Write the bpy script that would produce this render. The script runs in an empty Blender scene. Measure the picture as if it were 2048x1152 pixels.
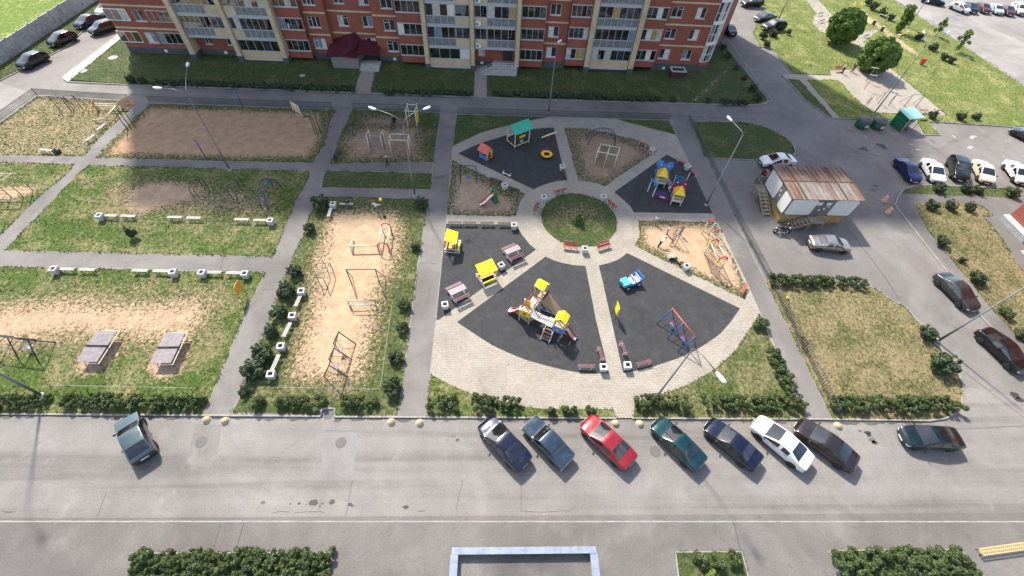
import bpy, bmesh, math, random
import numpy as np
from mathutils import Vector, Matrix, noise as mnoise
from mathutils.geometry import delaunay_2d_cdt
R = math.radians
PI = math.pi
sc = bpy.context.scene
col = sc.collection
random.seed(7)

# ------------------------------------------------------------------ camera
CAMH = 34.5                       # window of an upper floor
FPX = 869.035                     # focal length for a 2048 px wide picture
RW = np.array([[0.99886071, -0.01307175, 0.04589559],
               [0.01747866, -0.79470426, -0.60674511],
               [0.04440464, 0.60685605, -0.79357039]])
cam = bpy.data.cameras.new('camera')
cam.sensor_width = 36
cam.lens = FPX / 2048 * 36
cam.clip_start = 0.1
cam.clip_end = 2000
camo = bpy.data.objects.new('camera', cam)
col.objects.link(camo)
rot = Matrix([list(RW[0]), list(-RW[1]), list(-RW[2])]).transposed().to_4x4()
camo.matrix_world = Matrix.Translation((0, 0, CAMH)) @ rot
sc.camera = camo

# ------------------------------------------------------------------ light
SUN_EL = R(46)
SDIR = Vector((0.44, -0.90, 0)).normalized()      # way the shadows fall on the ground
to_sun = Vector((-SDIR.x * math.cos(SUN_EL), -SDIR.y * math.cos(SUN_EL), math.sin(SUN_EL)))
world = bpy.data.worlds.new('World')
sc.world = world
world.use_nodes = True
wn = world.node_tree
sky = wn.nodes.new('ShaderNodeTexSky')
sky.sky_type = 'NISHITA'
sky.sun_disc = False
sky.sun_elevation = SUN_EL
sky.sun_rotation = math.atan2(to_sun.x, to_sun.y)
sky.dust_density = 2.0
sky.altitude = 50
# broken white cloud all over the sky, as the reflections in the cars show
tcw = wn.nodes.new('ShaderNodeTexCoord'); cn_ = wn.nodes.new('ShaderNodeTexNoise'); cn_.inputs['Scale'].default_value = 2.6; cn_.inputs['Detail'].default_value = 6; cn_.inputs['Roughness'].default_value = .58; cn_.inputs['Distortion'].default_value = .3
cr_ = wn.nodes.new('ShaderNodeValToRGB'); cr_.color_ramp.elements[0].position = .50; cr_.color_ramp.elements[1].position = .68
mx_ = wn.nodes.new('ShaderNodeMix'); mx_.data_type = 'RGBA'; mx_.inputs[7].default_value = (5.4, 5.45, 5.6, 1)
wn.links.new(tcw.outputs['Generated'], cn_.inputs['Vector']); wn.links.new(cn_.outputs['Fac'], cr_.inputs[0]); wn.links.new(cr_.outputs[0], mx_.inputs[0]); wn.links.new(sky.outputs[0], mx_.inputs[6])
wn.links.new(mx_.outputs[2], wn.nodes['Background'].inputs[0])
wn.nodes['Background'].inputs[1].default_value = 0.15
sun = bpy.data.lights.new('sun', 'SUN')
sun.energy = 4.0
sun.angle = R(2.5)
sun.color = (1, 0.93, 0.83)
suno = bpy.data.objects.new('sun', sun)
col.objects.link(suno)
suno.rotation_euler = (-to_sun).to_track_quat('-Z', 'Y').to_euler()
sc.view_settings.view_transform = 'Standard'
sc.view_settings.look = 'None'
sc.view_settings.gamma = 1
sc.view_settings.exposure = 1.1
sc.view_settings.use_curve_mapping = False
sc.cycles.max_bounces = 5
sc.cycles.diffuse_bounces = 3
sc.cycles.glossy_bounces = 3
sc.cycles.transmission_bounces = 3
sc.cycles.caustics_reflective = False
sc.cycles.caustics_refractive = False

# ------------------------------------------------------------------ helpers
def G(u, v, z=0.0):
    """survey helper: point of the photograph's plan on the level z"""
    d = RW.T @ np.array([(u - 1024) / FPX, (v - 576) / FPX, 1.0])
    t = (CAMH - z) / -d[2]
    return Vector((d[0] * t, d[1] * t, z))
def GL(pts, z=0.0): return [G(u, v, z) for u, v in pts]

class MB:
    def __init__(s): s.v = []; s.f = []
    def add(s, vs, fs):
        o = len(s.v); s.v += [tuple(v) for v in vs]; s.f += [tuple(i + o for i in f) for f in fs]; return s
    def bx(s, x0, x1, y0, y1, z0, z1):
        return s.add([(x, y, z) for z in (z0, z1) for y in (y0, y1) for x in (x0, x1)],
                     [(0, 2, 3, 1), (4, 5, 7, 6), (0, 1, 5, 4), (2, 6, 7, 3), (0, 4, 6, 2), (1, 3, 7, 5)])
    def box(s, c, d, rz=0, rx=0, ry=0):
        M_ = Matrix.Translation(c) @ Matrix.Rotation(rz, 4, 'Z') @ Matrix.Rotation(ry, 4, 'Y') @ Matrix.Rotation(rx, 4, 'X')
        vs = [M_ @ Vector((x * d[0] / 2, y * d[1] / 2, z * d[2] / 2)) for z in (-1, 1) for y in (-1, 1) for x in (-1, 1)]
        return s.add(vs, [(0, 2, 3, 1), (4, 5, 7, 6), (0, 1, 5, 4), (2, 6, 7, 3), (0, 4, 6, 2), (1, 3, 7, 5)])
    def bar(s, a, b, w, h=None, up=(0, 0, 1)):
        h = h or w; a = Vector(a); b = Vector(b); d = (b - a).normalized(); up = Vector(up)
        if abs(d.dot(up)) > .98: up = Vector((0, 1, 0))
        x = d.cross(up).normalized(); y = x.cross(d)
        vs = [p + x * i * w / 2 + y * j * h / 2 for p in (a, b) for j in (-1, 1) for i in (-1, 1)]
        return s.add(vs, [(0, 2, 3, 1), (4, 5, 7, 6), (0, 1, 5, 4), (2, 6, 7, 3), (0, 4, 6, 2), (1, 3, 7, 5)])
    def tube(s, pts, r, n=6, closed=False):
        pts = [Vector(p) for p in pts]; rs = r if isinstance(r, (list, tuple)) else [r] * len(pts)
        m = len(pts); rings = []; ref = None
        for i, p in enumerate(pts):
            if closed: d = pts[(i + 1) % m] - pts[i - 1]
            else: d = pts[min(i + 1, m - 1)] - pts[max(i - 1, 0)]
            d.normalize()
            if ref is None or abs(d.dot(ref)) > .95: ref = Vector((0, 0, 1)) if abs(d.z) < .9 else Vector((1, 0, 0))
            x = d.cross(ref).normalized(); y = x.cross(d); ref = y
            rings.append([p + (x * math.cos(2 * PI * k / n) + y * math.sin(2 * PI * k / n)) * rs[i] for k in range(n)])
        vs = [v for q in rings for v in q]; fs = []
        for i in range(m if closed else m - 1):
            j = (i + 1) % m
            for k in range(n): fs.append((i * n + k, i * n + (k + 1) % n, j * n + (k + 1) % n, j * n + k))
        if not closed: fs += [tuple(range(n))[::-1], tuple((m - 1) * n + k for k in range(n))]
        return s.add(vs, fs)
    def lathe(s, prof, n=16, c=(0, 0, 0), M=None):
        vs = []; fs = []
        for r, z in prof:
            for k in range(n):
                p = Vector((c[0] + r * math.cos(2 * PI * k / n), c[1] + r * math.sin(2 * PI * k / n), c[2] + z)); vs.append(M @ p if M else p)
        for i in range(len(prof) - 1):
            for k in range(n): fs.append((i * n + k, i * n + (k + 1) % n, (i + 1) * n + (k + 1) % n, (i + 1) * n + k))
        fs += [tuple(range(n))[::-1], tuple((len(prof) - 1) * n + k for k in range(n))]
        return s.add(vs, fs)
    def ext(s, poly, vec):
        """prism: planar polygon pushed along vec"""
        poly = [Vector(p) for p in poly]; vec = Vector(vec); n = len(poly)
        nr = Vector((0, 0, 0))
        for i in range(n): nr += poly[i].cross(poly[(i + 1) % n])
        if nr.dot(vec) > 0: poly = poly[::-1]
        vs = poly + [p + vec for p in poly]
        fs = [tuple(range(n)), tuple(range(2 * n - 1, n - 1, -1))] + [(i, i + n, (i + 1) % n + n, (i + 1) % n) for i in range(n)]
        return s.add(vs, fs)
    def mesh(s, name, mat, smooth=False):
        me = bpy.data.meshes.new(name); me.from_pydata(s.v, [], s.f)
        if mat is not None: me.materials.append(mat)
        if smooth: me.shade_smooth()
        return me
    def build(s, name, mat, parent=None, smooth=False, bevel=0, seg=1, loc=None):
        o = bpy.data.objects.new(name, s.mesh(name, mat, smooth)); col.objects.link(o)
        if parent: o.parent = parent
        if loc is not None: o.location = loc
        if bevel:
            b = o.modifiers.new('bevel', 'BEVEL'); b.width = bevel; b.segments = seg; b.limit_method = 'ANGLE'
        return o

def tag(o, label=None, cat=None, group=None, kind=None):
    if label: o['label'] = label
    if cat: o['category'] = cat
    if group: o['group'] = group
    if kind: o['kind'] = kind
    return o
def thing(name, label, cat, loc=(0, 0, 0), rz=0, group=None):
    o = bpy.data.objects.new(name, None); o.empty_display_size = .2; col.objects.link(o)
    o.location = loc; o.rotation_euler.z = rz
    return tag(o, label, cat, group)
KIDS = {}
def dup(root, label, loc, rz=0, scale=None, group=None):
    def cp(o, par):
        c = o.copy(); col.objects.link(c); c.parent = par
        for k in o.children: cp(k, c)
        return c
    r = cp(root, None); r.location = loc; r.rotation_euler = (0, 0, rz)
    if scale: r.scale = (scale,) * 3 if not isinstance(scale, tuple) else scale
    r['label'] = label
    if group: r['group'] = group
    return r
class Proto:
    """first call places the prototype itself, later calls place copies of it and of its parts"""
    def __init__(s, fn): s.fn = fn; s.o = None
    def __call__(s, label, loc, rz=0, scale=None, group=None):
        if s.o is None:
            s.o = s.fn(); r = s.o; r.location = loc; r.rotation_euler = (0, 0, rz)
            if scale: r.scale = (scale,) * 3 if not isinstance(scale, tuple) else scale
            r['label'] = label
            if group: r['group'] = group
            return r
        return dup(s.o, label, loc, rz, scale, group)
def two(a, b, z=0.0):
    """place from two plan points: middle and heading"""
    p, q = G(*a, z), G(*b, z); d = q - p
    return (p + q) / 2, math.atan2(d.y, d.x), d.length

# ------------------------------------------------------------------ materials
def nd(nt, typ, **kw):
    n = nt.nodes.new(typ)
    for k, v in kw.items():
        if k.startswith('i_'): n.inputs[k[2:].replace('_', ' ')].default_value = v
        else: setattr(n, k, v)
    return n
def newmat(name):
    m = bpy.data.materials.new(name); m.use_nodes = True; nt = m.node_tree
    return m, nt, nt.nodes['Principled BSDF'], nt.links.new
def c4(c): return (c[0], c[1], c[2], 1)
def noise(nt, scale, detail=4, rough=.55, vec=None, dist=0, d2=None):
    n = nd(nt, 'ShaderNodeTexNoise', noise_dimensions='2D' if (FLAT2D if d2 is None else d2) else '3D'); n.inputs['Scale'].default_value = scale; n.inputs['Detail'].default_value = detail
    n.inputs['Roughness'].default_value = rough; n.inputs['Distortion'].default_value = dist
    if vec is not None: nt.links.new(vec, n.inputs['Vector'])
    return n.outputs['Fac']
def ramp(nt, fac, stops, interp='LINEAR'):
    r = nd(nt, 'ShaderNodeValToRGB'); r.color_ramp.interpolation = interp
    e = r.color_ramp.elements
    while len(e) < len(stops): e.new(.5)
    for i, (p, c) in enumerate(stops): e[i].position = p; e[i].color = c4(c) if not isinstance(c, (int, float)) else (c, c, c, 1)
    nt.links.new(fac, r.inputs[0]); return r.outputs[0]
def mix(nt, fac, a, b, mode='MIX'):
    n = nd(nt, 'ShaderNodeMix', data_type='RGBA', blend_type=mode)
    for i, x in ((0, fac), (6, a), (7, b)):
        if isinstance(x, (int, float)): n.inputs[i].default_value = x if i == 0 else (x, x, x, 1)
        elif isinstance(x, (tuple, list)): n.inputs[i].default_value = c4(x)
        else: nt.links.new(x, n.inputs[i])
    return n.outputs[2]
def math_(nt, op, a, b=0.0, clamp=False):
    n = nd(nt, 'ShaderNodeMath', operation=op, use_clamp=clamp)
    for i, x in ((0, a), (1, b)):
        if isinstance(x, (int, float)): n.inputs[i].default_value = x
        else: nt.links.new(x, n.inputs[i])
    return n.outputs[0]
def gpos(nt): return nd(nt, 'ShaderNodeNewGeometry').outputs['Position']
def bump(nt, bs, h, dist=.01, strength=.6):
    b = nd(nt, 'ShaderNodeBump'); b.inputs['Distance'].default_value = dist; b.inputs['Strength'].default_value = strength
    nt.links.new(h, b.inputs['Height']); nt.links.new(b.outputs[0], bs.inputs['Normal'])
def mapped(nt, scale, rz=0, vec=None):
    m = nd(nt, 'ShaderNodeMapping'); m.inputs['Scale'].default_value = scale; m.inputs['Rotation'].default_value = (0, 0, rz)
    nt.links.new(vec if vec is not None else gpos(nt), m.inputs['Vector']); return m.outputs[0]
FLAT2D = False
MATS = {}
def M(name, c, rough=.6, metal=0.0, var=.15, scale=6, coat=0.0, dirt=None, bmp=0.0):
    """painted / plain solid with a little uneven colour and grime"""
    if name in MATS: return MATS[name]
    m, nt, b, L = newmat(name); p = gpos(nt)
    n = noise(nt, scale, 5, .6, p)
    dk = tuple(x * (1 - var) for x in c); lt = tuple(min(1, x * (1 + var)) for x in c)
    cc = ramp(nt, n, [(.3, dk), (.7, lt)])
    if dirt:
        n2 = noise(nt, scale * 2.7, 6, .7, p)
        cc = mix(nt, ramp(nt, n2, [(.52, 0.0), (.68, 1.0)]), cc, dirt)
    L(cc, b.inputs['Base Color']); b.inputs['Roughness'].default_value = rough; b.inputs['Metallic'].default_value = metal
    if coat: b.inputs['Coat Weight'].default_value = coat; b.inputs['Coat Roughness'].default_value = .05
    if bmp: bump(nt, b, n, bmp)
    MATS[name] = m; return m

def asphalt(name, base, tint=(1.05, .975, .90), streak=0.0, crack=.5, patch=.25):
    global FLAT2D
    FLAT2D = True
    m, nt, b, L = newmat(name); p = gpos(nt)
    big = noise(nt, .09, 4, .6, p, .6); mid = noise(nt, .7, 5, .65, p); fine = noise(nt, 9, 3, .7, p)
    vor = nd(nt, 'ShaderNodeTexVoronoi'); vor.inputs['Scale'].default_value = 26; L(p, vor.inputs['Vector'])
    c = tuple(base * t for t in tint)
    cc = ramp(nt, big, [(.3, tuple(x * (1 - patch) for x in c)), (.7, tuple(x * (1 + patch) for x in c))])
    cc = mix(nt, .55, cc, ramp(nt, mid, [(.25, .82), (.5, 1.0), (.78, 1.18)]), 'MULTIPLY')
    cc = mix(nt, .5, cc, ramp(nt, fine, [(.3, .7), (.7, 1.3)]), 'MULTIPLY')
    cc = mix(nt, .35, cc, ramp(nt, vor.outputs['Distance'], [(.0, .55), (.5, 1.15)]), 'MULTIPLY')
    if streak:   # worn wheel tracks along the carriageway
        st = noise(nt, 1.0, 4, .55, mapped(nt, (.02, .75, 1)), .15)
        cc = mix(nt, streak, cc, ramp(nt, st, [(.3, .66), (.5, 1.05), (.72, 1.22)]), 'MULTIPLY')
    # dusty light stains and old dark spills with their own outline
    st2 = noise(nt, .33, 6, .7, p, .25)
    cc = mix(nt, ramp(nt, st2, [(.56, 0.0), (.76, .38)]), cc, tuple(min(.5, x * 1.75) for x in c))
    sp = noise(nt, 1.7, 3, .6, p, .4)
    cc = mix(nt, ramp(nt, sp, [(.74, 0.0), (.78, .45)]), cc, tuple(x * .38 for x in c))
    if crack:
        v2 = nd(nt, 'ShaderNodeTexVoronoi', feature='DISTANCE_TO_EDGE'); v2.inputs['Scale'].default_value = .13
        wp = nd(nt, 'ShaderNodeVectorMath', operation='ADD'); nz = nd(nt, 'ShaderNodeTexNoise'); nz.inputs['Scale'].default_value = .5; nz.inputs['Detail'].default_value = 5
        L(p, nz.inputs['Vector']); L(p, wp.inputs[0]); sc_ = nd(nt, 'ShaderNodeVectorMath', operation='SCALE'); sc_.inputs['Scale'].default_value = 2.2
        L(nz.outputs['Color'], sc_.inputs[0]); L(sc_.outputs[0], wp.inputs[1]); L(wp.outputs[0], v2.inputs['Vector'])
        cr = ramp(nt, v2.outputs['Distance'], [(.0, crack), (.002, crack), (.005, 0.0)])
        cr = math_(nt, 'MULTIPLY', cr, ramp(nt, noise(nt, .12, 3, .6, p), [(.5, 0.0), (.62, 1.0)]))
        cc = mix(nt, cr, cc, tuple(x * .35 for x in c))
    L(cc, b.inputs['Base Color']); b.inputs['Roughness'].default_value = .88
    bump(nt, b, fine, .012, .5)
    FLAT2D = False
    MATS[name] = m; return m

GRASS = {}
def ground_mat(name, green, dry, sandc, dryness=.5, tuft=7.0):
    """lawn that wears through to bare soil; attribute 'sand' says how worn"""
    global FLAT2D
    FLAT2D = True
    m, nt, b, L = newmat(name); p = gpos(nt)
    at = nd(nt, 'ShaderNodeAttribute', attribute_name='sand')
    n1 = noise(nt, .35, 5, .6, p, .4); n2 = noise(nt, tuft * .45, 6, .72, p, .5); n3 = noise(nt, tuft * 2.2, 3, .7, p)
    dg = tuple(x * .52 for x in green); lg = tuple(min(1, x * 1.42) for x in green)
    g = ramp(nt, n2, [(.28, dg), (.5, green), (.74, lg)])
    d = ramp(nt, n2, [(.3, tuple(x * .6 for x in dry)), (.7, tuple(x * 1.25 for x in dry))])
    dm = math_(nt, 'ADD', math_(nt, 'MULTIPLY', n1, .55), math_(nt, 'MULTIPLY', n2, .45))
    gd = mix(nt, ramp(nt, dm, [(.62 - dryness * .34, 0.0), (.80 - dryness * .34, .92)]), g, d)
    gd = mix(nt, .55, gd, ramp(nt, n3, [(.3, .6), (.7, 1.4)]), 'MULTIPLY')
    s1 = noise(nt, 1.1, 5, .6, p, .4); s2 = noise(nt, 6, 4, .7, p)
    s = ramp(nt, s1, [(.3, tuple(x * .82 for x in sandc)), (.7, tuple(x * 1.14 for x in sandc))])
    s = mix(nt, .6, s, ramp(nt, s2, [(.3, .78), (.55, 1.0), (.8, 1.2)]), 'MULTIPLY')
    # breakthrough: worn value against tuft noise
    k = math_(nt, 'ADD', math_(nt, 'MULTIPLY', n2, .65), math_(nt, 'MULTIPLY', s2, .35))
    f = math_(nt, 'SUBTRACT', math_(nt, 'ADD', at.outputs['Fac'], math_(nt, 'MULTIPLY', k, 1.9)), 1.37)
    f = math_(nt, 'MULTIPLY', f, 4.0, True)
    cc = mix(nt, f, gd, s)
    L(cc, b.inputs['Base Color']); b.inputs['Roughness'].default_value = .95; b.inputs['Specular IOR Level'].default_value = .2
    h = math_(nt, 'MULTIPLY', math_(nt, 'ADD', n2, math_(nt, 'MULTIPLY', n3, .5)), math_(nt, 'SUBTRACT', 1.25, f))
    bump(nt, b, h, .09, .8)
    FLAT2D = False
    MATS[name] = m; return m

ROADC = asphalt('asphalt_road', .155, streak=.7, crack=.3, patch=.14)
YARDC = asphalt('asphalt_yard', .145, crack=.3, patch=.2)
WALKC = asphalt('asphalt_walk', .138, crack=.35)
SIDEC = asphalt('asphalt_sidewalk', .118, crack=.15, patch=.2)
PARKC = asphalt('asphalt_parking', .20, crack=.2)
SANDC = (.37, .265, .175)
LAWN = ground_mat('lawn_worn', (.062, .100, .020), (.23, .205, .10), SANDC, .50)
LAWNG = ground_mat('lawn_green', (.115, .145, .034), (.28, .265, .11), (.42, .35, .2), .42)
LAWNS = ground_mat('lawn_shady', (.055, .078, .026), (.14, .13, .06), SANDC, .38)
LAWND = ground_mat('lawn_dry', (.085, .09, .034), (.235, .19, .10), (.25, .18, .09), .70)
FIELD = ground_mat('meadow', (.12, .175, .032), (.27, .28, .09), SANDC, .3, 4)

def paver_mat():
    m, nt, b, L = newmat('concrete_pavers'); v = mapped(nt, (1, 1, 1), R(1))
    br = nd(nt, 'ShaderNodeTexBrick'); br.inputs['Scale'].default_value = 1
    br.inputs['Brick Width'].default_value = .26; br.inputs['Row Height'].default_value = .17; br.inputs['Mortar Size'].default_value = .012
    br.inputs['Mortar Smooth'].default_value = .1; br.inputs['Bias'].default_value = 0
    br.inputs['Color1'].default_value = c4((.335, .302, .247)); br.inputs['Color2'].default_value = c4((.28, .25, .206)); br.inputs['Mortar'].default_value = c4((.15, .135, .11))
    L(v, br.inputs['Vector']); p = gpos(nt)
    cc = mix(nt, .7, br.outputs['Color'], ramp(nt, noise(nt, .35, 5, .65, p, .5), [(.3, .8), (.7, 1.18)]), 'MULTIPLY')
    cc = mix(nt, .5, cc, ramp(nt, noise(nt, 7, 4, .7, p), [(.3, .75), (.7, 1.25)]), 'MULTIPLY')
    L(cc, b.inputs['Base Color']); b.inputs['Roughness'].default_value = .85
    bump(nt, b, math_(nt, 'SUBTRACT', 1.0, br.outputs['Fac']), .008, .7); return m
PAVER = paver_mat()
def rubber_mat():
    m, nt, b, L = newmat('rubber_surface'); p = gpos(nt)
    cc = ramp(nt, noise(nt, .5, 6, .7, p, 1.2), [(.3, (.021, .022, .024)), (.62, (.034, .035, .037)), (.85, (.075, .075, .076))])
    cc = mix(nt, .6, cc, ramp(nt, noise(nt, 14, 3, .75, p), [(.3, .6), (.75, 1.5)]), 'MULTIPLY')
    # pale dust in wandering smears
    cc = mix(nt, ramp(nt, noise(nt, .8, 7, .75, p, 2.5), [(.5, 0.0), (.8, .5)]), cc, (.085, .083, .08))
    L(cc, b.inputs['Base Color']); b.inputs['Roughness'].default_value = .9; bump(nt, b, noise(nt, 30, 2, .6, p), .006, .5); return m
RUBBER = rubber_mat()
CONC = M('concrete', (.40, .38, .35), .85, var=.18, scale=2.5, dirt=(.24, .22, .19))
KERBM = M('kerb_concrete', (.265, .25, .225), .85, var=.2, scale=1.7, dirt=(.2, .19, .17))
STEELG = M('steel_grey', (.16, .165, .17), .45, .6)
BLACKM = M('metal_black', (.03, .032, .035), .5, .2)
WHITEP = M('paint_white', (.70, .70, .68), .5, dirt=(.5, .48, .44))
CREAMP = M('paint_cream', (.62, .58, .42), .5, dirt=(.45, .4, .3))
REDP = M('paint_red', (.42, .035, .03), .4)
YELP = M('paint_yellow', (.75, .52, .03), .42)
YELB = M('paint_lemon', (.80, .70, .02), .42)
ORAP = M('paint_orange', (.72, .34, .03), .45)
BLUEP = M('paint_blue', (.03, .075, .24), .4)
BLUEL = M('paint_sky_blue', (.06, .22, .55), .42)
CYANP = M('paint_cyan', (.07, .42, .55), .42)
GREENP = M('paint_green', (.02, .14, .07), .45)
TEALP = M('paint_roof_green', (.03, .32, .22), .45)
PURP = M('paint_plum', (.20, .025, .13), .45)
WOODG = M('wood_grey', (.42, .41, .39), .75, var=.2, scale=9)
WOODB = M('wood_brown', (.075, .042, .036), .6, var=.25, scale=9)
WOODR = M('wood_red', (.36, .085, .05), .55, var=.2, scale=9)
WOODP = M('wood_plum', (.15, .06, .075), .55, var=.3, scale=9)
WOODL = M('wood_light', (.46, .36, .23), .65, var=.22, scale=8)
GLASSD = None
def glass_mat(name, c, rough=.04):
    m, nt, b, L = newmat(name); p = gpos(nt)
    L(ramp(nt, noise(nt, .9, 3, .6, p), [(.35, tuple(x * .5 for x in c)), (.65, tuple(x * 1.5 for x in c))]), b.inputs['Base Color'])
    b.inputs['Roughness'].default_value = rough; b.inputs['Specular IOR Level'].default_value = .8; b.inputs['Coat Weight'].default_value = .6; b.inputs['Coat Roughness'].default_value = .02
    MATS[name] = m; return m
CARGLASS = glass_mat('car_glass', (.012, .014, .017))
WINGLASS = glass_mat('window_glass', (.03, .035, .04), .06)
# ------------------------------------------------------------------ ground
def structure(o): o['kind'] = 'structure'; return o
def flat(name, poly, z, mat, px=True):
    P = GL(poly, z) if px else [Vector((x, y, z)) for x, y in poly]
    b = MB(); b.add(P, [tuple(range(len(P)))])
    o = b.build(name, mat); me = o.data
    if me.polygons[0].normal.z < 0: me.flip_normals()
    return structure(o)
def sdist(X, poly):
    """signed distance (inside positive) of points to a polygon"""
    X = np.asarray(X); P = np.asarray(poly); d = np.full(len(X), 1e9); ins = np.zeros(len(X), bool)
    for a, b in zip(P, np.roll(P, -1, 0)):
        ab = b - a; t = np.clip(((X - a) @ ab) / max(ab @ ab, 1e-9), 0, 1)
        d = np.minimum(d, np.hypot(*(X - (a + t[:, None] * ab)).T))
        c = (a[1] > X[:, 1]) != (b[1] > X[:, 1])
        with np.errstate(divide='ignore', invalid='ignore'):
            xi = a[0] + (X[:, 1] - a[1]) / (b[1] - a[1]) * ab[0]
        ins ^= c & (X[:, 0] < xi)
    return np.where(ins, d, -d)
ZONES = []
def zone(name, poly, z, mat, worn=(), base=0.0, step=.6, px=True, tuft=1.0):
    """lawn or soil sheet with a fine grid; worn = [(px polygon, softness m, amount)]"""
    P = [(p.x, p.y) for p in GL(poly, z)] if px else list(poly)
    A = np.array(P); lo, hi = A.min(0), A.max(0)
    xs = np.arange(lo[0], hi[0], step); ys = np.arange(lo[1], hi[1], step)
    g = np.stack(np.meshgrid(xs, ys), -1).reshape(-1, 2) + np.random.RandomState(3).uniform(-.2, .2, (len(xs) * len(ys), 2)) * step
    g = g[sdist(g, A) > step * .35] if len(g) else g
    # boundary resampled so that the edge is fine too
    B = []
    for a, b in zip(A, np.roll(A, -1, 0)):
        n = max(1, int(np.hypot(*(b - a)) / step)); B += [a + (b - a) * k / n for k in range(n)]
    V = [Vector(q) for q in B] + [Vector(q) for q in g]
    v, e, f, *_ = delaunay_2d_cdt(V, [], [list(range(len(B)))], 1, 1e-4)
    me = bpy.data.meshes.new(name); me.from_pydata([(p.x, p.y, z) for p in v], [], [t for t in f])
    if me.polygons and me.polygons[0].normal.z < 0: me.flip_normals()
    X = np.array([(p.x, p.y) for p in v]); s = np.full(len(X), float(base))
    for wp, soft, amt in worn:
        W = np.array([(p.x, p.y) for p in GL(wp, z)]); s = np.maximum(s, amt * np.clip(sdist(X, W) / soft * .5 + .5, 0, 1))
    at = me.attributes.new('sand', 'FLOAT', 'POINT'); at.data.foreach_set('value', s.astype(np.float32))
    me.materials.append(mat)
    o = bpy.data.objects.new(name, me); col.objects.link(o)
    ZONES.append((A, worn, base, z, tuft, mat)); return structure(o)

ZC = .11          # level of the courtyard and lawns
# base sheet: carriageways and yards, out to the horizon
flat('ground', [(-900, -60), (900, -60), (900, 1400), (-900, 1400)], -.03, FIELD, px=False)
flat('road', [(-73, 5.2), (112, 5.2), (112, 150), (-73, 150)], 0, YARDC, px=False)
flat('carriageway', [(-200, 1043), (2280, 1043), (2280, 860), (1930, 770), (1860, 842), (1640, 837), (-200, 827)], .004, ROADC)
flat('back_lane', [(60, 192), (297, 206), (700, 219), (1345, 241), (1500, 244), (1550, 225), (1535, 209), (1380, 206), (940, 193), (720, 185), (400, 173), (140, 164), (110, 168)], .004, asphalt('asphalt_lane', .14, streak=.5, crack=.2))
flat('car_park', [(1790, -1), (2048, 171), (2300, 300), (2600, 60), (2100, -60), (1800, -40)], .004, PARKC)
# pavement on the near side
b = MB(); b.bx(-95, 112, -12, 5.9, -.2, .10); structure(b.build('pavement', SIDEC))

def kerb(name, pts, z0, h, w=.15, stones=True, left=True, L=1.0):
    """run of kerb stones along a plan polyline; stones share a mesh"""
    P = [Vector((p[0], p[1], 0)) for p in pts]
    root = structure(bpy.data.objects.new(name, None)); col.objects.link(root)
    def seg(a, b, me, k):
        d = b - a; n = max(1, round(d.length / L)); ang = math.atan2(d.y, d.x)
        for i in range(n):
            o = bpy.data.objects.new('kerb_stone', me); col.objects.link(o); o.parent = root
            c = a + d * (i + .5) / n
            o.location = (c.x, c.y, z0 + random.uniform(-.006, .006)); o.rotation_euler.z = ang + random.uniform(-.006, .006); o.scale.x = d.length / n / L
    bm_ = MB()
    if stones:
        c = .02
        bm_.ext([(-L / 2 + .006, -w / 2, -.15), (-L / 2 + .006, w / 2, -.15), (-L / 2 + .006, w / 2, h - c), (-L / 2 + .006, w / 2 - c, h), (-L / 2 + .006, -w / 2 + c, h), (-L / 2 + .006, -w / 2, h - c)], (L - .012, 0, 0))
        me = bm_.mesh('kerb_stone', KERBM)
        for a, b in zip(P, P[1:]): seg(a, b, me, 0)
    else:
        for a, b in zip(P, P[1:]): bm_.bar((a.x, a.y, z0 + h / 2 - .05), (b.x, b.y, z0 + h / 2 - .05), w, h + .1)
        bm_.build('kerb_run', KERBM, root)
    return root
def K(name, px, z0=0, h=.125, w=.15, stones=False, z=None, L=1.0):
    return kerb(name, GL(px, z0 + h if z is None else z), z0, h, w, stones, L=L)

# --- the courtyard -----------------------------------------------------------
# asphalt slab under everything: the paths are what the lawns leave open
yard = [(-150, 826), (641, 832), (643, 817), (669, 816), (669, 833), (1233, 836), (1664, 837), (1531, 563), (1378, 242), (1345, 240.5), (910, 228), (706, 218), (299, 206), (266, 203), (75, 191), (0, 246), (-150, 355)]
b = MB(); b.ext(GL(yard, ZC - .01), (0, 0, -.12)); structure(b.build('courtyard_paths', WALKC))
E1 = (.0,)
zone('lawn_sports_corner', [(75, 193), (264, 204), (267, 210), (194, 280), (168, 311.6), (0, 308.7), (-150, 303), (-150, 357), (0, 248)][:6] + [(-150, 303), (-150, 357), (0, 248)], ZC, LAWN,
     [([(60, 215), (200, 210), (190, 270), (140, 300), (20, 290), (0, 270)], 9, .72)], .52)
zone('sand_ball_court', [(299, 207), (671, 219.5), (658.5, 252), (650.6, 286), (627, 325), (480, 322.5), (192, 314.5), (225, 280)], ZC, ground_mat('sand_court', (.062, .09, .025), (.16, .14, .07), (.345, .228, .14), .4),
     [([(300, 214), (640, 225), (648, 260), (640, 285), (618, 316), (480, 317), (210, 309), (235, 280)], 1.6, 1.0)], .42)
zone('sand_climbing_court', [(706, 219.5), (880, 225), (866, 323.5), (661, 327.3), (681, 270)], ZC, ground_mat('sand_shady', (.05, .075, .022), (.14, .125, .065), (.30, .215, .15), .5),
     [([(700, 262), (735, 250), (840, 250), (848, 320), (690, 322), (680, 285)], 3.5, .95), ([(720, 225), (845, 230), (845, 260), (705, 258)], 2, .66)], .3)
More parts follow.
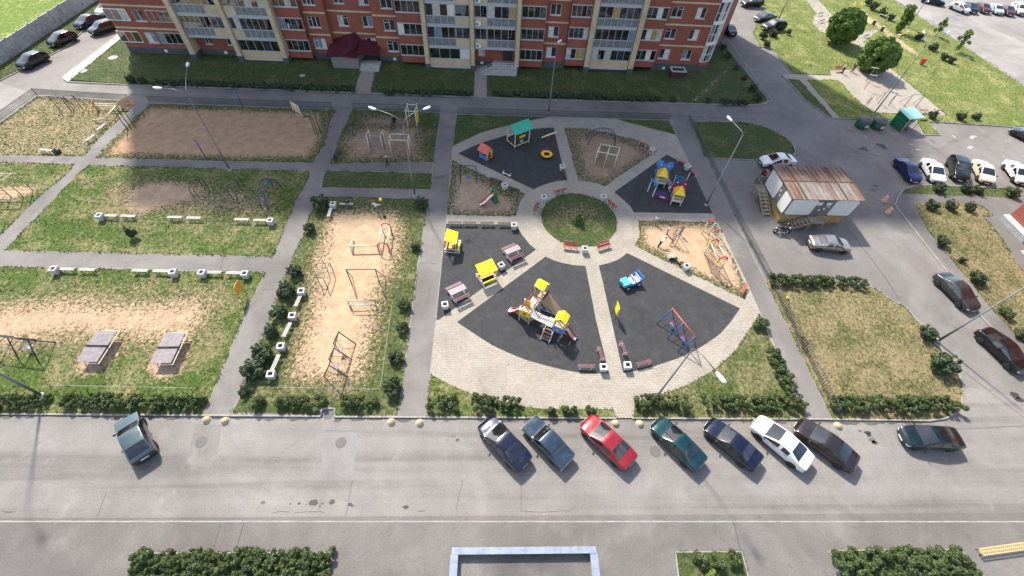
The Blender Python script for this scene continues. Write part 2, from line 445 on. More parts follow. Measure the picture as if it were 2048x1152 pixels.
zone('lawn_bars', [(178.6, 330), (480, 337), (619, 341), (615.7, 358), (592, 400), (546, 513.5), (9.5, 500.5), (104.5, 401.5), (160.4, 343.7)], ZC, LAWN,
     [([(245, 385), (290, 365), (345, 362), (412, 375), (415, 390), (380, 405), (330, 415), (280, 432), (235, 420), (255, 400)], 1.6, 1.0), ([(210, 370), (300, 350), (440, 372), (560, 385), (560, 440), (420, 435), (200, 430)], 6, .82),
      ([(450, 380), (495, 385), (490, 405), (460, 402)], 1.2, .9), ([(515, 375), (555, 385), (545, 430), (470, 432)], 2.5, .7), ([(250, 460), (420, 470), (520, 470), (520, 500), (280, 490)], 5, .5)], .08)
zone('lawn_ladder', [(-150, 317), (0, 324), (148, 329), (138.5, 343.7), (68, 401.5), (0, 471), (-150, 600)], ZC, LAWN,
     [([(-60, 375), (20, 370), (85, 370), (70, 388), (30, 400), (-60, 410)], 1.5, .95), ([(-60, 420), (40, 400), (0, 460), (-60, 470)], 3, .4)], .0)
zone('lawn_strip', [(654, 341), (864, 346), (860.5, 378), (645, 373.5), (645, 360.5)], ZC, LAWNS, [([(720, 365), (860, 368), (858, 380), (720, 378)], 1.5, .5)], 0.0)
zone('lawn_table_tennis', [(-200, 527), (0, 533), (530, 545.5), (483, 645), (408, 827.5), (0, 825.5), (-200, 825)], ZC, LAWN,
     [([(-100, 610), (60, 600), (130, 590), (250, 600), (420, 590), (420, 640), (370, 690), (240, 690), (120, 680), (60, 690), (-100, 720)], 4.5, 1.05), ([(-100, 605), (40, 610), (110, 640), (60, 690), (-100, 700)], 3, .95), ([(165, 690), (240, 660), (250, 690), (215, 740), (165, 755), (145, 740)], 1.0, 1.0),
      ([(300, 700), (360, 665), (385, 680), (365, 745), (320, 765), (290, 745)], 1.0, 1.0), ([(100, 560), (300, 555), (490, 575), (430, 700), (100, 680)], 7, .74)], .1)
zone('sand_swing_court', [(654, 393), (857, 399), (836, 526), (796, 830.5), (669, 831), (671, 814), (641, 815), (639, 830), (464, 823.5), (477, 797), (551, 602), (578, 530), (605, 474), (622, 424)], ZC,
     ground_mat('sand_lit', (.07, .092, .03), (.22, .195, .105), (.41, .29, .185), .35),
     [([(650, 440), (665, 425), (700, 418), (795, 420), (808, 460), (800, 530), (768, 575), (758, 640), (745, 700), (728, 755), (690, 768), (600, 765), (575, 755), (590, 690), (612, 625), (620, 560), (633, 500)], 3.2, 1.0)], .12)
# plaza
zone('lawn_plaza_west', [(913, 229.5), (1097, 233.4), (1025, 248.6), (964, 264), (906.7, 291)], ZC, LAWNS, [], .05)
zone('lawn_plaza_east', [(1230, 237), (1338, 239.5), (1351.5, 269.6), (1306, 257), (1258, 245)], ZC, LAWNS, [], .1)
zone('lawn_plaza_corner', [(1505, 652), (1485, 680), (1466.5, 706), (1430, 737), (1388, 763), (1347, 781), (1270, 810), (1267, 835), (1612, 835.5), (1547, 691), (1518.5, 629)], ZC, ground_mat('lawn_mixed', (.06, .085, .022), (.19, .17, .085), SANDC, .62), [], .12)
zone('lawn_hedge_strip', [(861, 748), (900, 769), (941, 787), (990, 801), (1040, 812), (1090, 818), (1224, 818), (1233, 834.5), (851, 833)], ZC, LAWN, [], .05)
plaza = [(913, 229.5), (1340, 239.5), (1351.7, 269.6), (1428, 430), (1492, 560), (1614, 836.5), (1233, 836), (850, 834.5), (871.7, 640), (892, 439.5), (905, 296)]
flat('paved_plaza', plaza, ZC - .004, PAVER)
ZR = ZC + .002
def ring_arc(r, a0, a1, n=10, c=(9.75, 36.45)):
    return [(c[0] + r * math.cos(R(a0 + (a1 - a0) * i / n)), c[1] + r * math.sin(R(a0 + (a1 - a0) * i / n))) for i in range(n + 1)]
flat('rubber_surface_houses', [(916, 307), (938, 296), (962, 286), (1014, 269.7), (1061, 259), (1085, 256), (1107, 255), (1126, 334.6), (1135, 360.4), (1118, 361.5), (1101.5, 365), (1084, 371), (1067, 378.5)], ZR, RUBBER)
zone('sand_climbing_frame', [(1129, 256), (1166, 257), (1205, 263), (1240, 271.6), (1275, 281), (1296, 292), (1313.6, 301), (1220, 364), (1209.5, 372.8), (1197, 367), (1183.7, 364.2), (1157, 361.3)], ZR, ground_mat('sand_climb', (.05, .075, .022), (.14, .125, .065), (.29, .205, .14), .5),
     [([(1150, 275), (1190, 268), (1240, 280), (1285, 300), (1290, 312), (1215, 362), (1170, 352), (1160, 320)], 1.8, 1.0)], .55)
flat('rubber_surface_castle', [(1333.6, 309), (1384, 334.6), (1426, 427), (1267.7, 424.3), (1260, 412), (1248.6, 401.4), (1228.6, 384.2)], ZR, RUBBER)
zone('sand_ladders', [(1277.4, 441), (1428, 444.5), (1493, 577), (1489, 598), (1269.7, 491.6), (1277, 478), (1279, 466), (1279, 453)], ZR, ground_mat('sand_ladder', (.07, .09, .03), (.2, .18, .09), (.41, .285, .18), .35),
     [([(1282, 452), (1330, 449), (1428, 452), (1470, 520), (1487, 585), (1400, 548), (1290, 490)], 1.2, 1.0)], .45)
flat('rubber_surface_swings', [(1254.5, 506), (1480, 616.7), (1462, 643), (1440, 668), (1416, 685), (1393, 699), (1355, 717), (1310, 732), (1280, 740), (1246.4, 746), (1204.7, 560), (1197.5, 531), (1218, 526), (1237, 519)], ZR, RUBBER)
flat('rubber_surface_slides', [(1091.4, 513), (1106, 520), (1123.7, 525.5), (1146, 530), (1171, 532), (1192, 640), (1218, 746), (1190, 747), (1160, 745.6), (1124, 739), (1088, 730), (1050, 719), (1013, 704), (984, 690), (957, 673), (914, 644)], ZR, RUBBER)
flat('rubber_surface_tables', [(892, 447.3), (1033.8, 449.3), (1038, 459), (1044, 469), (1059, 488), (1072, 499), (877, 640), (872, 639)], ZR, RUBBER)
zone('sand_slide', [(905, 321), (1050, 389), (1043, 397), (1038, 406), (1034, 418), (1032, 432.5), (893.5, 429)], ZR, ground_mat('sand_slides', (.05, .08, .022), (.15, .13, .065), (.33, .24, .165), .4),
     [([(912, 345), (950, 350), (1000, 385), (1035, 405), (1025, 428), (897, 426)], 1.6, 1.0)], .48)
zone('lawn_round', ring_arc(4.35, 0, 360, 40)[:-1], ZR, LAWNS, [([(1105, 405), (1155, 392), (1205, 402), (1222, 435), (1180, 455), (1110, 450), (1095, 428)], 2.2, .5)], .05, .4, px=False)
# flush edging along the paths
for i, e in enumerate([[(892, 439.5), (871.7, 640), (851, 834)], [(913, 229.5), (905, 296), (892, 437)], [(1345, 241), (1352, 270), (1428, 430), (1494, 566)], [(857, 400), (836, 526), (796, 831)],
                       [(864, 346), (866, 324), (883, 226)], [(654, 341), (864, 346)], [(192, 315), (480, 323), (627, 325.5), (650, 287), (658, 253), (671, 220)], [(299, 207), (225, 280), (192, 315)],
                       [(178.6, 330), (480, 337), (619, 341)], [(464, 824), (478, 797), (551, 602), (578, 531)], [(408, 828), (483, 645), (530.6, 545), (0, 532)], [(661, 327.8), (866, 324)],
                       [(1518, 627), (1547, 691), (1613, 836)], [(1409, 315), (1531, 563), (1664, 837)], [(9, 501), (546, 514)], ]):
    K('path_edging', e, ZC - .1, .108, .06)
for e in ([(100, 770), (395, 776)], [(535, 774), (760, 778), (785, 600)], [(190, 440), (545, 449)]): K('lawn_edging', e, ZC - .1, .106, .035)
# kerb stones to the carriageways
K('front_kerb', [(-150, 826), (641, 832), (643, 817), (669, 816), (669, 833), (1233, 836)], 0, .13, stones=True)
K('front_kerb', [(1265, 836), (1664, 838), (1860, 841), (1893, 836), (1913, 825), (1925, 806), (1926, 771), (1913, 726.6), (1869, 685), (1842, 647), (1810, 611.5), (1780, 597), (1760, 581), (1737, 570.5)], 0, .13, stones=True)
K('near_kerb', [(-130, 1043), (2240, 1043.5)], 0, .108, .12, stones=True, L=1.25)
K('lane_kerb', [(-150, 355), (0, 247), (75, 191.5), (266, 203)], 0, .125)
K('lane_kerb', [(299, 206), (671, 218)], 0, .125); K('lane_kerb', [(706, 219), (882, 225)], 0, .125); K('lane_kerb', [(911, 228), (1345, 240.5)], 0, .125)

# --- lawns to the right ------------------------------------------------------
zone('lawn_wedge', [(1388, 242.5), (1491, 244), (1533, 255), (1568.5, 273), (1588, 291), (1590, 305.6), (1583, 313), (1514, 319.5), (1409, 314.5)], ZC, LAWNS, [], .02)
K('wedge_kerb', [(1388, 242), (1491, 243.5), (1533, 254.5), (1568.5, 272.5), (1588, 290.5), (1591, 305.6), (1584, 314), (1514, 320), (1409, 315)], 0, .12)
zone('lawn_bicycle', [(1532, 563), (1545, 553), (1735, 571), (1759, 582), (1779, 598), (1808, 612), (1840, 648), (1867, 686), (1911, 727), (1923, 771), (1923, 806), (1911, 823), (1892, 834), (1860, 839.5), (1665, 836.5)], ZC, LAWND, [([(1700, 700), (1850, 690), (1880, 760), (1700, 790)], 6, .35)], .03)
flat('pavement_right', [(1790, 409), (1797, 393), (1805, 381), (1828, 370.5), (1863, 369), (2060, 377), (2300, 380), (2300, 860), (2048, 722), (1960, 629), (1887, 533)], ZC - .006, SIDEC)
zone('lawn_right_strip', [(1806, 386), (1812, 379), (1830, 372.5), (1863, 371), (2030, 377), (2030, 395)], ZC, LAWNS, [([(1990, 378), (2030, 378), (2030, 395), (1990, 393)], 2, .5)], .0)
zone('lawn_right', [(1830, 415), (1834, 409), (1843, 406), (1922, 404), (1964, 411.8), (1987, 431), (1967, 432.5), (1999, 471), (2048, 547), (2130, 660), (2130, 800), (2048, 688), (1978, 611), (1936, 559), (1860, 465)], ZC, LAWND, [], .0)
K('right_kerb', [(2150, 800), (2048, 722), (1960, 629), (1887, 533), (1790, 409), (1797, 393), (1805, 381), (1828, 370.5), (1863, 369), (2060, 377)], 0, .13)
# --- lawns below the far building -------------------------------------------
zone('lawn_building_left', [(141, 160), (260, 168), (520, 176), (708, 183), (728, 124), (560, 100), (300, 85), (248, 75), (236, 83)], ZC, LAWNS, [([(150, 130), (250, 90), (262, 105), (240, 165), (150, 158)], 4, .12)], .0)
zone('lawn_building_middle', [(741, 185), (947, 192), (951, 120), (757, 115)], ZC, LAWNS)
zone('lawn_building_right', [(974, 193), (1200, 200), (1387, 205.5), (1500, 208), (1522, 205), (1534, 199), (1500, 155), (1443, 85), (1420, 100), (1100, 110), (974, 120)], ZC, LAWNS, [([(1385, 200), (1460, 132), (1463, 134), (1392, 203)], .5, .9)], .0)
flat('entrance_path', [(708, 184.5), (741, 186), (759, 118), (728, 118)], ZC - .003, PAVER)
flat('entrance_path', [(947, 193.5), (974, 194.5), (974, 118), (951, 118)], ZC - .003, PAVER)
K('lawn_kerb', [(232, 70), (124, 152), (127, 158), (136, 163), (260, 169), (520, 177), (708, 184), (947, 193), (1200, 201), (1387, 206.5), (1500, 209), (1530, 207), (1545, 200), (1500, 140), (1446, 66)], 0, .13)
flat('building_pavement', [(232, 70), (124, 152), (127, 158), (136, 163), (141, 160), (240, 78), (262, 90), (262, 60)], ZC - .012, CONC)
flat('building_pavement', [(1530, 207), (1545, 200), (1500, 140), (1446, 66), (1425, 75), (1443, 85), (1500, 155), (1534, 199), (1522, 206)], ZC - .012, WALKC)
# --- green to the upper right ------------------------------------------------
zone('lawn_park_upper', [(1506, 68), (1520.5, 93), (1541.6, 95), (1588, 147), (1663, 150), (1656, 141), (1777, 133), (1894.7, 231), (1751, 225.5), (1777, 239), (1858.5, 243), (2048, 253), (2200, 262), (2300, 330), (2048, 170.5), (1789, 0), (1758, -22), (1500, -30), (1500, 8), (1530, 10)], ZC, LAWNG,
     [([(1690, 22), (1722, 12), (1760, 45), (1800, 75), (1845, 108), (1838, 118), (1790, 90), (1745, 52), (1712, 40)], 1.3, .7)], .0, .9)
zone('lawn_park_lower', [(1576, 158.5), (1599, 160), (1665, 234), (1645, 222), (1612, 199)], ZC, LAWNS, [], 0)
zone('lawn_park_middle', [(1614, 160), (1676, 160), (1722.7, 208), (1750, 226), (1777, 240), (1680, 236)], ZC, LAWNG, [], 0)
flat('exercise_paving', [(1564, 149), (1588, 148), (1663, 151), (1656, 141), (1777, 133), (1894.7, 231), (1750, 225), (1722.7, 208), (1676, 160), (1614, 160), (1680, 236), (1665, 235), (1599, 160), (1572, 157)], ZC - .004, PAVER)
flat('park_path', [(1612, 0), (1640, 35), (1668, 62), (1690, 62), (1664, 30), (1626, -12), (1606, -12)], ZC + .003, PAVER)
flat('park_path', [(1630, 30), (1640, 25), (1690, 50), (1720, 62), (1758, 60), (1740, 74), (1725, 84), (1736, 95), (1722, 93), (1640, 62), (1625, 45)], ZC + .006, PAVER)
zone('lawn_island', [(1833, 242), (1849, 268), (1879, 268), (1853, 239)], ZC, LAWNG)
K('park_kerb', [(1505, 66), (1519, 93), (1542, 95.5), (1586, 148), (1564, 149.5), (1575, 159), (1611, 200), (1662, 235), (1777, 241), (1831, 241), (1848, 269.5), (1881, 269.5), (1855, 242), (2048, 254.5)], 0, .12)
K('park_kerb', [(1789, 0), (2048, 171.5), (2200, 270)], 0, .12)
# verge and meadow at the left
zone('verge', [(-150, 220), (0, 158), (130, 92), (200, 25), (215, -10), (150, -10), (0, 120), (-150, 210)], ZC, LAWNS, [], 0, .9)
K('verge_kerb', [(-150, 222), (0, 160), (132, 93), (203, 25)], 0, .12)
flat('dirt_verge', [(-150, 330), (0, 240), (72, 190), (0, 165), (-150, 225)], .002, asphalt('asphalt_dusty', .19, tint=(1, .95, .88), crack=.2))
# planted beds on the near pavement
for nm, e in (('a', [(262, 1106), (665, 1105), (645, 1175), (255, 1175)]), ('b', [(1351, 1104), (1484, 1103), (1502, 1175), (1360, 1175)]), ('c', [(1660, 1101), (1920, 1099), (1990, 1175), (1690, 1175)])):
    zone('planting_bed', e, .13, LAWNS, [], .1, .4)
    K('bed_kerb', [e[3], e[0], e[1], e[2]], .09, .07, .09)
# ------------------------------------------------------------------ buildings
def brick_mat(name, c1, c2, mortar, w=.25, h=.075):
    m, nt, b, L = newmat(name)
    sx = nd(nt, 'ShaderNodeSeparateXYZ'); L(gpos(nt), sx.inputs[0]); cb = nd(nt, 'ShaderNodeCombineXYZ')
    L(math_(nt, 'ADD', sx.outputs[0], sx.outputs[1]), cb.inputs[0]); L(sx.outputs[2], cb.inputs[1])
    br = nd(nt, 'ShaderNodeTexBrick'); br.inputs['Scale'].default_value = 1; br.inputs['Brick Width'].default_value = w; br.inputs['Row Height'].default_value = h; br.inputs['Mortar Size'].default_value = .006
    for k, c in (('Color1', c1), ('Color2', c2), ('Mortar', mortar)): br.inputs[k].default_value = c4(c)
    L(cb.outputs[0], br.inputs['Vector']); p = gpos(nt)
    cc = mix(nt, .8, br.outputs['Color'], ramp(nt, noise(nt, .5, 5, .7, p), [(.3, .78), (.7, 1.2)]), 'MULTIPLY')
    cc = mix(nt, ramp(nt, noise(nt, 1.1, 6, .75, p, .4), [(.62, 0.0), (.8, .35)]), cc, tuple(min(.6, x * 1.7 + .03) for x in c1))   # lime bloom
    L(cc, b.inputs['Base Color']); b.inputs['Roughness'].default_value = .85
    bump(nt, b, br.outputs['Fac'], -.004, .5); MATS[name] = m; return m
BRICK = brick_mat('brick_red', (.29, .075, .046), (.21, .053, .035), (.24, .13, .10))
BRICKC = brick_mat('brick_cream', (.55, .435, .28), (.48, .37, .235), (.40, .33, .24))
PLINTH = M('plinth_grey', (.075, .075, .082), .8, var=.2)
FRAMEW = M('window_frame_white', (.72, .72, .72), .4)
FRAMEG = M('glazing_frame_grey', (.40, .41, .42), .45)
PANELG = M('balustrade_panel_grey', (.17, .18, .19), .35, var=.3, scale=2)
CURT = M('curtain_pane', (.42, .41, .38), .3, var=.35, scale=2.5)
CURT2 = M('curtain_ochre', (.34, .24, .11), .4, var=.3, scale=3); CURT3 = M('blind_white', (.58, .57, .54), .4, var=.12, scale=2); CURT4 = M('curtain_blue', (.16, .21, .27), .4, var=.3, scale=3)
def clear_mat():
    m, nt, b, L = newmat('clear_glass'); nt.nodes.remove(b); out = nt.nodes['Material Output']
    tr = nd(nt, 'ShaderNodeBsdfTransparent'); tr.inputs[0].default_value = (.72, .76, .78, 1); gl = nd(nt, 'ShaderNodeBsdfGlossy'); gl.inputs['Roughness'].default_value = .03
    fr = nd(nt, 'ShaderNodeFresnel'); fr.inputs[0].default_value = 1.6; mx = nd(nt, 'ShaderNodeMixShader')
    L(math_(nt, 'ADD', fr.outputs[0], .17), mx.inputs[0]); L(tr.outputs[0], mx.inputs[1]); L(gl.outputs[0], mx.inputs[2]); L(mx.outputs[0], out.inputs[0]); return m
CLEAR = clear_mat()
rb = random.Random(11)
bld = thing('apartment_building', 'long red and cream brick apartment building with glazed loggias across the top', 'building', (0, 71, 0))
BY = 71.0
ST, NF = 3.05, 5
def wall_holes(x0, x1, z0, z1, Y, holes, mat, name='wall', depth=.25):
    """brick wall with real window openings (Y = world plane of the face)"""
    y = Y - BY; b = MB(); xs = sorted({x0, x1, *[h[0] for h in holes], *[h[1] for h in holes]}); zs = sorted({z0, z1, *[h[2] for h in holes], *[h[3] for h in holes]})
    for i in range(len(xs) - 1):
        for j in range(len(zs) - 1):
            cx, cz = (xs[i] + xs[i + 1]) / 2, (zs[j] + zs[j + 1]) / 2
            if any(h[0] < cx < h[1] and h[2] < cz < h[3] for h in holes): continue
            b.add([(xs[i], y, zs[j]), (xs[i + 1], y, zs[j]), (xs[i + 1], y, zs[j + 1]), (xs[i], y, zs[j + 1])], [(0, 1, 2, 3)])
    for h in holes:
        a, c, d, e = h; q = y + depth
        b.add([(a, y, d), (c, y, d), (c, y, e), (a, y, e), (a, q, d), (c, q, d), (c, q, e), (a, q, e)], [(0, 4, 5, 1), (1, 5, 6, 2), (2, 6, 7, 3), (3, 7, 4, 0)])
    q = y + 1.2   # returns at both ends
    b.add([(x0, y, z0), (x0, q, z0), (x0, q, z1), (x0, y, z1)], [(0, 3, 2, 1)]); b.add([(x1, y, z0), (x1, q, z0), (x1, q, z1), (x1, y, z1)], [(0, 1, 2, 3)])
    return b.build(name, mat, bld)
def part(name, mat, *boxes, par=None, bevel=0):
    b = MB()
    for q in boxes: b.bx(*q)
    return b.build(name, mat, par or bld, bevel=bevel)
def window(x0, x1, z0, z1, Y, n=2, sill=True):
    y = Y - BY; f = MB(); t = .07
    f.bx(x0, x1, y, y + .08, z0, z0 + t); f.bx(x0, x1, y, y + .08, z1 - t, z1)
    ws = [x0 + (x1 - x0) * k / n for k in range(n + 1)]
    for k, x in enumerate(ws):
        a = x if k == 0 else x - t if k == n else x - t / 2; f.bx(a, a + t, y - .002, y + .078, z0 + t, z1 - t)
    if n > 1 and rb.random() < .6:   # opening vent light
        k = rb.randrange(n); zz = z1 - .42; f.bx(ws[k] + t, ws[k + 1] - t, y + .004, y + .07, zz, zz + .05)
    o = f.build('window', FRAMEW, bld)
    for k in range(n):
        p = MB(); p.bx(ws[k] + t * .6, ws[k + 1] - t * .6, y + .04, y + .055, z0 + t * .8, z1 - t * .8); p.build('pane', rb.choice([WINGLASS] * 6 + [CURT, CURT3, CURT4]), o)
    if sill: MB().bx(x0 - .06, x1 + .06, y - .22, y + .02, z0 - .06, z0 - .004).build('sill', FRAMEW, o)
    return o
def glazing(x0, x1, z0, z1, Y, n, name='balcony_glazing', rows=1, low=None, fm=None, chance=.62):
    """aluminium balcony glazing: frame, panes, solid lower panels"""
    y = Y - BY; fm = fm or FRAMEG; f = MB(); t = .06
    zs = [z0, z1] if low is None else [z0, low, z1]
    for z in zs: f.bx(x0, x1, y - .02, y + .08, z - .05, z + .05)
    for k in range(n + 1):
        x = x0 + (x1 - x0) * k / n; f.bx(x - t / 2, x + t / 2, y - .012, y + .072, z0 + .05, (z1 if low is None else low) - .05)
        if low is not None: f.bx(x - t / 2, x + t / 2, y - .012, y + .072, low + .05, z1 - .05)
    o = f.build(name, fm, bld)
    for k in range(n):
        xa, xb = x0 + (x1 - x0) * k / n + t / 2, x0 + (x1 - x0) * (k + 1) / n - t / 2
        if low is not None: MB().bx(xa, xb, y + .02, y + .035, z0 + .05, low - .05).build('balustrade_panel', PANELG if chance < .9 else rb.choice([PANELG, CURT]), o)
        if rb.random() < .22: w_, h_ = rb.uniform(.2, .5), rb.uniform(.3, .8); zz = z0 + .02; MB().bx(xa + .05, xa + .05 + min(w_, xb - xa - .1), y + .3, y + .6, zz, zz + (h_ if low is None else 1.0 + h_ * .6)).build('stored_item', rb.choice([CURT3, CURT2, WOODL, BLUEL, CURT4, WHITEP]), o)
        q = rb.random(); zb = z0 if low is None else low
        if q > .12: MB().bx(xa, xb, y + .02, y + .03, zb + .05, z1 - .05).build('pane', CLEAR if q > chance * .55 else rb.choice([WINGLASS, CURT, CURT3, CURT2, CURT4, CURT]), o)
    return o
def bay_wall(x0, x1, Y, wins, zb=0.0, band=True):
    hs = [(a, b_, zb + 1.65 + ST * f, zb + 3.15 + ST * f) for f in range(NF) for a, b_ in wins]
    wall_holes(x0, x1, zb + .9, zb + 1.2 + ST * NF, Y, hs, BRICK)
    for a, b_, c, d in hs: window(a, b_, c, d, Y + .12, 3 if b_ - a > 1.75 else 2)
    part('plinth', PLINTH, (x0 - .03, x1 + .03, Y - BY - .06, Y - BY + 1, 0, zb + .9))
    if band:
        for f in range(NF): part('string_course', BRICKC, (x0 + .02, x1 - .02, Y - BY - .03, Y - BY + .1, zb + 3.6 + ST * f, zb + 3.85 + ST * f))
def oriel(x0, x1, Y, zb=0.0, n=4, depth=1.6):
    y = Y - BY
    for f in range(NF):
        z = zb + 1.55 + ST * f; z_ = zb + 3.3 + ST * f
        part('parapet_wall', BRICK, (x0, x1, y, y + .12, z_ - ST if f else zb + .55, z))
        part('cornice', FRAMEG, (x0 - .04, x1 + .04, y - .05, y + .14, z - .002, z + .08), (x0 - .04, x1 + .04, y - .052, y + .14, z_ - .08, z_ + .002))
        glazing(x0 + .05, x1 - .05, z + .12, z_ - .12, Y + .03, n)
        part('loggia_floor', CONC, (x0, x1, y + .13, y + depth, z_ - ST + .55 - .15, z_ - ST + .55))
        for s, xx in ((0, x0), (1, x1 - .12)): part('side_wall', BRICK, (xx, xx + .12, y + .13, y + depth, z_ - ST if f else zb + .55, z_ - .004))
        # room window behind the balcony glazing
        window(x0 + .8, x1 - 1.2, z + .1, z_ - .25, Y + depth - .15, 2, False)
    part('back_wall', BRICK, (x0, x1, y + depth, y + depth + .1, 0, zb + 1.2 + ST * NF))
def pilaster(x0, x1, Y, d=2.2):
    y = Y - BY; x0 += .06; x1 -= .06; part('pilaster', BRICKC, (x0, x1, y, y + d, .95, 41)); part('pilaster_base', PLINTH, (x0 - .05, x1 + .05, y - .06, y + d, 0, .95)); part('pilaster_cap', FRAMEG, (x0 - .06, x1 + .06, y - .08, y + .2, .95, 1.02))
def loggia(x0, x1, Y, zb=0.0, cream=None, first='parapet', depth=1.9, n=6, ac=False):
    """recessed loggia stack between two pilasters; cream = share of the width with a brick parapet (sign = side)"""
    y = Y - BY
    for f in range(NF):
        z = zb + .45 + ST * f; zt = z + ST - .28
        if f == 0 and first == 'open': continue
        part('loggia_slab', FRAMEG, (x0, x1, y - .06, y + depth, z - .22, z))
        xa, xb = x0, x1
        if f == 0 and first == 'parapet':
            part('parapet_wall', BRICKC, (x0, x1, y - .01, y + .12, z + .002, z + 1.15)); glazing(x0 + .05, x1 - .05, z + 1.22, zt, Y, n)
        else:
            if cream:
                w = abs(cream) * (x1 - x0)
                if cream > 0: part('parapet_wall', BRICKC, (x1 - w, x1, y, y + .12, z + .002, z + 1.15)); glazing(x1 - w + .05, x1 - .05, z + 1.22, zt, Y + .02, 2); xb = x1 - w
                else: part('parapet_wall', BRICKC, (x0, x0 + w, y, y + .12, z + .002, z + 1.15)); glazing(x0 + .05, x0 + w - .05, z + 1.22, zt, Y + .02, 2); xa = x0 + w
            glazing(xa + .05, xb - .05, z + .07, zt, Y, n, low=z + 1.2)
        window(x0 + .6, x0 + 1.9, z + .9, z + 2.45, Y + depth - .14, 2, False); window(x1 - 2.3, x1 - .6, z + .9, z + 2.45, Y + depth - .14, 2, False)
    part('back_wall', BRICK, (x0, x1, y + depth, y + depth + .1, 0, zb + 1.2 + ST * NF))
    if first == 'parapet': part('ground_beam', PLINTH, (x0, x1, y + .3, y + depth - .01, 0, .3))

# bays from the left corner to the rounded right corner
bay_wall(-57.4, -47.3, 71.6, [(-53.7, -52.1)]); 
for f in range(NF): glazing(-57.6, -54.4, 1.7 + ST * f, 3.2 + ST * f, 71.52, 3, fm=FRAMEW); glazing(-51.6, -48.3, 1.7 + ST * f, 3.2 + ST * f, 71.52, 4)
pilaster(-47.3, -46.4, 70.0)
loggia(-46.4, -40.2, 70.35, cream=.3, first='open')
wall_holes(-46.4, -40.2, .9, 3.3, 71.9, [(-45.2, -44.2, 1.65, 3.1), (-41.9, -40.7, 1.65, 3.1)], BRICK); window(-45.2, -44.2, 1.65, 3.1, 72.0); window(-41.9, -40.7, 1.65, 3.1, 72.0)
part('plinth', PLINTH, (-46.4, -40.2, .86, 1.2, 0, .9))
pilaster(-40.2, -39.4, 70.0)
loggia(-39.4, -33.3, 70.35, cream=-.25, n=5)
pilaster(-33.3, -32.5, 70.0)
oriel(-32.45, -28.95, 71.0)
bay_wall(-28.9, -25.6, 72.0, [(-28.5, -26.7)])
bay_wall(-25.6, -18.7, 73.0, [(-24.3, -22.8), (-20.6, -19.1)])
bay_wall(-18.7, -15.05, 72.0, [(-17.2, -15.5)])
oriel(-15.0, -11.3, 71.0)
pilaster(-11.25, -10.5, 70.0)
loggia(-10.5, -4.1, 70.35, cream=.33, n=4)
pilaster(-4.1, -3.4, 70.0)
loggia(-3.4, 2.8, 70.35, cream=-.3, first='open', n=4)
wall_holes(-3.4, 2.8, .9, 3.3, 71.9, [(-2.9, -1.9, 1.65, 3.1), (1.0, 2.5, 1.0, 3.2)], BRICK); window(-2.9, -1.9, 1.65, 3.1, 72.0)
part('plinth', PLINTH, (-3.4, 2.8, .86, 1.2, 0, .9)); d_ = part('entrance_door', M('door_dark', (.03, .025, .022), .5), (1.05, 2.45, 1.1, 1.15, 1.0, 3.2)); part('door_handle', STEELG, (1.2, 1.25, 1.04, 1.1, 1.9, 2.2), par=d_)
pilaster(2.8, 3.55, 70.0)
oriel(3.6, 7.2, 71.0)
bay_wall(7.25, 10.9, 72.0, [(7.9, 9.5)], .15)
oriel(10.95, 14.0, 71.4, .3)
pilaster(14.05, 14.95, 71.0)
loggia(15.0, 21.3, 71.35, .3, n=6)
pilaster(21.3, 22.2, 71.0)
oriel(22.25, 25.6, 71.9, .3)
bay_wall(25.65, 33.2, 72.6, [(26.3, 28.0), (30.1, 31.6)], .35)
for f in range(1, NF):
    for z in (1.55,): 
        a = part('air_conditioner', FRAMEW, (-3.2, -2.45, -1.05, -.7, .62 + ST * f, 1.2 + ST * f)); m_ = MB().lathe([(.2, 0), (.2, .02), (.05, .03)], 14, M=Matrix.Translation((-2.95, -1.055, .91 + ST * f)) @ Matrix.Rotation(PI / 2, 4, 'X')); m_.build('fan_grille', PANELG, a)
# rounded glazed corner
CX, CY, CR = 33.3, 75.2, 2.6
def arc_pts(r, a0, a1, n): return [(CX + r * math.cos(R(a0 + (a1 - a0) * k / n)), CY - BY + r * math.sin(R(a0 + (a1 - a0) * k / n))) for k in range(n + 1)]
def arc_band(name, r, z0, z1, mat, par=None, t=.12, a0=-90, a1=40, n=14):
    o_, i_ = arc_pts(r, a0, a1, n), arc_pts(r - t, a0, a1, n); b = MB()
    for k in range(n): b.ext([(*o_[k], z0), (*o_[k + 1], z0), (*i_[k + 1], z0), (*i_[k], z0)], (0, 0, z1 - z0))
    return b.build(name, mat, par or bld)
for f in range(NF):
    z = .35 + 1.3 + ST * f
    arc_band('curved_parapet', CR, .35 + .7 if f == 0 else z - .35, z, BRICK if f == 0 else FRAMEW)
    g = arc_band('curved_frame', CR + .02, z, z + .07, FRAMEW)
    for zz in (z + 1.15, z + 2.63): arc_band('curved_rail', CR + .02, zz, zz + .07, FRAMEW, g)
    ps = arc_pts(CR - .03, -90, 40, 10); m_ = MB()
    for k in range(11): m_.bx(ps[k][0] - .035, ps[k][0] + .035, ps[k][1] - .035, ps[k][1] + .035, z + .07, z + 2.63)
    m_.build('mullions', FRAMEW, g)
    for k in range(10):
        p, q = Vector((*ps[k], z + .07)), Vector((*ps[k + 1], z + .07)); b = MB()
        b.add([p, q, q + Vector((0, 0, 2.56)), p + Vector((0, 0, 2.56))], [(0, 1, 2, 3)]); b.build('pane', rb.choice([WINGLASS, CURT, WINGLASS, PANELG]), g)
arc_band('curved_plinth', CR - .05, 0, 1.05, PLINTH)
part('core', CONC, (30.8, 34.6, 2.6, 5, 0, 40.8))
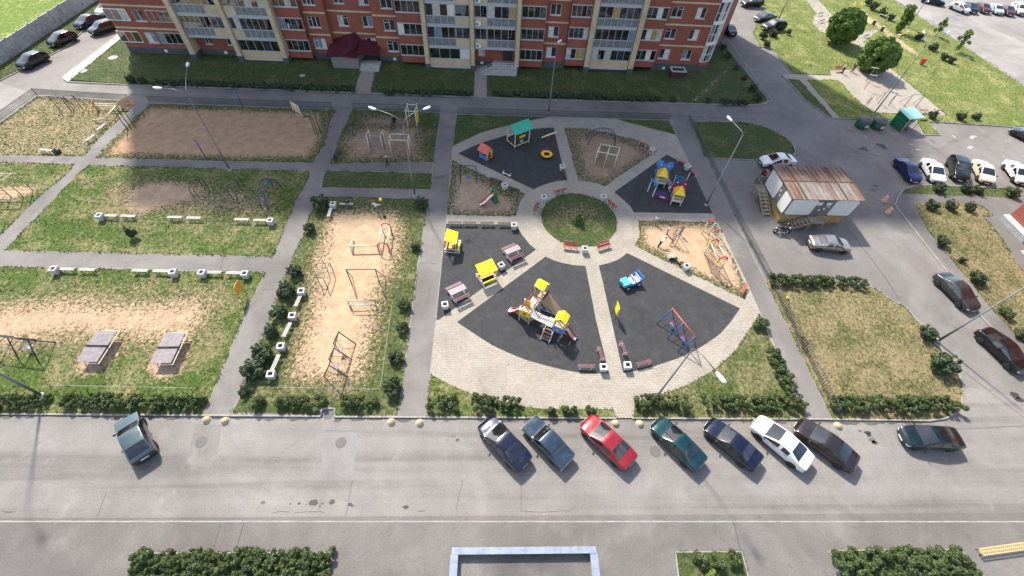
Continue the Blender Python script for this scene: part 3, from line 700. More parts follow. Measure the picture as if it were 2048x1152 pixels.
# storeys above the picture and the wing that runs back from the corner
part('upper_storeys', BRICK, (-57.4, -47.31, .62, 15, 16.5, 41), (-46.4, 13.9, .2, 15, 16.51, 40.99), (-58, -20, 3.3, 15, 0, 16.4), (-20, 33.1, 3.2, 15, 0, 16.4), (14, 35.4, 1.2, 15, 16.52, 41.01))
b = MB(); b.ext([(33.2, 4.5, 0), (35.7, 4.6, 0), (44.6, 19.6, 0), (38, 24, 0), (20, 16, 0)], (0, 0, 41)); b.build('rear_wing', BRICK, bld)
# entrance vestibule with a plum metal roof
MROOF = M('roof_plum', (.075, .012, .022), .4, var=.3)
v = MB(); v.bx(-25.5, -21.5, -1.9, 1.99, 0, 2.0); v.build('vestibule_wall', M('render_grey', (.22, .20, .19), .8), bld)
b = MB(); b.add([(-26.1, -2.5, 2.05), (-23.7, -2.5, 2.25), (-21.3, -2.5, 2.02), (-26.1, 1.9, 2.5), (-22.0, 1.9, 3.9), (-21.0, 1.9, 2.2)], [(0, 1, 4, 3), (1, 2, 5, 4)])
o = b.build('porch_roof', MROOF, bld); sm = o.modifiers.new('t', 'SOLIDIFY'); sm.thickness = .08
b = MB()
for k in range(9): t = k / 8; b.bar(Vector((-26.1, -2.5 + 4.4 * t, 2.12 + .45 * t)), Vector((-23.7 + 1.7 * t, -2.5 + 4.4 * t, 2.32 + 1.65 * t)), .06, .05)
b.build('roof_rib', MROOF, o)
b = MB(); b.add([(-21.5, -1.4, 2.3), (-18.3, -1.2, 2.0), (-18.3, 1.9, 2.6), (-21.5, 1.9, 2.9)], [(0, 1, 2, 3)]); o = b.build('side_roof', MROOF, bld); o.modifiers.new('t', 'SOLIDIFY').thickness = .08
for k in range(5): part('entrance_step', CONC, (-21.4, -18.4, -2.6 + k * .32, -2.6 + (k + 1) * .32 + (.9 if k == 4 else 0), 0, .12 * (k + 1)))
# second entrance: raised landing with stair and railing
part('landing', CONC, (-.6, 3.2, -2.3, .84, 0, 1.0))
for k in range(6): part('landing_step', CONC, (-2.5 + k * .32, -2.5 + (k + 1) * .32, -2.3, -.9, 0, .15 * (k + 1)))
b = MB()
for z in (.35, .7, 1.05): b.tube([(-2.6, -2.28, z), (-.6, -2.28, 1.0 + z), (3.1, -2.28, 1.0 + z)], .025, 6)
for x in (-2.6, -1.6, -.6, .4, 1.4, 2.4, 3.1): zz = max(0, min(1, (x + 2.6) / 2)); b.tube([(x, -2.28, zz), (x, -2.28, zz + 1.05)], .025, 6)
b.build('railing', M('rail_white', (.55, .55, .55), .4), bld)
for x, Y in ((-52, 71.6), (-43, 71.9), (-16.6, 72.0), (-2.6, 71.9), (27.5, 72.6)): part('vent_grille', FRAMEW, (x, x + .45, Y - BY - .075, Y - BY + .02, .32, .72))
vb = thing('basement_vent', 'plum brick light-well box with pale concrete rim by the right end of the building', 'light well', (29.6, 71.0, ZC))
MB().bx(-1.1, 1.1, -.7, .7, 0, .95).build('shaft_wall', M('brick_plum', (.06, .02, .02), .8), vb)
b = MB(); b.bx(-1.25, 1.25, -.85, -.6, .952, 1.1); b.bx(-1.25, 1.25, .6, .85, .952, 1.1); b.bx(-1.25, -1.0, -.6, .6, .952, 1.1); b.bx(1.0, 1.25, -.6, .6, .952, 1.1); b.build('rim', CONC, vb)

# --- neighbouring building at the right edge ---------------------------------
nb = thing('corner_building', 'corner of a red brick building with pale ledge at the right edge', 'building', (61.4, 38.2, 0))
b = MB(); b.bx(1.0, 14, -4.0, 0, .9, 27); b.bx(1.6, 14, -5.6, -4.01, .9, 26.9); b.bx(1.0, 14, -24, -5.61, .9, 27.02); b.build('wall', BRICK, nb)
b = MB(); b.bx(.35, 13.9, -4.0, -.02, 0, .74); b.bx(.95, 13.9, -24, -4.01, 0, .735); b.build('plinth', M('plinth_panel', (.27, .27, .28), .7), nb)
b = MB(); b.bx(.3, 1.0, -4.0, 0, .742, .9); b.bx(.9, 1.6, -5.6, -4.01, .742, .9); b.build('ledge', WHITEP, nb)
for k in range(5): MB().bx(.33, .349, -3.9 + k * .78, -3.14 + k * .78, .02, .72).build('plinth_panel', M('plinth_slab', (.33, .33, .34), .6, var=.3), nb)
for k in range(3): MB().bx(-.9 + k * .3, 1.0 - .002 * k, -9.2, -5.2 - k * .25, 0, .17 * (k + 1)).build('porch_step', CONC, nb)

# --- entrance canopy of the near building -----------------------------------
cn = thing('entrance_canopy', 'flat roof of entrance canopy with blue-grey metal parapet at the bottom edge', 'canopy', (2.24, 3.6, 0))
b = MB(); b.bx(-4.1, 4.1, -9, -.35, 2.7, 3.0); b.build('roof_slab', asphalt('roof_felt', .10, crack=.2, patch=.5), cn)
ZN = M('zinc_sheet', (.27, .31, .37), .35, .35, var=.25, scale=2)
b = MB(); b.bx(-4.1, 4.1, -.34, -.1, 2.6, 3.46); b.build('parapet_wall', CONC, cn); b = MB(); b.bx(-4.46, -4.11, -9, -.1, 2.6, 3.46); b.bx(4.11, 4.46, -9, -.1, 2.6, 3.46); b.build('parapet_wall', CONC, cn)
for k in range(4): MB().bx(-4.46 + 2.23 * k + .004, -2.23 + 2.23 * k - .004, -.4, -.02, 3.462, 3.5).build('coping', ZN, cn)
for s in (-1, 1):
    for k in range(3): MB().bx(s * 4.29 - .23, s * 4.29 + .23, -.41 - 2.6 * (k + 1), -.41 - 2.6 * k - .008, 3.462, 3.5).build('coping', ZN, cn)
for s in (-1, 1): MB().bx(s * 3.9 - .2, s * 3.9 + .2, -.8, -.4, .1, 2.69).build('column', CONC, cn)

# --- precast concrete fence at the far left -----------------------------------
fp = thing('concrete_fence', 'tall grey precast concrete panel fence along the meadow at upper left', 'fence', (-73.1, 62, 0), R(89.2))
PCON = M('precast_concrete', (.40, .41, .43), .85, var=.25, scale=1.2, dirt=(.2, .2, .21))
pm = MB(); pm.bx(.03, 2.47, -.06, .06, .1, 2.35)
for z in (.45, .95, 1.45, 1.95): pm.bx(.1, 2.4, -.09, -.061, z - .16, z + .16)
pme = pm.mesh('fence_panel', PCON); pp = MB().bx(-.09, .09, -.12, .12, 0, 2.5).mesh('fence_post', PCON)
for k in range(-6, 22):
    for nm, me, x in (('fence_panel', pme, k * 2.5), ('fence_post', pp, k * 2.5)):
        o = bpy.data.objects.new(nm, me); col.objects.link(o); o.parent = fp; o.location = (x, 0, 0); o.rotation_euler.x = random.uniform(-.02, .02) if nm == 'fence_panel' else 0

# --- rusty-roofed site cabin ---------------------------------------------------
kb = thing('site_cabin', 'white panelled cabin with rusty corrugated roof raised on a timber base', 'cabin', (37.0, 39.4, 0), R(.3))
CABW = M('cabin_panel_white', (.66, .65, .63), .45, var=.08, dirt=(.52, .5, .47))
CABG = M('cabin_frame_grey', (.13, .135, .13), .5)
OSB = M('osb_board', (.36, .24, .10), .75, var=.35, scale=4)
def rust_mat(name='rusty_sheet', st=[(.3, (.09, .048, .034)), (.45, (.15, .08, .052)), (.6, (.20, .14, .11)), (.78, (.25, .23, .22))]):
    m, nt, b, L = newmat(name); p = gpos(nt); v = mapped(nt, (1.1, .28, 1), 0)
    c = ramp(nt, noise(nt, 1.3, 7, .72, v, .6), st)
    sx = nd(nt, 'ShaderNodeSeparateXYZ'); L(p, sx.inputs[0])
    L(mix(nt, .5, c, ramp(nt, noise(nt, 9, 4, .7, p), [(.3, .6), (.7, 1.3)]), 'MULTIPLY'), b.inputs['Base Color']); b.inputs['Roughness'].default_value = .7; return m
RUST = rust_mat()
RUSTG = rust_mat('grey_sheet', [(.3, (.12, .08, .058)), (.45, (.18, .145, .12)), (.6, (.225, .205, .19)), (.78, (.27, .275, .285))])
b = MB(); b.bx(-3.7, 3.7, -2.5, 2.5, 0.02, 1.35); b.build('base_skirt', OSB, kb)
for k in range(8):
    MB().bx(-3.74 + k * .935 + .01, -3.74 + (k + 1) * .935 - .01, -2.56, -2.503, .05, 1.34).build('base_board', OSB, kb)
b = MB(); b.bx(-4, 4, -2.8, 2.8, 1.36, 3.86); b.build('cabin_body', CABG, kb)
def rpanel(name, c, w, h, axis, mat, r=.3):
    """panel with rounded corners on a wall"""
    ps = []
    for sx, sy, a0 in ((1, 1, 0), (-1, 1, 90), (-1, -1, 180), (1, -1, 270)):
        for k in range(5): a = R(a0 + k * 22.5); ps.append((sx * (w / 2 - r) + r * math.cos(a), sy * (h / 2 - r) + r * math.sin(a)))
    if axis == 'y': poly = [(c[0] + x, c[1], c[2] + z) for x, z in ps]; v_ = (0, -.03, 0)
    else: poly = [(c[0], c[1] + x, c[2] + z) for x, z in ps]; v_ = (-.03, 0, 0)
    return MB().ext(poly, v_).build(name, mat, kb)
rpanel('wall_panel', (-2.35, -2.8, 2.6), 3.0, 2.2, 'y', CABW); rpanel('wall_panel', (2.55, -2.8, 2.6), 2.7, 2.2, 'y', CABW)
rpanel('wall_panel', (-4, 1.2, 2.6), 2.7, 2.2, 'x', CABW); rpanel('wall_panel', (-4, -1.95, 2.6), 1.5, 2.2, 'x', CABW)
d_ = MB().bx(.05, .95, -2.86, -2.802, 1.45, 3.5).build('door', M('cabin_door', (.17, .165, .14), .5), kb); MB().bx(.12, .18, -2.92, -2.862, 2.3, 2.5).build('handle', STEELG, d_)
for x in (-.55, .5): MB().bx(x - .28, x + .28, -2.875, -2.863 + .058 * (x < 0), 3.0, 3.4).build('door_window', CABW, d_)
for i, (x, z) in enumerate(((.15, 2.4), (.55, 2.65), (-.3, 2.2))): MB().bx(x, x + .28, -2.88, -2.87, z, z + .2).build('notice', (WHITEP, M('notice_pink', (.6, .3, .25), .6), WHITEP)[i], kb)
for i, (y, z) in enumerate(((-.6, 2.9), (-.35, 2.5), (-.85, 2.45))): MB().bx(-4.02, -4.005, y, y + .26, z, z + .2).build('notice', (WHITEP, M('notice_pink', (.6, .3, .25), .6), M('notice_cyan', (.3, .6, .6), .6))[i], kb)
for s in (-1, 1):
    for k in range(14):
        x0 = -4.15 + k * .595; y0, y1 = (-2.95, .0) if s < 0 else (.02, 2.95); o = MB()
        o.add([(x0, y0, 3.87), (x0 + .585, y0, 3.87), (x0 + .585, y1, 4.02), (x0, y1, 4.02)] if s < 0 else [(x0, y0, 4.02), (x0 + .585, y0, 4.02), (x0 + .585, y1, 3.87), (x0, y1, 3.87)], [(0, 1, 2, 3)])
        o.bar((x0 + .58, y0, 3.89 if s < 0 else 4.04), (x0 + .58, y1, 4.04 if s < 0 else 3.89), .05, .07)
        o = o.build('roof_sheet', RUSTG if s < 0 and k not in (0, 1, 8, 13) else RUST, kb); o.modifiers.new('t', 'SOLIDIFY').thickness = .012
b = MB()
for x in (-2.6, 2.1): b.bar((x, -2.9, 3.98), (x, 0, 4.13), .09, .09); b.bar((x, .03, 4.13), (x, 2.9, 3.98), .09, .09)
b.bar((-4.15, 0.01, 4.06), (4.15, 0.01, 4.06), .12, .05); b.build('roof_batten', M('timber_dark', (.10, .075, .055), .8), kb)
TIMB = M('timber_weathered', (.28, .23, .18), .8)
def stair(nm, M_, w=1.0, n=6, run=.3, z=1.3, land=1.6):
    s = MB()
    def T(*p): return M_ @ Vector(p)
    def pl(x0, x1, y0, y1, z0, z1): s.add([T(x, y, z_) for z_ in (z0, z1) for y in (y0, y1) for x in (x0, x1)], [(0, 2, 3, 1), (4, 5, 7, 6), (0, 1, 5, 4), (2, 6, 7, 3), (0, 4, 6, 2), (1, 3, 7, 5)])
    pl(0, land, 0, w, z - .08, z)
    for k in range(n): pl(-(k + 1) * run, -k * run - .04, .06, w - .06, z - (k + 1) * z / (n + 1) - .04, z - (k + 1) * z / (n + 1))
    for y in (.03, w - .03): s.bar(T(0, y, z - .1), T(-(n + .6) * run, y, .02), .06, .2)
    for y in (.03,): 
        s.bar(T(0, y, z + .9), T(-n * run, y, .9 + .2), .05, .05); s.bar(T(0, y, z + .9), T(land, y, z + .9), .05, .05)
        for x in (0, land): s.bar(T(x, y, z), T(x, y, z + .9), .05, .05)
        s.bar(T(-n * run, y, .1), T(-n * run, y, 1.1), .05, .05)
    for x in (.05, land - .05): s.bar(T(x, .08, 0), T(x, .08, z - .08), .12, .12)
    return s.build(nm, TIMB, kb)
stair('front_stair', Matrix.Translation((-.9, -3.95, 0)), 1.1, 6, .33)
stair('side_stair', Matrix.Translation((-5.1, 1.2, 0)) @ Matrix.Rotation(R(90), 4, 'Z') @ Matrix.Scale(-1, 4, (0, 1, 0)), 1.05, 6, .45, land=1.4)
MB().box((-4.65, 2.75, 1.9), (1.2, .05, 1.1)).build('stair_screen', CABG, kb)
# ------------------------------------------------------------------ vegetation
def leaf_mat(name, dark, mid, light):
    m, nt, b, L = newmat(name); g = nd(nt, 'ShaderNodeNewGeometry')
    n = noise(nt, 1.6, 3, .6, g.outputs['Position'])
    k = math_(nt, 'ADD', math_(nt, 'MULTIPLY', g.outputs['Random Per Island'], .6), math_(nt, 'MULTIPLY', n, .4))
    L(ramp(nt, k, [(.15, dark), (.5, mid), (.85, light)]), b.inputs['Base Color'])
    b.inputs['Roughness'].default_value = .6; b.inputs['Specular IOR Level'].default_value = .3
    MATS[name] = m; return m
LEAF = leaf_mat('leaf_shrub', (.026, .046, .014), (.058, .088, .028), (.118, .15, .055))
LEAFD = leaf_mat('leaf_dark', (.02, .038, .016), (.045, .07, .03), (.10, .13, .062))
LEAFW = leaf_mat('leaf_willow', (.05, .10, .016), (.10, .175, .03), (.19, .27, .065))
LEAFP = leaf_mat('leaf_pale', (.06, .10, .02), (.12, .18, .035), (.24, .30, .08))
BARK = M('bark', (.07, .055, .04), .9, var=.3)
def leaves(blobs, size, per, seed=0, aspect=1.9, inner=.55, droop=.15):
    """leaf quads spread over the outer volume of many small clumps; numpy arrays of verts and quads"""
    rs = np.random.RandomState(seed); B = np.array(blobs, float)
    cnt = np.maximum(6, (per * (B[:, 3] / B[:, 3].mean()) ** 2).astype(int)); idx = np.repeat(np.arange(len(B)), cnt); n = len(idx)
    d = rs.normal(size=(n, 3)); d[:, 2] += .25; d /= np.linalg.norm(d, axis=1)[:, None]
    rr = B[idx, 3] * (inner + (1.08 - inner) * rs.rand(n) ** .5)
    c = B[idx, :3] + d * rr[:, None] * np.array([1, 1, .9])
    nrm = d + rs.normal(size=(n, 3)) * .55; nrm /= np.linalg.norm(nrm, axis=1)[:, None]
    t = np.cross(nrm, rs.normal(size=(n, 3))); t /= np.linalg.norm(t, axis=1)[:, None]; t[:, 2] -= droop; w = np.cross(nrm, t)
    s = size * (.6 + .8 * rs.rand(n))[:, None]
    a = t * s * .5 * aspect; e = w * s * .5
    V = np.stack([c - a, c - a * .1 + e, c + a, c - a * .1 - e], 1).reshape(-1, 3)
    return V, np.arange(4 * n).reshape(-1, 4)
def leaf_mesh(name, V, F, mat):
    me = bpy.data.meshes.new(name); me.vertices.add(len(V)); me.vertices.foreach_set('co', V.astype(np.float32).ravel())
    me.loops.add(F.size); me.loops.foreach_set('vertex_index', F.ravel().astype(np.int32)); me.polygons.add(len(F))
    me.polygons.foreach_set('loop_start', np.arange(0, F.size, 4, dtype=np.int32)); me.update(calc_edges=True); me.materials.append(mat); return me
def ob(name, me, parent=None):
    o = bpy.data.objects.new(name, me); col.objects.link(o); o.parent = parent; return o
def shrub_mesh(seed, nb=13, h=1.0, mat=None, spiky=False):
    r = random.Random(seed); bl = []
    for k in range(nb):
        a = r.uniform(0, 2 * PI); q = .42 * math.sqrt(r.random()); z = h * (.22 + .58 * r.random() * (1 - (q / .5) ** 2 * .6)); bl.append((q * math.cos(a), q * math.sin(a), z, r.uniform(.13, .23)))
    bl.append((0, 0, h * .45, .3))
    if spiky:
        for k in range(10):
            a = r.uniform(0, 2 * PI); q = r.uniform(.3, .5); bl.append((q * math.cos(a), q * math.sin(a), h * r.uniform(.5, .95), .07))
    V, F = leaves(bl, .058, 150, seed); return leaf_mesh('foliage', V, F, mat or LEAF)
def stem_mesh(seed, h=.6):
    r = random.Random(seed); b = MB()
    for k in range(4): a = r.uniform(0, 6.28); b.tube([(0.03 * math.cos(a), .03 * math.sin(a), 0), (.25 * math.cos(a), .25 * math.sin(a), h)], [.025, .008], 5)
    return b.mesh('stem', BARK)
SH = {k: [(shrub_mesh(i * 7 + j, mat=m_, spiky=sp), stem_mesh(i)) for i in range(4)] for j, (k, m_, sp) in enumerate((('m', LEAF, False), ('d', LEAFD, True), ('p', LEAFP, False)))}
rv = random.Random(5)
def shrub(label, u, v, d=1.2, h=None, kind='m', group=None, name='shrub'):
    h = h or d * .9; p = G(u, v, ZC + h * .5); t = thing(name, label, 'shrub', (p.x, p.y, ZC), rv.uniform(0, 6.28), group)
    f, s = rv.choice(SH[kind]); o = ob('foliage', f, t); q = ob('stem', s, t); t.scale = (d * .94, d * .94, h); return t
def hedge(label, a, b_, w=1.0, h=.9, mat=None, seed=1, per=125, size=.07, group=None, gaps=0.0, z=None):
    """clipped or loose row: clumps along a plan line"""
    z0 = ZC if z is None else z; p, q = G(*a, z0 + h * .5), G(*b_, z0 + h * .5); d = q - p; L = d.length; r = random.Random(seed)
    t = thing('hedge', label, 'hedge', (p.x, p.y, z0), math.atan2(d.y, d.x), group); bl = []; n = int(L * w / .08)
    st = MB()
    for k in range(n):
        x = r.uniform(0, L); y = r.uniform(-w / 2, w / 2); env = 1 - (abs(y) / (w / 2)) ** 3 * .35
        hh = h * env * (.8 + .34 * mnoise.noise((x * 1.3, y * .9, seed * 3.1)) + .12 * mnoise.noise((x * 4, y * 4, seed))); 
        if gaps and mnoise.noise((x * .9, seed * 7.7, 1)) > .5 - gaps: continue
        bl.append((x, y, hh * r.uniform(.45, .95), r.uniform(.11, .25)))
    for k in range(int(L / .5)): x = r.uniform(.1, L - .1); y = r.uniform(-w / 3, w / 3); st.tube([(x, y, 0), (x + r.uniform(-.15, .15), y, h * .6)], [.02, .008], 4)
    V, F = leaves(bl, size, per, seed); ob('foliage', leaf_mesh('foliage', V, F, mat or LEAF), t); st.build('stems', BARK, t)['kind'] = 'stuff'; return t
def tree(name, label, u, v, z, crown, trunk_h, mat, size, per, seed, limbs=5, tr=.18, cat='tree', group=None):
    p = G(u, v, z); t = thing(name, label, cat, (p.x, p.y, ZC), 0, group)
    V, F = leaves(crown, size, per, seed, 2.6, .5, .35); ob('crown', leaf_mesh('crown', V, F, mat), t)
    r = random.Random(seed); b = MB(); b.tube([(0, 0, 0), (.04, .02, trunk_h * .5), (0, .05, trunk_h)], [tr, tr * .8, tr * .6], 8)
    for k in range(limbs):
        c = crown[r.randrange(len(crown))]; b.tube([(0, 0, trunk_h * .8), (c[0] * .45, c[1] * .45, trunk_h * .5 + c[2] * .5), (c[0] * .9, c[1] * .9, c[2])], [tr * .5, tr * .28, tr * .08], 6)
    b.build('trunk', BARK, t); return t
def ball_crown(R_, zc, n, seed, sq=.85, rb_=(.55, 1.0)):
    r = random.Random(seed); out = []
    for k in range(n):
        v = Vector((r.gauss(0, 1), r.gauss(0, 1), r.gauss(.1, 1))).normalized() * R_ * (.74 + .26 * r.random()); out.append((v.x, v.y, zc + v.z * sq, r.uniform(*rb_)))
    return out
tree('willow_tree', 'big round green willow behind, beside the pale park path', 1689, 57, 2.6, ball_crown(2.75, 2.9, 190, 1, .9, (.4, .62)), 1.6, LEAFW, .17, 330, 1, 8, .25)
tree('willow_tree', 'big round green willow in front, beside the paved exercise area', 1757, 115, 2.4, ball_crown(2.6, 2.7, 190, 2, .88, (.4, .62)), 1.5, LEAFW, .17, 330, 2, 8, .25)
tree('upright_tree', 'upright narrow bushy tree beside the tall lamp post at upper right', 1808, 42, 2.0, [(random.uniform(-.7, .7), random.uniform(-.7, .7), z, .55) for z in np.linspace(.7, 4.3, 22)], 1.5, LEAFW, .2, 90, 3, 5, .1)
tree('sapling', 'thin young tree with sparse pale leaves near the kerb of the upper right car park', 1880, 60, 1.2, [(random.uniform(-.6, .6), random.uniform(-.6, .6), z, .3) for z in np.linspace(.9, 3.0, 14)], 2.4, LEAFP, .15, 34, 4, 6, .05)
tree('sapling', 'thin young tree, the larger and nearer of two along the upper right car park', 1922, 88, 1.4, [(random.uniform(-.75, .75), random.uniform(-.75, .75), z, .36) for z in np.linspace(.8, 3.5, 18)], 2.8, LEAFP, .15, 42, 5, 6, .06)
# small spruce in the round lawn
def spruce(label, u, v, h, r):
    bl = [(r * (1 - z) * math.cos(a) * .75, r * (1 - z) * math.sin(a) * .75, .1 + z * h, .07 + .16 * (1 - z)) for z in np.linspace(0, .95, 9) for a in np.linspace(0, 6.28, 8)[:-1] + z * 5]
    p = G(u, v, ZC + h * .4); t = thing('spruce_sapling', label, 'tree', (p.x, p.y, ZC)); V, F = leaves(bl, .08, 26, 9, 2.4, .2, .3); ob('crown', leaf_mesh('crown', V, F, leaf_mat('leaf_spruce', (.05, .085, .02), (.09, .14, .035), (.18, .23, .08))), t)
    MB().tube([(0, 0, 0), (0, 0, h)], [.04, .01], 6).build('trunk', BARK, t)
spruce('small green spruce growing in the middle of the round lawn', 1157, 437, 1.5, .7)
bt = shrub('straggly leaning bush alone on the lawn below the pale benches', 262, 466, .95, 1.5, 'd')
# hedges under the far building
hedge('dark low hedge under the left half of the brick building', (305, 163), (709, 178), .9, .8, LEAFD, 1, 50, .13)
hedge('dark low hedge between the two entrance paths of the brick building', (764, 182), (943, 187), .9, .8, LEAFD, 2, 50, .13)
hedge('dark low hedge right of the second entrance path of the brick building', (986, 186), (1326, 197), .95, .8, LEAFD, 3, 50, .13)
hedge('short dark hedge at the corner where the back lane turns', (1440, 203), (1496, 203), .9, .9, LEAFD, 4, 50, .13)
for i, (u, v, d, lb) in enumerate(((260, 157, 1.2, 'dark bush leftmost at the left end of the building hedge'), (281, 159, 1.2, 'dark bush just left of the long building hedge'), (1346, 197, 1.0, 'dark bush at the right end of the building hedge'), (1418, 200, 1.0, 'dark bush alone beside the trodden track across the lawn'),
     (1517, 193, 1.4, 'dark bush at the rounded lawn corner by the lane'), (1507, 174, 1.3, 'second dark bush up from the rounded lawn corner'), (1490, 155, 1.0, 'third dark bush up from the rounded lawn corner'), (1475, 134, .9, 'fourth dark bush up from the rounded lawn corner'),
     (1457, 110, 1.1, 'dark bush below the curved glass corner of the building'), (1447, 93, 1.1, 'dark bush nearest the curved glass corner of the building'))): shrub(lb, u, v, d, None, 'd')
# hedges of the courtyard
hedge('hedge along the front kerb at the lower left edge of the picture', (-30, 801), (86, 804), 1.1, .9, None, 11)
hedge('long green hedge in front of the table tennis lawn', (126, 799), (404, 805), 1.1, .95, None, 12)
hedge('bushy hedge left of the kerb notch with the manhole', (556, 803), (650, 803), 1.0, .9, None, 13)
hedge('bushy hedge right of the kerb notch with the manhole', (683, 801), (752, 804), 1.0, .9, None, 14)
hedge('short hedge at the lower left corner of the paved plaza', (857, 804), (914, 805), 1.1, .95, None, 15)
hedge('hedge behind the blue-black sedan at the plaza edge', (944, 801), (1040, 808), 1.15, 1.0, None, 16)
hedge('hedge round the foot of the leaning lamp post at the plaza edge', (1269, 803), (1376, 803), 1.2, 1.0, None, 17)
hedge('long hedge behind the navy and white sedans', (1408, 804), (1612, 804), 1.15, 1.0, None, 18)
hedge('hedge running along the right-hand path down to the long front hedge', (1545, 700), (1588, 788), 1.15, 1.0, None, 19)
hedge('hedge at the top of the dry lawn with the bicycle', (1540, 558), (1735, 563), 1.15, 1.0, None, 20)
hedge('long hedge along the bottom of the dry lawn with the bicycle', (1664, 806), (1920, 806), 1.3, 1.0, None, 21)
hedge('big clipped hedge bed at the bottom left of the picture', (262, 1128), (662, 1128), 1.7, 1.1, None, 22, 140, .07, z=.13)
hedge('dense hedge bed at the bottom right of the picture', (1672, 1124), (1945, 1124), 1.7, 1.1, None, 23, 140, .07, z=.13)
for i, (u, v, d, h, k, lb) in enumerate((
    (639, 404, 1.9, 1.7, 'd', 'big dark bush at the top left corner of the swing court'), (617, 455, 1.2, 1.1, 'd', 'small bush by the path beside the top of the swing court'),
    (588, 541, 1.4, 1.2, 'd', 'topmost bush of the row left of the swing court'), (572, 580, 1.7, 1.4, 'd', 'bush left of the topmost bin beside the swing court'), (555, 624, 1.5, 1.2, 'd', 'bush left of the second bin beside the swing court'),
    (543, 659, 1.4, 1.1, 'd', 'bush left of the middle bench beside the swing court'), (526, 704, 1.8, 1.4, 'd', 'large bush just above the biggest one of the row by the path'), (507, 732, 2.0, 1.5, 'd', 'biggest bush of the row by the path left of the swing court'),
    (488, 782, .9, .8, 'd', 'small bush at the lower left corner of the swing court'), (512, 805, 1.2, 1.0, 'm', 'bush at the front kerb beside the left path exit'),
    (781, 774, 1.6, 1.4, 'd', 'lowest and biggest bush right of the swing court'), (793, 712, 1.3, 1.1, 'd', 'second bush from the bottom right of the swing court'), (802, 655, 1.2, .9, 'd', 'third bush from the bottom right of the swing court'), (808, 610, 1.2, 1.0, 'd', 'fourth bush from the bottom right of the swing court'),
    (832, 494, 1.0, .9, 'd', 'upper bush at the right edge of the swing court'), (842, 405, 1.5, 1.3, 'd', 'bush at the foot of the double lamp post'),
    (1102, 821, .8, .9, 'm', 'small bush behind the old blue sedan'), (1131, 820, .9, .9, 'm', 'left of the paired small bushes between blue and red sedans'), (1147, 819, .8, .9, 'm', 'right of the paired small bushes between blue and red sedans'), (1181, 821, .9, .9, 'm', 'small bush behind the bonnet of the red sedan'),
    (1524, 647, 1.5, 1.2, 'm', 'round bush at the right rim of the paved plaza'), (1857, 665, 1.7, 1.3, 'd', 'bush beside the lamp post at the dry lawn corner'), (1890, 727, 2.2, 1.7, 'd', 'largest bush at the right edge of the dry lawn'),
    (1881, 376, 1.4, 1.1, 'd', 'bush in front of the black off-road car'), (1936, 375, 1.4, 1.1, 'd', 'left of two joined bushes in front of the cream car'), (1957, 377, 1.3, 1.0, 'd', 'right of two joined bushes in front of the cream car'), (2029, 382, 1.9, 1.3, 'm', 'sunlit bush at the right edge above the brick corner'),
    (1866, 409, 1.5, 1.1, 'd', 'leftmost bush of three along the right-hand walkway'), (1903, 410, 1.4, 1.1, 'd', 'middle bush of three along the right-hand walkway'), (1942, 412, 1.2, 1.1, 'd', 'rightmost bush of three along the right-hand walkway'),
    (1886, 481, 1.5, 1.2, 'd', 'bush midway on the dry lawn below the right-hand walkway'), (1927, 520, .8, .7, 'd', 'small bush on the dry lawn above the grey sedan'), (1957, 554, 1.7, 1.3, 'd', 'bush right behind the grey sedan'), (2016, 625, 1.3, 1.0, 'm', 'bush under the leaning lamp pole at the right edge'), (2046, 668, 1.2, 1.0, 'm', 'bush cut by the right edge behind the black sedan'),
    (1738, 3, 1.4, 1.4, 'd', 'bush farthest up in the row along the upper right car park'), (1750, 11, 1.9, 1.7, 'd', 'second bush from the top along the upper right car park'), (1766, 23, 1.8, 1.6, 'd', 'third bush from the top along the upper right car park'), (1783, 34, 1.5, 1.3, 'd', 'fourth bush from the top along the upper right car park'),
    (1842, 72, 1.7, 1.3, 'd', 'bush on the green below the double lamp heads'), (1869, 93, 1.6, 1.3, 'd', 'bush next down the green from the double lamp heads'), (1890, 112, 1.4, 1.2, 'd', 'left of the lowest pair of bushes on the sloping green'), (1904, 119, 1.3, 1.1, 'd', 'right of the lowest pair of bushes on the sloping green'),
    (1527, 69, 1.5, 1.4, 'd', 'bush beside the parked black cars by the lane corner'), (1548, 65, 1.7, 1.3, 'd', 'wide bush in front of the parked black off-roader'), (1534, 86, 1.3, 1.1, 'd', 'bush at the lane corner below the parked black cars'), (1578, 63, .9, 1.1, 'd', 'small bush right of the parked black off-roader'),
    (1869, 228, 1.4, 1.2, 'd', 'bush right behind the green waste shelter'), (1922, 231, 1.4, 1.2, 'd', 'left of two bushes on the green above the right car park'), (1955, 232, 1.2, 1.0, 'd', 'right of two bushes on the green above the right car park'),
    (1404, 1118, 1.2, 1.0, 'm', 'left bush in the small bed at the bottom'), (1437, 1124, 1.2, .9, 'm', 'middle bush in the small bed at the bottom'), (1470, 1117, 1.0, .9, 'm', 'right bush in the small bed at the bottom'), (1420, 1150, .9, .6, 'p', 'pale leafy bush lowest in the small bed at the bottom'))): shrub(lb, u, v, d, h, k)
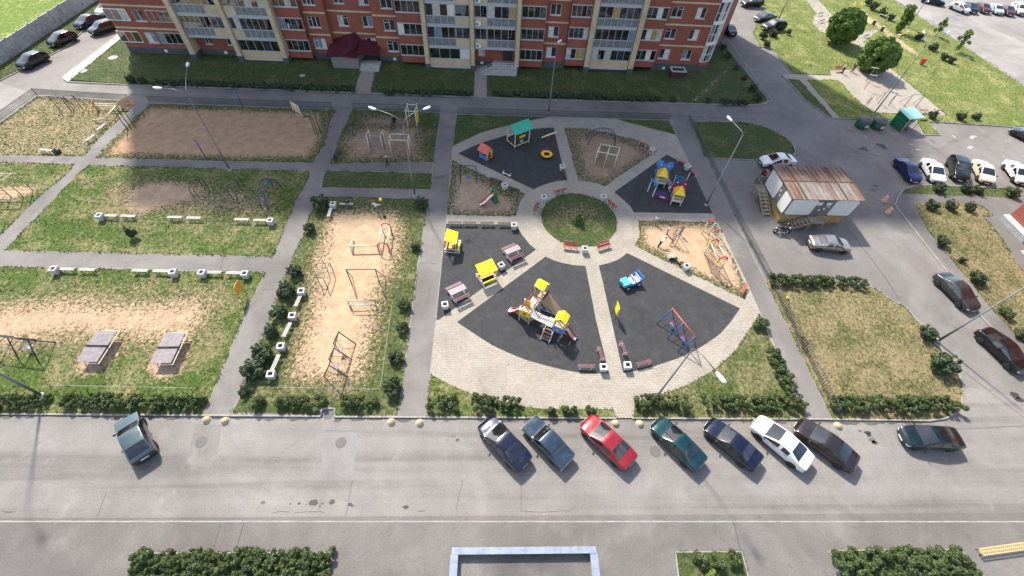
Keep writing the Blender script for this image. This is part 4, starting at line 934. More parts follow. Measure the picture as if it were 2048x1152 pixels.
# ------------------------------------------------------------------ cars
def paint(name, c, metal=.25, rough=.28):
    if name in MATS: return MATS[name]
    m, nt, b, L = newmat(name); p = gpos(nt)
    n = noise(nt, 2.2, 5, .65, p)       # road dust over the lacquer
    L(mix(nt, ramp(nt, n, [(.5, 0.0), (.85, .07)]), c, (.22, .20, .18)), b.inputs['Base Color']); L(ramp(nt, n, [(.4, rough * .7), (.75, rough * 1.5)]), b.inputs['Roughness'])
    b.inputs['Metallic'].default_value = metal; b.inputs['Coat Weight'].default_value = .5; b.inputs['Coat Roughness'].default_value = .04
    MATS[name] = m; return m
TYRE = M('tyre_rubber', (.018, .018, .018), .85); RIM = M('rim_alloy', (.42, .42, .43), .3, .8); ARCH = M('wheel_arch_black', (.01, .01, .01), .9)
LAMPW = M('headlamp_glass', (.55, .57, .6), .1, .2, var=.3, scale=20); LAMPR = M('tail_lamp_red', (.22, .012, .01), .15); PLATE = M('number_plate', (.7, .7, .68), .4); TRIM = M('trim_black', (.02, .02, .022), .5)
# stations: x, half width, shoulder z, top z, rail half width, glass flags
def prof(kind):
    if kind == 'sedan':  return dict(L=4.55, W=.89, r=.32, wb=(-1.36, 1.36), H=1.45, st=[(-2.27, .70, .74, .76, .50), (-2.19, .80, .93, .99, .62), (-1.80, .86, .95, 1.05, .66), (-1.50, .88, .95, 1.09, .66), (-.72, .89, .95, 1.41, .57), (-.06, .89, .94, 1.45, .59), (.04, .89, .94, 1.45, .59), (.28, .89, .93, 1.41, .58), (1.24, .89, .92, .99, .68), (1.70, .87, .86, .93, .66), (2.08, .80, .74, .81, .58), (2.27, .66, .56, .60, .45)])
    if kind == 'sedan90': return dict(L=4.35, W=.85, r=.30, wb=(-1.28, 1.30), H=1.40, st=[(-2.17, .70, .72, .74, .5), (-2.12, .78, .92, .97, .60), (-1.72, .83, .93, 1.0, .64), (-1.38, .84, .93, 1.03, .63), (-.74, .85, .93, 1.36, .54), (-.06, .85, .92, 1.40, .56), (.04, .85, .92, 1.40, .56), (.24, .85, .91, 1.37, .55), (1.10, .85, .90, .96, .65), (1.64, .83, .84, .90, .63), (2.0, .78, .73, .79, .56), (2.17, .66, .55, .60, .46)])
    if kind == 'classic': return dict(L=4.1, W=.80, r=.29, wb=(-1.18, 1.22), H=1.42, cr=.75, st=[(-2.05, .76, .80, .82, .64), (-2.02, .78, .91, .94, .68), (-1.65, .79, .92, .95, .68), (-1.28, .80, .92, .97, .64), (-.82, .80, .92, 1.38, .57), (-.06, .80, .92, 1.42, .59), (.04, .80, .92, 1.42, .59), (.36, .80, .92, 1.39, .58), (.90, .80, .91, .95, .67), (1.50, .79, .90, .94, .68), (1.98, .78, .88, .91, .68), (2.05, .75, .70, .72, .62)])
    if kind == 'hatch': return dict(L=4.0, W=.80, r=.29, wb=(-1.2, 1.25), H=1.40, cr=.35, st=[(-2.0, .72, .74, .76, .5), (-1.97, .77, .90, .98, .62), (-1.92, .79, .92, 1.02, .64), (-1.84, .79, .93, 1.05, .64), (-1.05, .80, .93, 1.36, .56), (-.1, .80, .92, 1.40, .58), (0, .80, .92, 1.40, .58), (.24, .80, .91, 1.37, .57), (1.02, .80, .90, .95, .66), (1.5, .79, .84, .90, .66), (1.9, .77, .74, .79, .60), (2.0, .70, .58, .62, .5)])
    if kind == 'compact': return dict(L=3.95, W=.85, r=.31, wb=(-1.2, 1.25), H=1.52, st=[(-1.98, .70, .74, .78, .5), (-1.92, .79, .95, 1.08, .60), (-1.86, .82, .99, 1.14, .62), (-1.76, .83, 1.0, 1.18, .62), (-1.25, .85, .99, 1.47, .56), (-.15, .85, .96, 1.52, .59), (-.05, .85, .96, 1.52, .59), (.30, .85, .95, 1.47, .58), (1.24, .85, .93, 1.0, .66), (1.55, .83, .87, .95, .63), (1.85, .77, .74, .80, .56), (1.98, .66, .56, .6, .45)])
    if kind == 'suv': return dict(L=4.6, W=.94, r=.37, wb=(-1.36, 1.38), H=1.72, st=[(-2.3, .76, .86, .9, .55), (-2.25, .86, 1.08, 1.16, .66), (-2.18, .89, 1.12, 1.22, .70), (-2.08, .91, 1.13, 1.27, .70), (-1.62, .93, 1.12, 1.66, .64), (-.2, .94, 1.1, 1.72, .66), (-.1, .94, 1.1, 1.72, .66), (.38, .94, 1.08, 1.66, .65), (1.10, .93, 1.06, 1.16, .74), (1.75, .91, 1.0, 1.08, .72), (2.15, .85, .88, .95, .64), (2.3, .74, .66, .7, .5)])
CARS = {}
def car_proto(kind):
    q = prof(kind); st = q['st']; n = len(st); zb = .22 if kind != 'suv' else .28
    V, F, MI = [], [], []
    for i, (x, w, bz, tz, rw) in enumerate(st):
        cabin = 4 <= i <= 7; zm = (zb + bz) / 2 + .04; e = 1 if 0 < i < n - 1 else .96
        rail_z = tz - .05 if cabin else tz - .035
        edge = i in (3, 8); rw += .05 * cabin
        half = [(w * .84, zb), (w * .97 * e, zb + .10), (w, zm), (w * .975, bz), (rw + .055 if cabin else w * .95 if edge else max(rw + .05, w * .86), rail_z), (rw + .015 if cabin else w * .90 if edge else rw, tz - .03), (rw * .55, tz - .006), (0, tz)]
        ring = [(x, y, z) for y, z in half] + [(x, -y, z) for y, z in half[-2::-1]]
        V += ring
    m = 15
    for i in range(n - 1):
        for j in range(m):
            a, b_, c, d = i * m + j, i * m + (j + 1) % m, (i + 1) * m + (j + 1) % m, (i + 1) * m + j
            F.append((a, d, c, b_)); jj = j if j < 7 else 13 - j; mi = 0; right = j >= 7
            if j == 14: mi = 1
            elif jj in (5, 6) and i == 7: mi = 3
            elif jj in (5, 6) and i == 3: mi = 4
            elif jj == 3 and i in (6, 7): mi = 5 + right
            elif jj == 3 and i == 4: mi = 7 + right
            elif jj == 2 and i == n - 2: mi = 9 + right
            elif jj == 2 and i == 0: mi = 11 + right
            elif jj <= 0: mi = 1
            MI.append(mi)
    F += [tuple(range(m)), tuple((n - 1) * m + j for j in range(m))[::-1]]; MI += [0, 2]
    me = bpy.data.meshes.new('tmp'); me.from_pydata(V, [], F)
    for k in range(13): me.materials.append(ARCH)
    me.polygons.foreach_set('material_index', MI)
    cr = q.get('cr', .0); at = me.attributes.new('crease_edge', 'FLOAT', 'EDGE')
    vals = []
    for ed in me.edges:
        a, b_ = ed.vertices; ja, jb = a % m, b_ % m; ia, ib = a // m, b_ // m; v = 0
        if ja == jb and ja in (3, 11): v = .35 + cr * .5
        if cr and ia == ib and ia in (1, n - 2): v = cr
        if cr and ja == jb and ja in (4, 10): v = cr * .8
        if ia == ib and ia in (3, 4, 7, 8) and (4 <= min(ja, jb) and max(ja, jb) <= 10): v = max(v, .45)
        vals.append(v)
    at.data.foreach_set('value', vals)
    o = bpy.data.objects.new('tmp', me); col.objects.link(o); s = o.modifiers.new('s', 'SUBSURF'); s.levels = 2; s.render_levels = 2
    cu = MB()
    for x in q['wb']:
        for sy in (-1, 1): cu.lathe([(q['r'] * 1.16, 0), (q['r'] * 1.16, .62)], 24, M=Matrix.Translation((x, sy * (q['W'] - .32) + (0 if sy < 0 else 0), q['r'] + .01)) @ Matrix.Rotation(PI / 2 * (1 if sy < 0 else -1), 4, 'X'))
    cm = cu.mesh('cut', None)
    for k in range(3): cm.materials.append(ARCH)
    cm.polygons.foreach_set('material_index', [1] * len(cm.polygons)); co = bpy.data.objects.new('cut', cm); col.objects.link(co)
    bo = o.modifiers.new('b', 'BOOLEAN'); bo.object = co; bo.operation = 'DIFFERENCE'; bo.solver = 'EXACT'
    dg = bpy.context.evaluated_depsgraph_get(); ev = o.evaluated_get(dg).to_mesh()
    co_ = np.zeros(len(ev.vertices) * 3, np.float32); ev.vertices.foreach_get('co', co_); co_ = co_.reshape(-1, 3)
    polys = [(p.material_index, tuple(p.vertices)) for p in ev.polygons]; o.evaluated_get(dg).to_mesh_clear()
    def sub(name, idx, mats, parent, off=0.0):
        fs = [(mi, f) for mi, f in polys if mi in idx]
        if not fs: return None
        us = sorted({v for _, f in fs for v in f}); mp = {v: k for k, v in enumerate(us)}
        mm = bpy.data.meshes.new(name); mm.from_pydata([co_[v].tolist() for v in us], [], [[mp[v] for v in f] for _, f in fs])
        for q_ in mats: mm.materials.append(q_)
        if len(mats) > 1: mm.polygons.foreach_set('material_index', [idx.index(mi) for mi, _ in fs])
        mm.shade_smooth(); mm.set_sharp_from_angle(angle=R(42)); return ob(name, mm, parent)
    t = thing('parked_car', 'x', 'car'); body = sub('body', [0, 1, 2], [paint('paint_tmp', (.5, .5, .5)), ARCH, TRIM], t); body.material_slots[0].link = 'OBJECT'
    sub('windscreen', [3], [CARGLASS], t); sub('rear_window', [4], [CARGLASS], t)
    for k in (5, 6, 7, 8): sub('side_window', [k], [CARGLASS], t)
    for k in (9, 10): sub('headlight', [k], [LAMPW], t)
    for k in (11, 12): sub('tail_light', [k], [LAMPR], t)
    bpy.data.objects.remove(o); bpy.data.objects.remove(co)
    r = q['r']; ty = MB().lathe([(r * .62, -.10), (r * .94, -.10), (r, -.06), (r, .06), (r * .94, .10), (r * .62, .10)], 22).mesh('wheel', TYRE, True)
    rm = MB().lathe([(r * .62, -.03), (r * .62, .085), (r * .54, .092), (r * .5, .06), (r * .16, .07), (r * .1, .085)], 20)
    for k in range(5): a = k * 2 * PI / 5; rm.bar((.05 * math.cos(a), .05 * math.sin(a), .078), (r * .56 * math.cos(a), r * .56 * math.sin(a), .085), .06, .02)
    rme = rm.mesh('rim', RIM)
    for x in q['wb']:
        for sy in (-1, 1):
            w = ob('wheel', ty, t); w.location = (x, sy * (q['W'] - .11), r); w.rotation_euler = (PI / 2 * -sy, 0, 0); ob('rim', rme, w)
    xm, zmr = st[8][0] - .16, st[8][2] + .06
    for sy in (-1, 1):
        b = MB(); b.box((xm, sy * (q['W'] + .09), zmr), (.09, .2, .13), rz=sy * .15); b.bar((xm + .02, sy * (q['W'] - .06), zmr - .03), (xm + .02, sy * (q['W'] + .02), zmr - .02), .05, .04); mo = b.build('mirror', None, t, bevel=.02, seg=2); mo.data.materials.append(TRIM)
        for x in (-.62, .3): MB().bx(x - .1, x + .1, sy * (q['W'] - .012) - .012, sy * (q['W'] - .012) + .012, st[5][2] - .13, st[5][2] - .10).build('door_handle', TRIM, t)
    MB().bx(st[0][0] - .022, st[0][0] - .004, -.26, .26, .58, .69).build('number_plate', PLATE, t); MB().bx(st[-1][0] + .004, st[-1][0] + .02, -.26, .26, .34, .45).build('number_plate', PLATE, t)
    if kind == 'classic':
        for x, z in ((2.07, .46), (-2.07, .48)): MB().bar((x, -.78, z), (x, .78, z), .07, .12).build('chrome_bumper', RIM, t)
    if kind == 'suv':
        for sy in (-1, 1): MB().tube([(-1.4, sy * .6, 1.73), (-1.2, sy * .6, 1.77), (.1, sy * .6, 1.78), (.3, sy * .6, 1.74)], .018, 6).build('roof_rail', TRIM, t)
    MB().tube([(st[4][0] + .12, 0, st[4][3] - .01), (st[4][0] - .06, 0, st[4][3] + .14)], [.012, .004], 5).build('antenna', TRIM, t)
    return t
def car(kind, front, rear, pnt, label, group, z=0.7, scale=None):
    p, q = G(*front, z), G(*rear, z); d = p - q; c = (p + q) / 2
    first = kind not in CARS
    if first: CARS[kind] = car_proto(kind)
    loc, rz = (c.x, c.y, .008), math.atan2(d.y, d.x)
    if first: t = CARS[kind]; t.location = loc; t.rotation_euler.z = rz; t['label'] = label; t['group'] = group
    else: t = dup(CARS[kind], label, loc, rz, None, group)
    t.scale = scale or (1.04,) * 3
    for k in t.children:
        if k.name.startswith('body'): k.material_slots[0].link = 'OBJECT'; k.material_slots[0].material = pnt
    return t
PB, PBLK = paint('paint_navy', (.006, .010, .030), .4, .2), paint('paint_black', (.004, .0045, .006), .1, .18)
PW, PWC = paint('paint_car_white', (.68, .68, .66), 0), paint('paint_car_cream', (.60, .54, .40), 0)
PR, PT = paint('paint_car_red', (.24, .010, .018), .2), paint('paint_car_teal', (.008, .045, .052), .5, .2)
PBL, PSL = paint('paint_car_steel_blue', (.014, .034, .058), .3, .3), paint('paint_car_silver', (.38, .35, .31), .8)
PBR, PDG = paint('paint_car_brown', (.032, .024, .023), .5, .22), paint('paint_car_graphite', (.06, .062, .064), .6)
PDT, PRB, PMA, PCY = paint('paint_car_dark_green', (.003, .015, .018), .4, .2), paint('paint_car_blue', (.008, .022, .12), .4), paint('paint_car_maroon', (.10, .014, .018), .4), paint('paint_car_pale_blue', (.45, .56, .60), .2)
GF, GR, GT, GL_, GK = 'cars parked at an angle along the front kerb', 'cars parked along the right-hand lane', 'cars in the row beside the right car park', 'cars parked by the concrete fence', 'cars in the far upper right car park'
car('hatch', (251, 834), (289, 916), paint('paint_car_sage', (.11, .145, .15), .8, .2), 'grey-green old hatchback alone at the left end of the kerb', GF)
car('sedan', (967, 840), (1051, 931), PB, 'blue-black sedan, leftmost of the angled row in front of the plaza', GF)
car('classic', (1056, 842), (1137, 926), PBL, 'boxy old steel-blue sedan next to the blue-black one', GF)
car('sedan', (1171, 840), (1262, 927), PR, 'bright red sedan in the angled row', GF)
car('sedan90', (1309, 840), (1405, 933), PT, 'teal green sedan in the angled row by a round manhole', GF)
car('sedan90', (1415, 845), (1518, 930), PB, 'dark navy sedan between the teal and the white one', GF)
car('sedan', (1513, 842), (1617, 929), PW, 'white sedan with dark windows in the angled row', GF)
car('sedan', (1594, 845), (1714, 933), PBR, 'dark brown sedan, rightmost of the angled row', GF)
car('sedan', (1794, 872), (1932, 878), PDT, 'dark green-black car parked lengthwise right of the angled row', GF)
car('sedan', (1953, 620), (1879, 546), PDG, 'graphite grey sedan parked along the right lane', GR)
car('sedan', (2056, 745), (1962, 656), PBLK, 'black sedan at the right edge of the picture', GR)
car('sedan90', (1701, 491), (1620, 483), PSL, 'silver beige sedan below the rusty cabin', GR)
car('sedan', (1517, 322), (1594, 320), PW, 'white sedan above the rusty cabin', GR)
car('compact', (1525, 350), (1590, 348), PMA, 'dark red car half hidden behind the cabin', GR)
car('sedan90', (1831, 356), (1803, 323), PRB, 'bright blue sedan, leftmost of the right-hand row', GT)
car('sedan', (1877, 358), (1856, 324), PW, 'white sedan between the blue sedan and the black off-roader', GT)
car('suv', (1924, 359), (1910, 317), PBLK, 'black off-road car in the right-hand row', GT)
car('sedan', (1976, 360), (1959, 326), PWC, 'cream coloured sedan right of the black off-roader', GT)
car('sedan', (2048, 362), (2022, 327), PW, 'white car cut by the right edge in the right-hand row', GT)
car('sedan', (2032, 259), (2085, 284), PDG, 'grey car at the right edge in front of the green', GT)
car('sedan', (1449, 47), (1466, 68), PBR, 'dark car beside the curved glass corner of the building', GR)
car('sedan', (1508, 37), (1553, 31), PBLK, 'black sedan, middle of the three dark cars beyond the building corner', GR)
car('suv', (1524, 54), (1571, 50), PBLK, 'black off-roader nearest of the dark cars beyond the building corner', GR)
car('suv', (1484, 6), (1524, 4), PBLK, 'black car cut by the top edge beyond the building corner', GR)
car('compact', (1937, 22), (1904, 9), PW, 'white hatchback, leftmost in the far upper right car park', GK)
car('sedan', (1952, 24), (1932, 5), PB, 'dark blue car second from left in the far car park', GK)
car('sedan90', (1978, 25), (1957, 5), PMA, 'reddish brown car third from left in the far car park', GK)
car('sedan90', (2003, 27), (1983, 8), PCY, 'pale blue-white car fourth from left in the far car park', GK)
car('sedan90', (2026, 30), (2006, 10), PMA, 'maroon car fifth from left in the far car park', GK)
car('suv', (2050, 30), (2026, 8), PW, 'white off-roader at the right end of the far car park', GK)
car('sedan', (1880, 3), (1856, -2), PB, 'dark car behind the lamp head at the top edge', GK)
car('compact', (35, 134), (92, 107), PBLK, 'black hatchback nearest along the concrete fence', GL_, scale=(1.05,) * 3)
car('compact', (97, 88), (148, 67), PBLK, 'black hatchback second along the concrete fence', GL_, scale=(1.05,) * 3)
car('sedan', (154, 51), (196, 31), PB, 'dark blue sedan third along the concrete fence', GL_)
car('suv', (184, 62), (225, 48), PBLK, 'black off-roader beside the left end of the brick building', GL_, scale=(.92,) * 3)
car('sedan', (199, 24), (233, 7), PW, 'white car partly hidden by the left end of the building', GL_)

# motorcycle by the cabin stair
mp, mrz, _ = two((1547, 465), (1575, 467.5))
mc = thing('motorcycle', 'black naked motorcycle parked by the cabin stair', 'motorcycle', (mp.x, mp.y, 0), mrz)
for x in (-.7, .72):
    w = MB().tube([(x, .0, .31)] * 0 + [(x + .25 * math.cos(a), 0, .31 + .25 * math.sin(a)) for a in np.linspace(0, 2 * PI, 19)[:-1]], .075, 8, True).build('wheel', TYRE, mc); b = MB()
    for k in range(5): a = k * 1.256; b.bar((x, 0, .31), (x + .24 * math.cos(a), 0, .31 + .24 * math.sin(a)), .025, .03)
    b.lathe([(.06, -.05), (.06, .05)], 10, M=Matrix.Translation((x, 0, .31)) @ Matrix.Rotation(PI / 2, 4, 'X')); b.build('spokes', STEELG, w)
b = MB()
for s in (-.08, .08): b.tube([(.72, s, .31), (.48, s, .85)], .025, 6); b.tube([(-.7, s, .31), (-.1, s, .42), (.42, s, .78)], .022, 6)
b.tube([(.42, 0, .78), (-.3, 0, .74), (-.75, 0, .84)], .03, 6); b.build('frame', TRIM, mc)
b = MB(); b.tube([(.4, 0, .82), (.2, 0, .92), (-.1, 0, .82)], [.13, .2, .12], 10); b.build('fuel_tank', M('tank_black', (.01, .01, .012), .2, coat=.8), mc, True)
b = MB(); b.tube([(-.1, 0, .82), (-.4, 0, .80), (-.8, 0, .92)], [.13, .16, .07], 8); b.build('saddle', TRIM, mc, True)
b = MB(); b.box((.1, 0, .48), (.55, .34, .42)); b.tube([(.3, .1, .4), (.2, .16, .2), (-.3, .17, .25), (-.8, .18, .36)], .045, 8); b.build('engine', STEELG, mc, bevel=.02)
MB().tube([(.36, -.38, 1.05), (.44, -.2, 1.03), (.46, 0, .98), (.44, .2, 1.03), (.36, .38, 1.05)], .015, 6).build('handlebar', TRIM, mc)
MB().lathe([(.03, -.06), (.1, 0), (.1, .05)], 12, M=Matrix.Translation((.6, 0, .92)) @ Matrix.Rotation(PI / 2, 4, 'Y')).build('headlight', LAMPW, mc)
MB().box((-.86, 0, .74), (.03, .18, .12)).build('number_plate', PLATE, mc)
for s in (-1, 1): MB().box((.36, s * .36, 1.2), (.03, .12, .08)).build('mirror', LAMPW, mc)
# bicycle against the railing
bp, brz, _ = two((1608.4, 699), (1596.7, 677), ZC + .3)
bc = thing('bicycle', 'dark bicycle leaning against the railing by the dry lawn', 'bicycle', (bp.x, bp.y, ZC), brz); bc.rotation_euler.x = R(8)
for x in (-.52, .54):
    w = MB().tube([(x + .33 * math.cos(a), 0, .35 + .33 * math.sin(a)) for a in np.linspace(0, 2 * PI, 25)[:-1]], .024, 6, True).build('wheel', TYRE, bc); b = MB()
    for k in range(10): a = k * PI / 5; b.bar((x, 0, .35), (x + .32 * math.cos(a), 0, .35 + .32 * math.sin(a)), .006)
    b.build('spokes', STEELG, w)
b = MB()
for s, e in (((-.52, 0, .35), (-.08, 0, .32)), ((-.08, 0, .32), (.36, 0, .78)), ((-.2, 0, .8), (.36, 0, .82)), ((-.08, 0, .32), (-.22, 0, .9)), ((-.52, 0, .35), (-.2, 0, .78)), ((.54, 0, .35), (.34, 0, .95))): b.tube([s, e], .022, 6)
b.build('frame', M('bike_dark', (.035, .025, .03), .4, .3), bc)
MB().tube([(-.36, 0, .93), (-.2, 0, .94), (-.08, 0, .92)], [.07, .05, .02], 8).build('saddle', TRIM, bc); MB().tube([(.3, -.32, 1.0), (.36, 0, .98), (.3, .32, 1.0)], .014, 6).build('handlebar', TRIM, bc)
b = MB(); b.lathe([(.1, -.01), (.1, .01)], 14, M=Matrix.Translation((-.08, -.05, .32)) @ Matrix.Rotation(PI / 2, 4, 'X')); b.bar((-.08, -.08, .32), (.06, -.08, .24), .02); b.bar((-.08, .08, .32), (-.22, .08, .4), .02); b.build('crank', STEELG, bc)
# ------------------------------------------------------------------ street furniture
def tubes(t, name, mat, specs, n=7, smooth=True):
    """one part for every pole: spec = (points, radius)"""
    for pts, r in specs: MB().tube(pts, r, n).build(name, mat, t, smooth)
def mk_flat(mat, leg, w=.36, ns=3, L=1.5):
    def f():
        t = thing('bench', 'x', 'bench'); sl = MB().bx(-L / 2, L / 2, -w / ns / 2 + .022, w / ns / 2 - .022, .42, .455).mesh('slat', mat)
        for k in range(ns): o = ob('slat', sl, t); o.location.y = -w / 2 + w / ns * (k + .5)
        lg = MB(); lg.bar((0, -w / 2, .40), (0, w / 2, .40), .05, .04); lg.bar((0, -w / 2 + .03, 0), (0, -w / 2 + .03, .38), .05); lg.bar((0, w / 2 - .03, 0), (0, w / 2 - .03, .38), .05); lm = lg.mesh('leg_frame', leg)
        for x in (-L * .33, L * .33): o = ob('leg_frame', lm, t); o.location.x = x
        return t
    return Proto(f)
def mk_back(mat, leg, L=1.6):
    def f():
        t = thing('bench', 'x', 'bench'); sl = MB().bx(-L / 2, L / 2, -.065, .065, -.018, .018).mesh('slat', mat)
        for k, (y, z, rx) in enumerate(((-.2, .43, 0), (-.05, .43, 0), (.10, .435, 0), (.22, .60, 1.35), (.26, .77, 1.35))): o = ob('slat', sl, t); o.location = (0, y, z); o.rotation_euler.x = rx
        lg = MB(); lg.bar((0, -.26, .395), (0, .18, .395), .04); lg.bar((0, .17, .38), (0, .29, .86), .04); lg.bar((0, -.22, .38), (0, -.26, 0), .045); lg.bar((0, .14, .38), (0, .22, 0), .045); lm = lg.mesh('leg_frame', leg)
        for x in (-L * .42, 0, L * .42): o = ob('leg_frame', lm, t); o.location.x = x
        return t
    return Proto(f)
BF = {'grey': mk_flat(WOODG, STEELG), 'brown': mk_flat(WOODB, STEELG), 'plum': mk_flat(WOODP, WHITEP), 'dark': mk_flat(WOODB, WHITEP), 'red': mk_flat(WOODR, WHITEP), 'pink': mk_flat(M('wood_pink', (.42, .13, .10), .55, var=.3), WHITEP)}
BB = {'red': mk_back(WOODR, WHITEP), 'brown': mk_back(WOODP, WHITEP)}
def bench(pr, a, b_, label, group='benches', flip=False, z=None):
    c, rz, L = two(a, b_, (ZC if z is None else z) + .45); return pr(label, (c.x, c.y, ZC if z is None else z), rz + (PI if flip else 0), None, group)
def bin_proto():
    t = thing('litter_bin', 'x', 'bin'); m = M('bin_concrete', (.50, .50, .485), .75, var=.12, dirt=(.42, .41, .38)); b = MB()
    a, h = .24, .62
    for r0, r1, z0, z1 in ((.20, .29, 0, h * .72), (.29, .27, h * .72, h)):
        b.add([(sx * r, sy * r, z) for r, z in ((r0, z0), (r1, z1)) for sx, sy in ((-1, -1), (1, -1), (1, 1), (-1, 1))], [(0, 1, 5, 4), (1, 2, 6, 5), (2, 3, 7, 6), (3, 0, 4, 7)])
    b.add([(s * .27, u * .27, h) for s, u in ((-1, -1), (1, -1), (1, 1), (-1, 1))] + [(s * .17, u * .17, h) for s, u in ((-1, -1), (1, -1), (1, 1), (-1, 1))] + [(s * .17, u * .17, h - .3) for s, u in ((-1, -1), (1, -1), (1, 1), (-1, 1))],
          [(0, 1, 5, 4), (1, 2, 6, 5), (2, 3, 7, 6), (3, 0, 4, 7), (4, 5, 9, 8), (5, 6, 10, 9), (6, 7, 11, 10), (7, 4, 8, 11), (8, 9, 10, 11)]); b.build('shell', m, t)
    MB().bx(-.165, .165, -.165, .165, h - .2, h - .19).build('liner', BLACKM, t); return t
BIN = Proto(bin_proto)
def bin_(u, v, label, rz=0): p = G(u, v, ZC + .5); return BIN(label, (p.x, p.y, ZC), rz, 1.12, 'litter bins')
g1 = 'pale slatted benches along the lawns'
for a, b_, lb in (((205, 430), (232, 431), 'pale backless bench next to the left bin of the upper bench row'), ((240.6, 431), (271, 432), 'second pale bench from the left in the upper bench row'), ((335, 433.6), (363, 434), 'third pale bench from the left in the upper bench row'), ((373, 434.8), (401, 435.5), 'fourth pale bench from the left in the upper bench row'),
                  ((469, 438), (497, 438.5), 'fifth pale bench from the left in the upper bench row'), ((508, 439.5), (534, 440), 'pale bench next to the right bin of the upper bench row'),
                  ((115, 537), (148.6, 537.8), 'pale bench next to the leftmost bin above the table tennis lawn'), ((157, 538), (190, 539), 'second pale bench from the left above the table tennis lawn'), ((263, 540), (296, 541), 'third pale bench from the left above the table tennis lawn'),
                  ((305.5, 541), (337.5, 542), 'fourth pale bench from the left above the table tennis lawn'), ((411, 544), (441.7, 544.4), 'fifth pale bench from the left above the table tennis lawn'), ((452.8, 545), (482, 545.5), 'rightmost pale bench above the table tennis lawn'),
                  ((662, 415), (656.6, 432), 'pale bench below the bin beside the big dark bush'), ((679, 407), (706, 407.6), 'pale bench with a seated person at the top of the swing court'), ((602, 588), (591, 611), 'pale bench under the topmost bin beside the swing court'),
                  ((580, 646), (567, 672), 'pale bench in the middle of the left side of the swing court'), ((557, 710), (544, 739), 'pale bench above the lowest bin beside the swing court'),
                  ((169, 282.5), (190, 268), 'lower of two pale benches by the path at upper left'), ((192.7, 260), (209.6, 247), 'upper of two pale benches by the path at upper left'), ((76.5, 298), (104.5, 300.7), 'grey bench with a black bag beside it at upper left')):
    bench(BF['grey'], a, b_, lb, g1)
g2 = 'dark slatted benches'
for a, b_, lb in (((677.7, 294), (671, 311), 'brown bench beside the path left of the climbing frames'), ((785, 244), (781.5, 258), 'dark bench behind the double lamp post'), ((984, 356.5), (1003, 363), 'upper dark bench beside the small green slide'), ((1019.4, 373.7), (1037.6, 380.4), 'lower dark bench beside the small green slide'),
                  ((1126, 334.6), (1130, 351.8), 'dark bench on the rubber edge below the yellow roundabout')): bench(BF['brown'], a, b_, lb, g2)
for a, b_, lb in (((898, 444.4), (921.5, 444.4), 'leftmost dark bench of the four above the canopied tables'), ((927.4, 444.8), (950.8, 444.8), 'second dark bench of the four above the canopied tables'), ((962.5, 445.4), (986, 445.4), 'third dark bench of the four above the canopied tables'), ((997.7, 446), (1021, 446), 'rightmost dark bench of the four above the canopied tables')): bench(BF['dark'], a, b_, lb, g2)
g3 = 'plum slatted benches with white legs'
for a, b_, lb in (((1157, 731.7), (1188, 731.7), 'plum bench at the bottom of the slide court'), ((1197.5, 695.5), (1206, 718), 'plum bench along the path at the right of the slide court'), ((1242.5, 684), (1251.6, 708), 'plum bench along the path at the left of the swing rubber court'), ((1275, 728), (1301, 721.5), 'plum bench at the bottom of the swing rubber court')): bench(BF['plum'], a, b_, lb, g3)
g4 = 'red slatted benches without backs'
for k, a, b_, lb in (('red', (1277, 282), (1295.4, 289.7), 'red bench above the bin beside the blue arch ladder'), ('red', (1287.8, 308.8), (1300, 302), 'red bench below the bin beside the climbing tower'), ('pink', (1354.6, 318.3), (1372.7, 327), 'pinkish red bench left of the bin by the castle'), ('pink', (1386, 339.3), (1393.7, 349.8), 'pinkish red bench right of the bin by the castle'),
                     ('red', (1485.5, 582), (1493, 569), 'red bench at the lower tip of the ladder sand court')): bench(BF[k], a, b_, lb, g4)
g5 = 'benches with backs round the circular lawn'
for k, a, b_, lb, fl in (('red', (1121, 489), (1161, 494), 'red bench with back below the round lawn, left of the bin', False), ('red', (1190, 496), (1225, 485), 'red bench with back below the round lawn, right of the bin', False), ('red', (1102, 385), (1137, 377), 'red bench with back above the round lawn', True), ('brown', (1078.6, 402), (1068, 426), 'brown bench with back left of the round lawn', True), ('red', (1213, 396), (1237, 419), 'red bench with back right of the round lawn', True)):
    c, rz, _ = two(a, b_, ZC + .45); d = Vector((9.75, 36.45, 0)) - c; n_ = Vector((-math.sin(rz), math.cos(rz), 0)); bench(BB[k], a, b_, lb, g5, n_.dot(d) < 0)
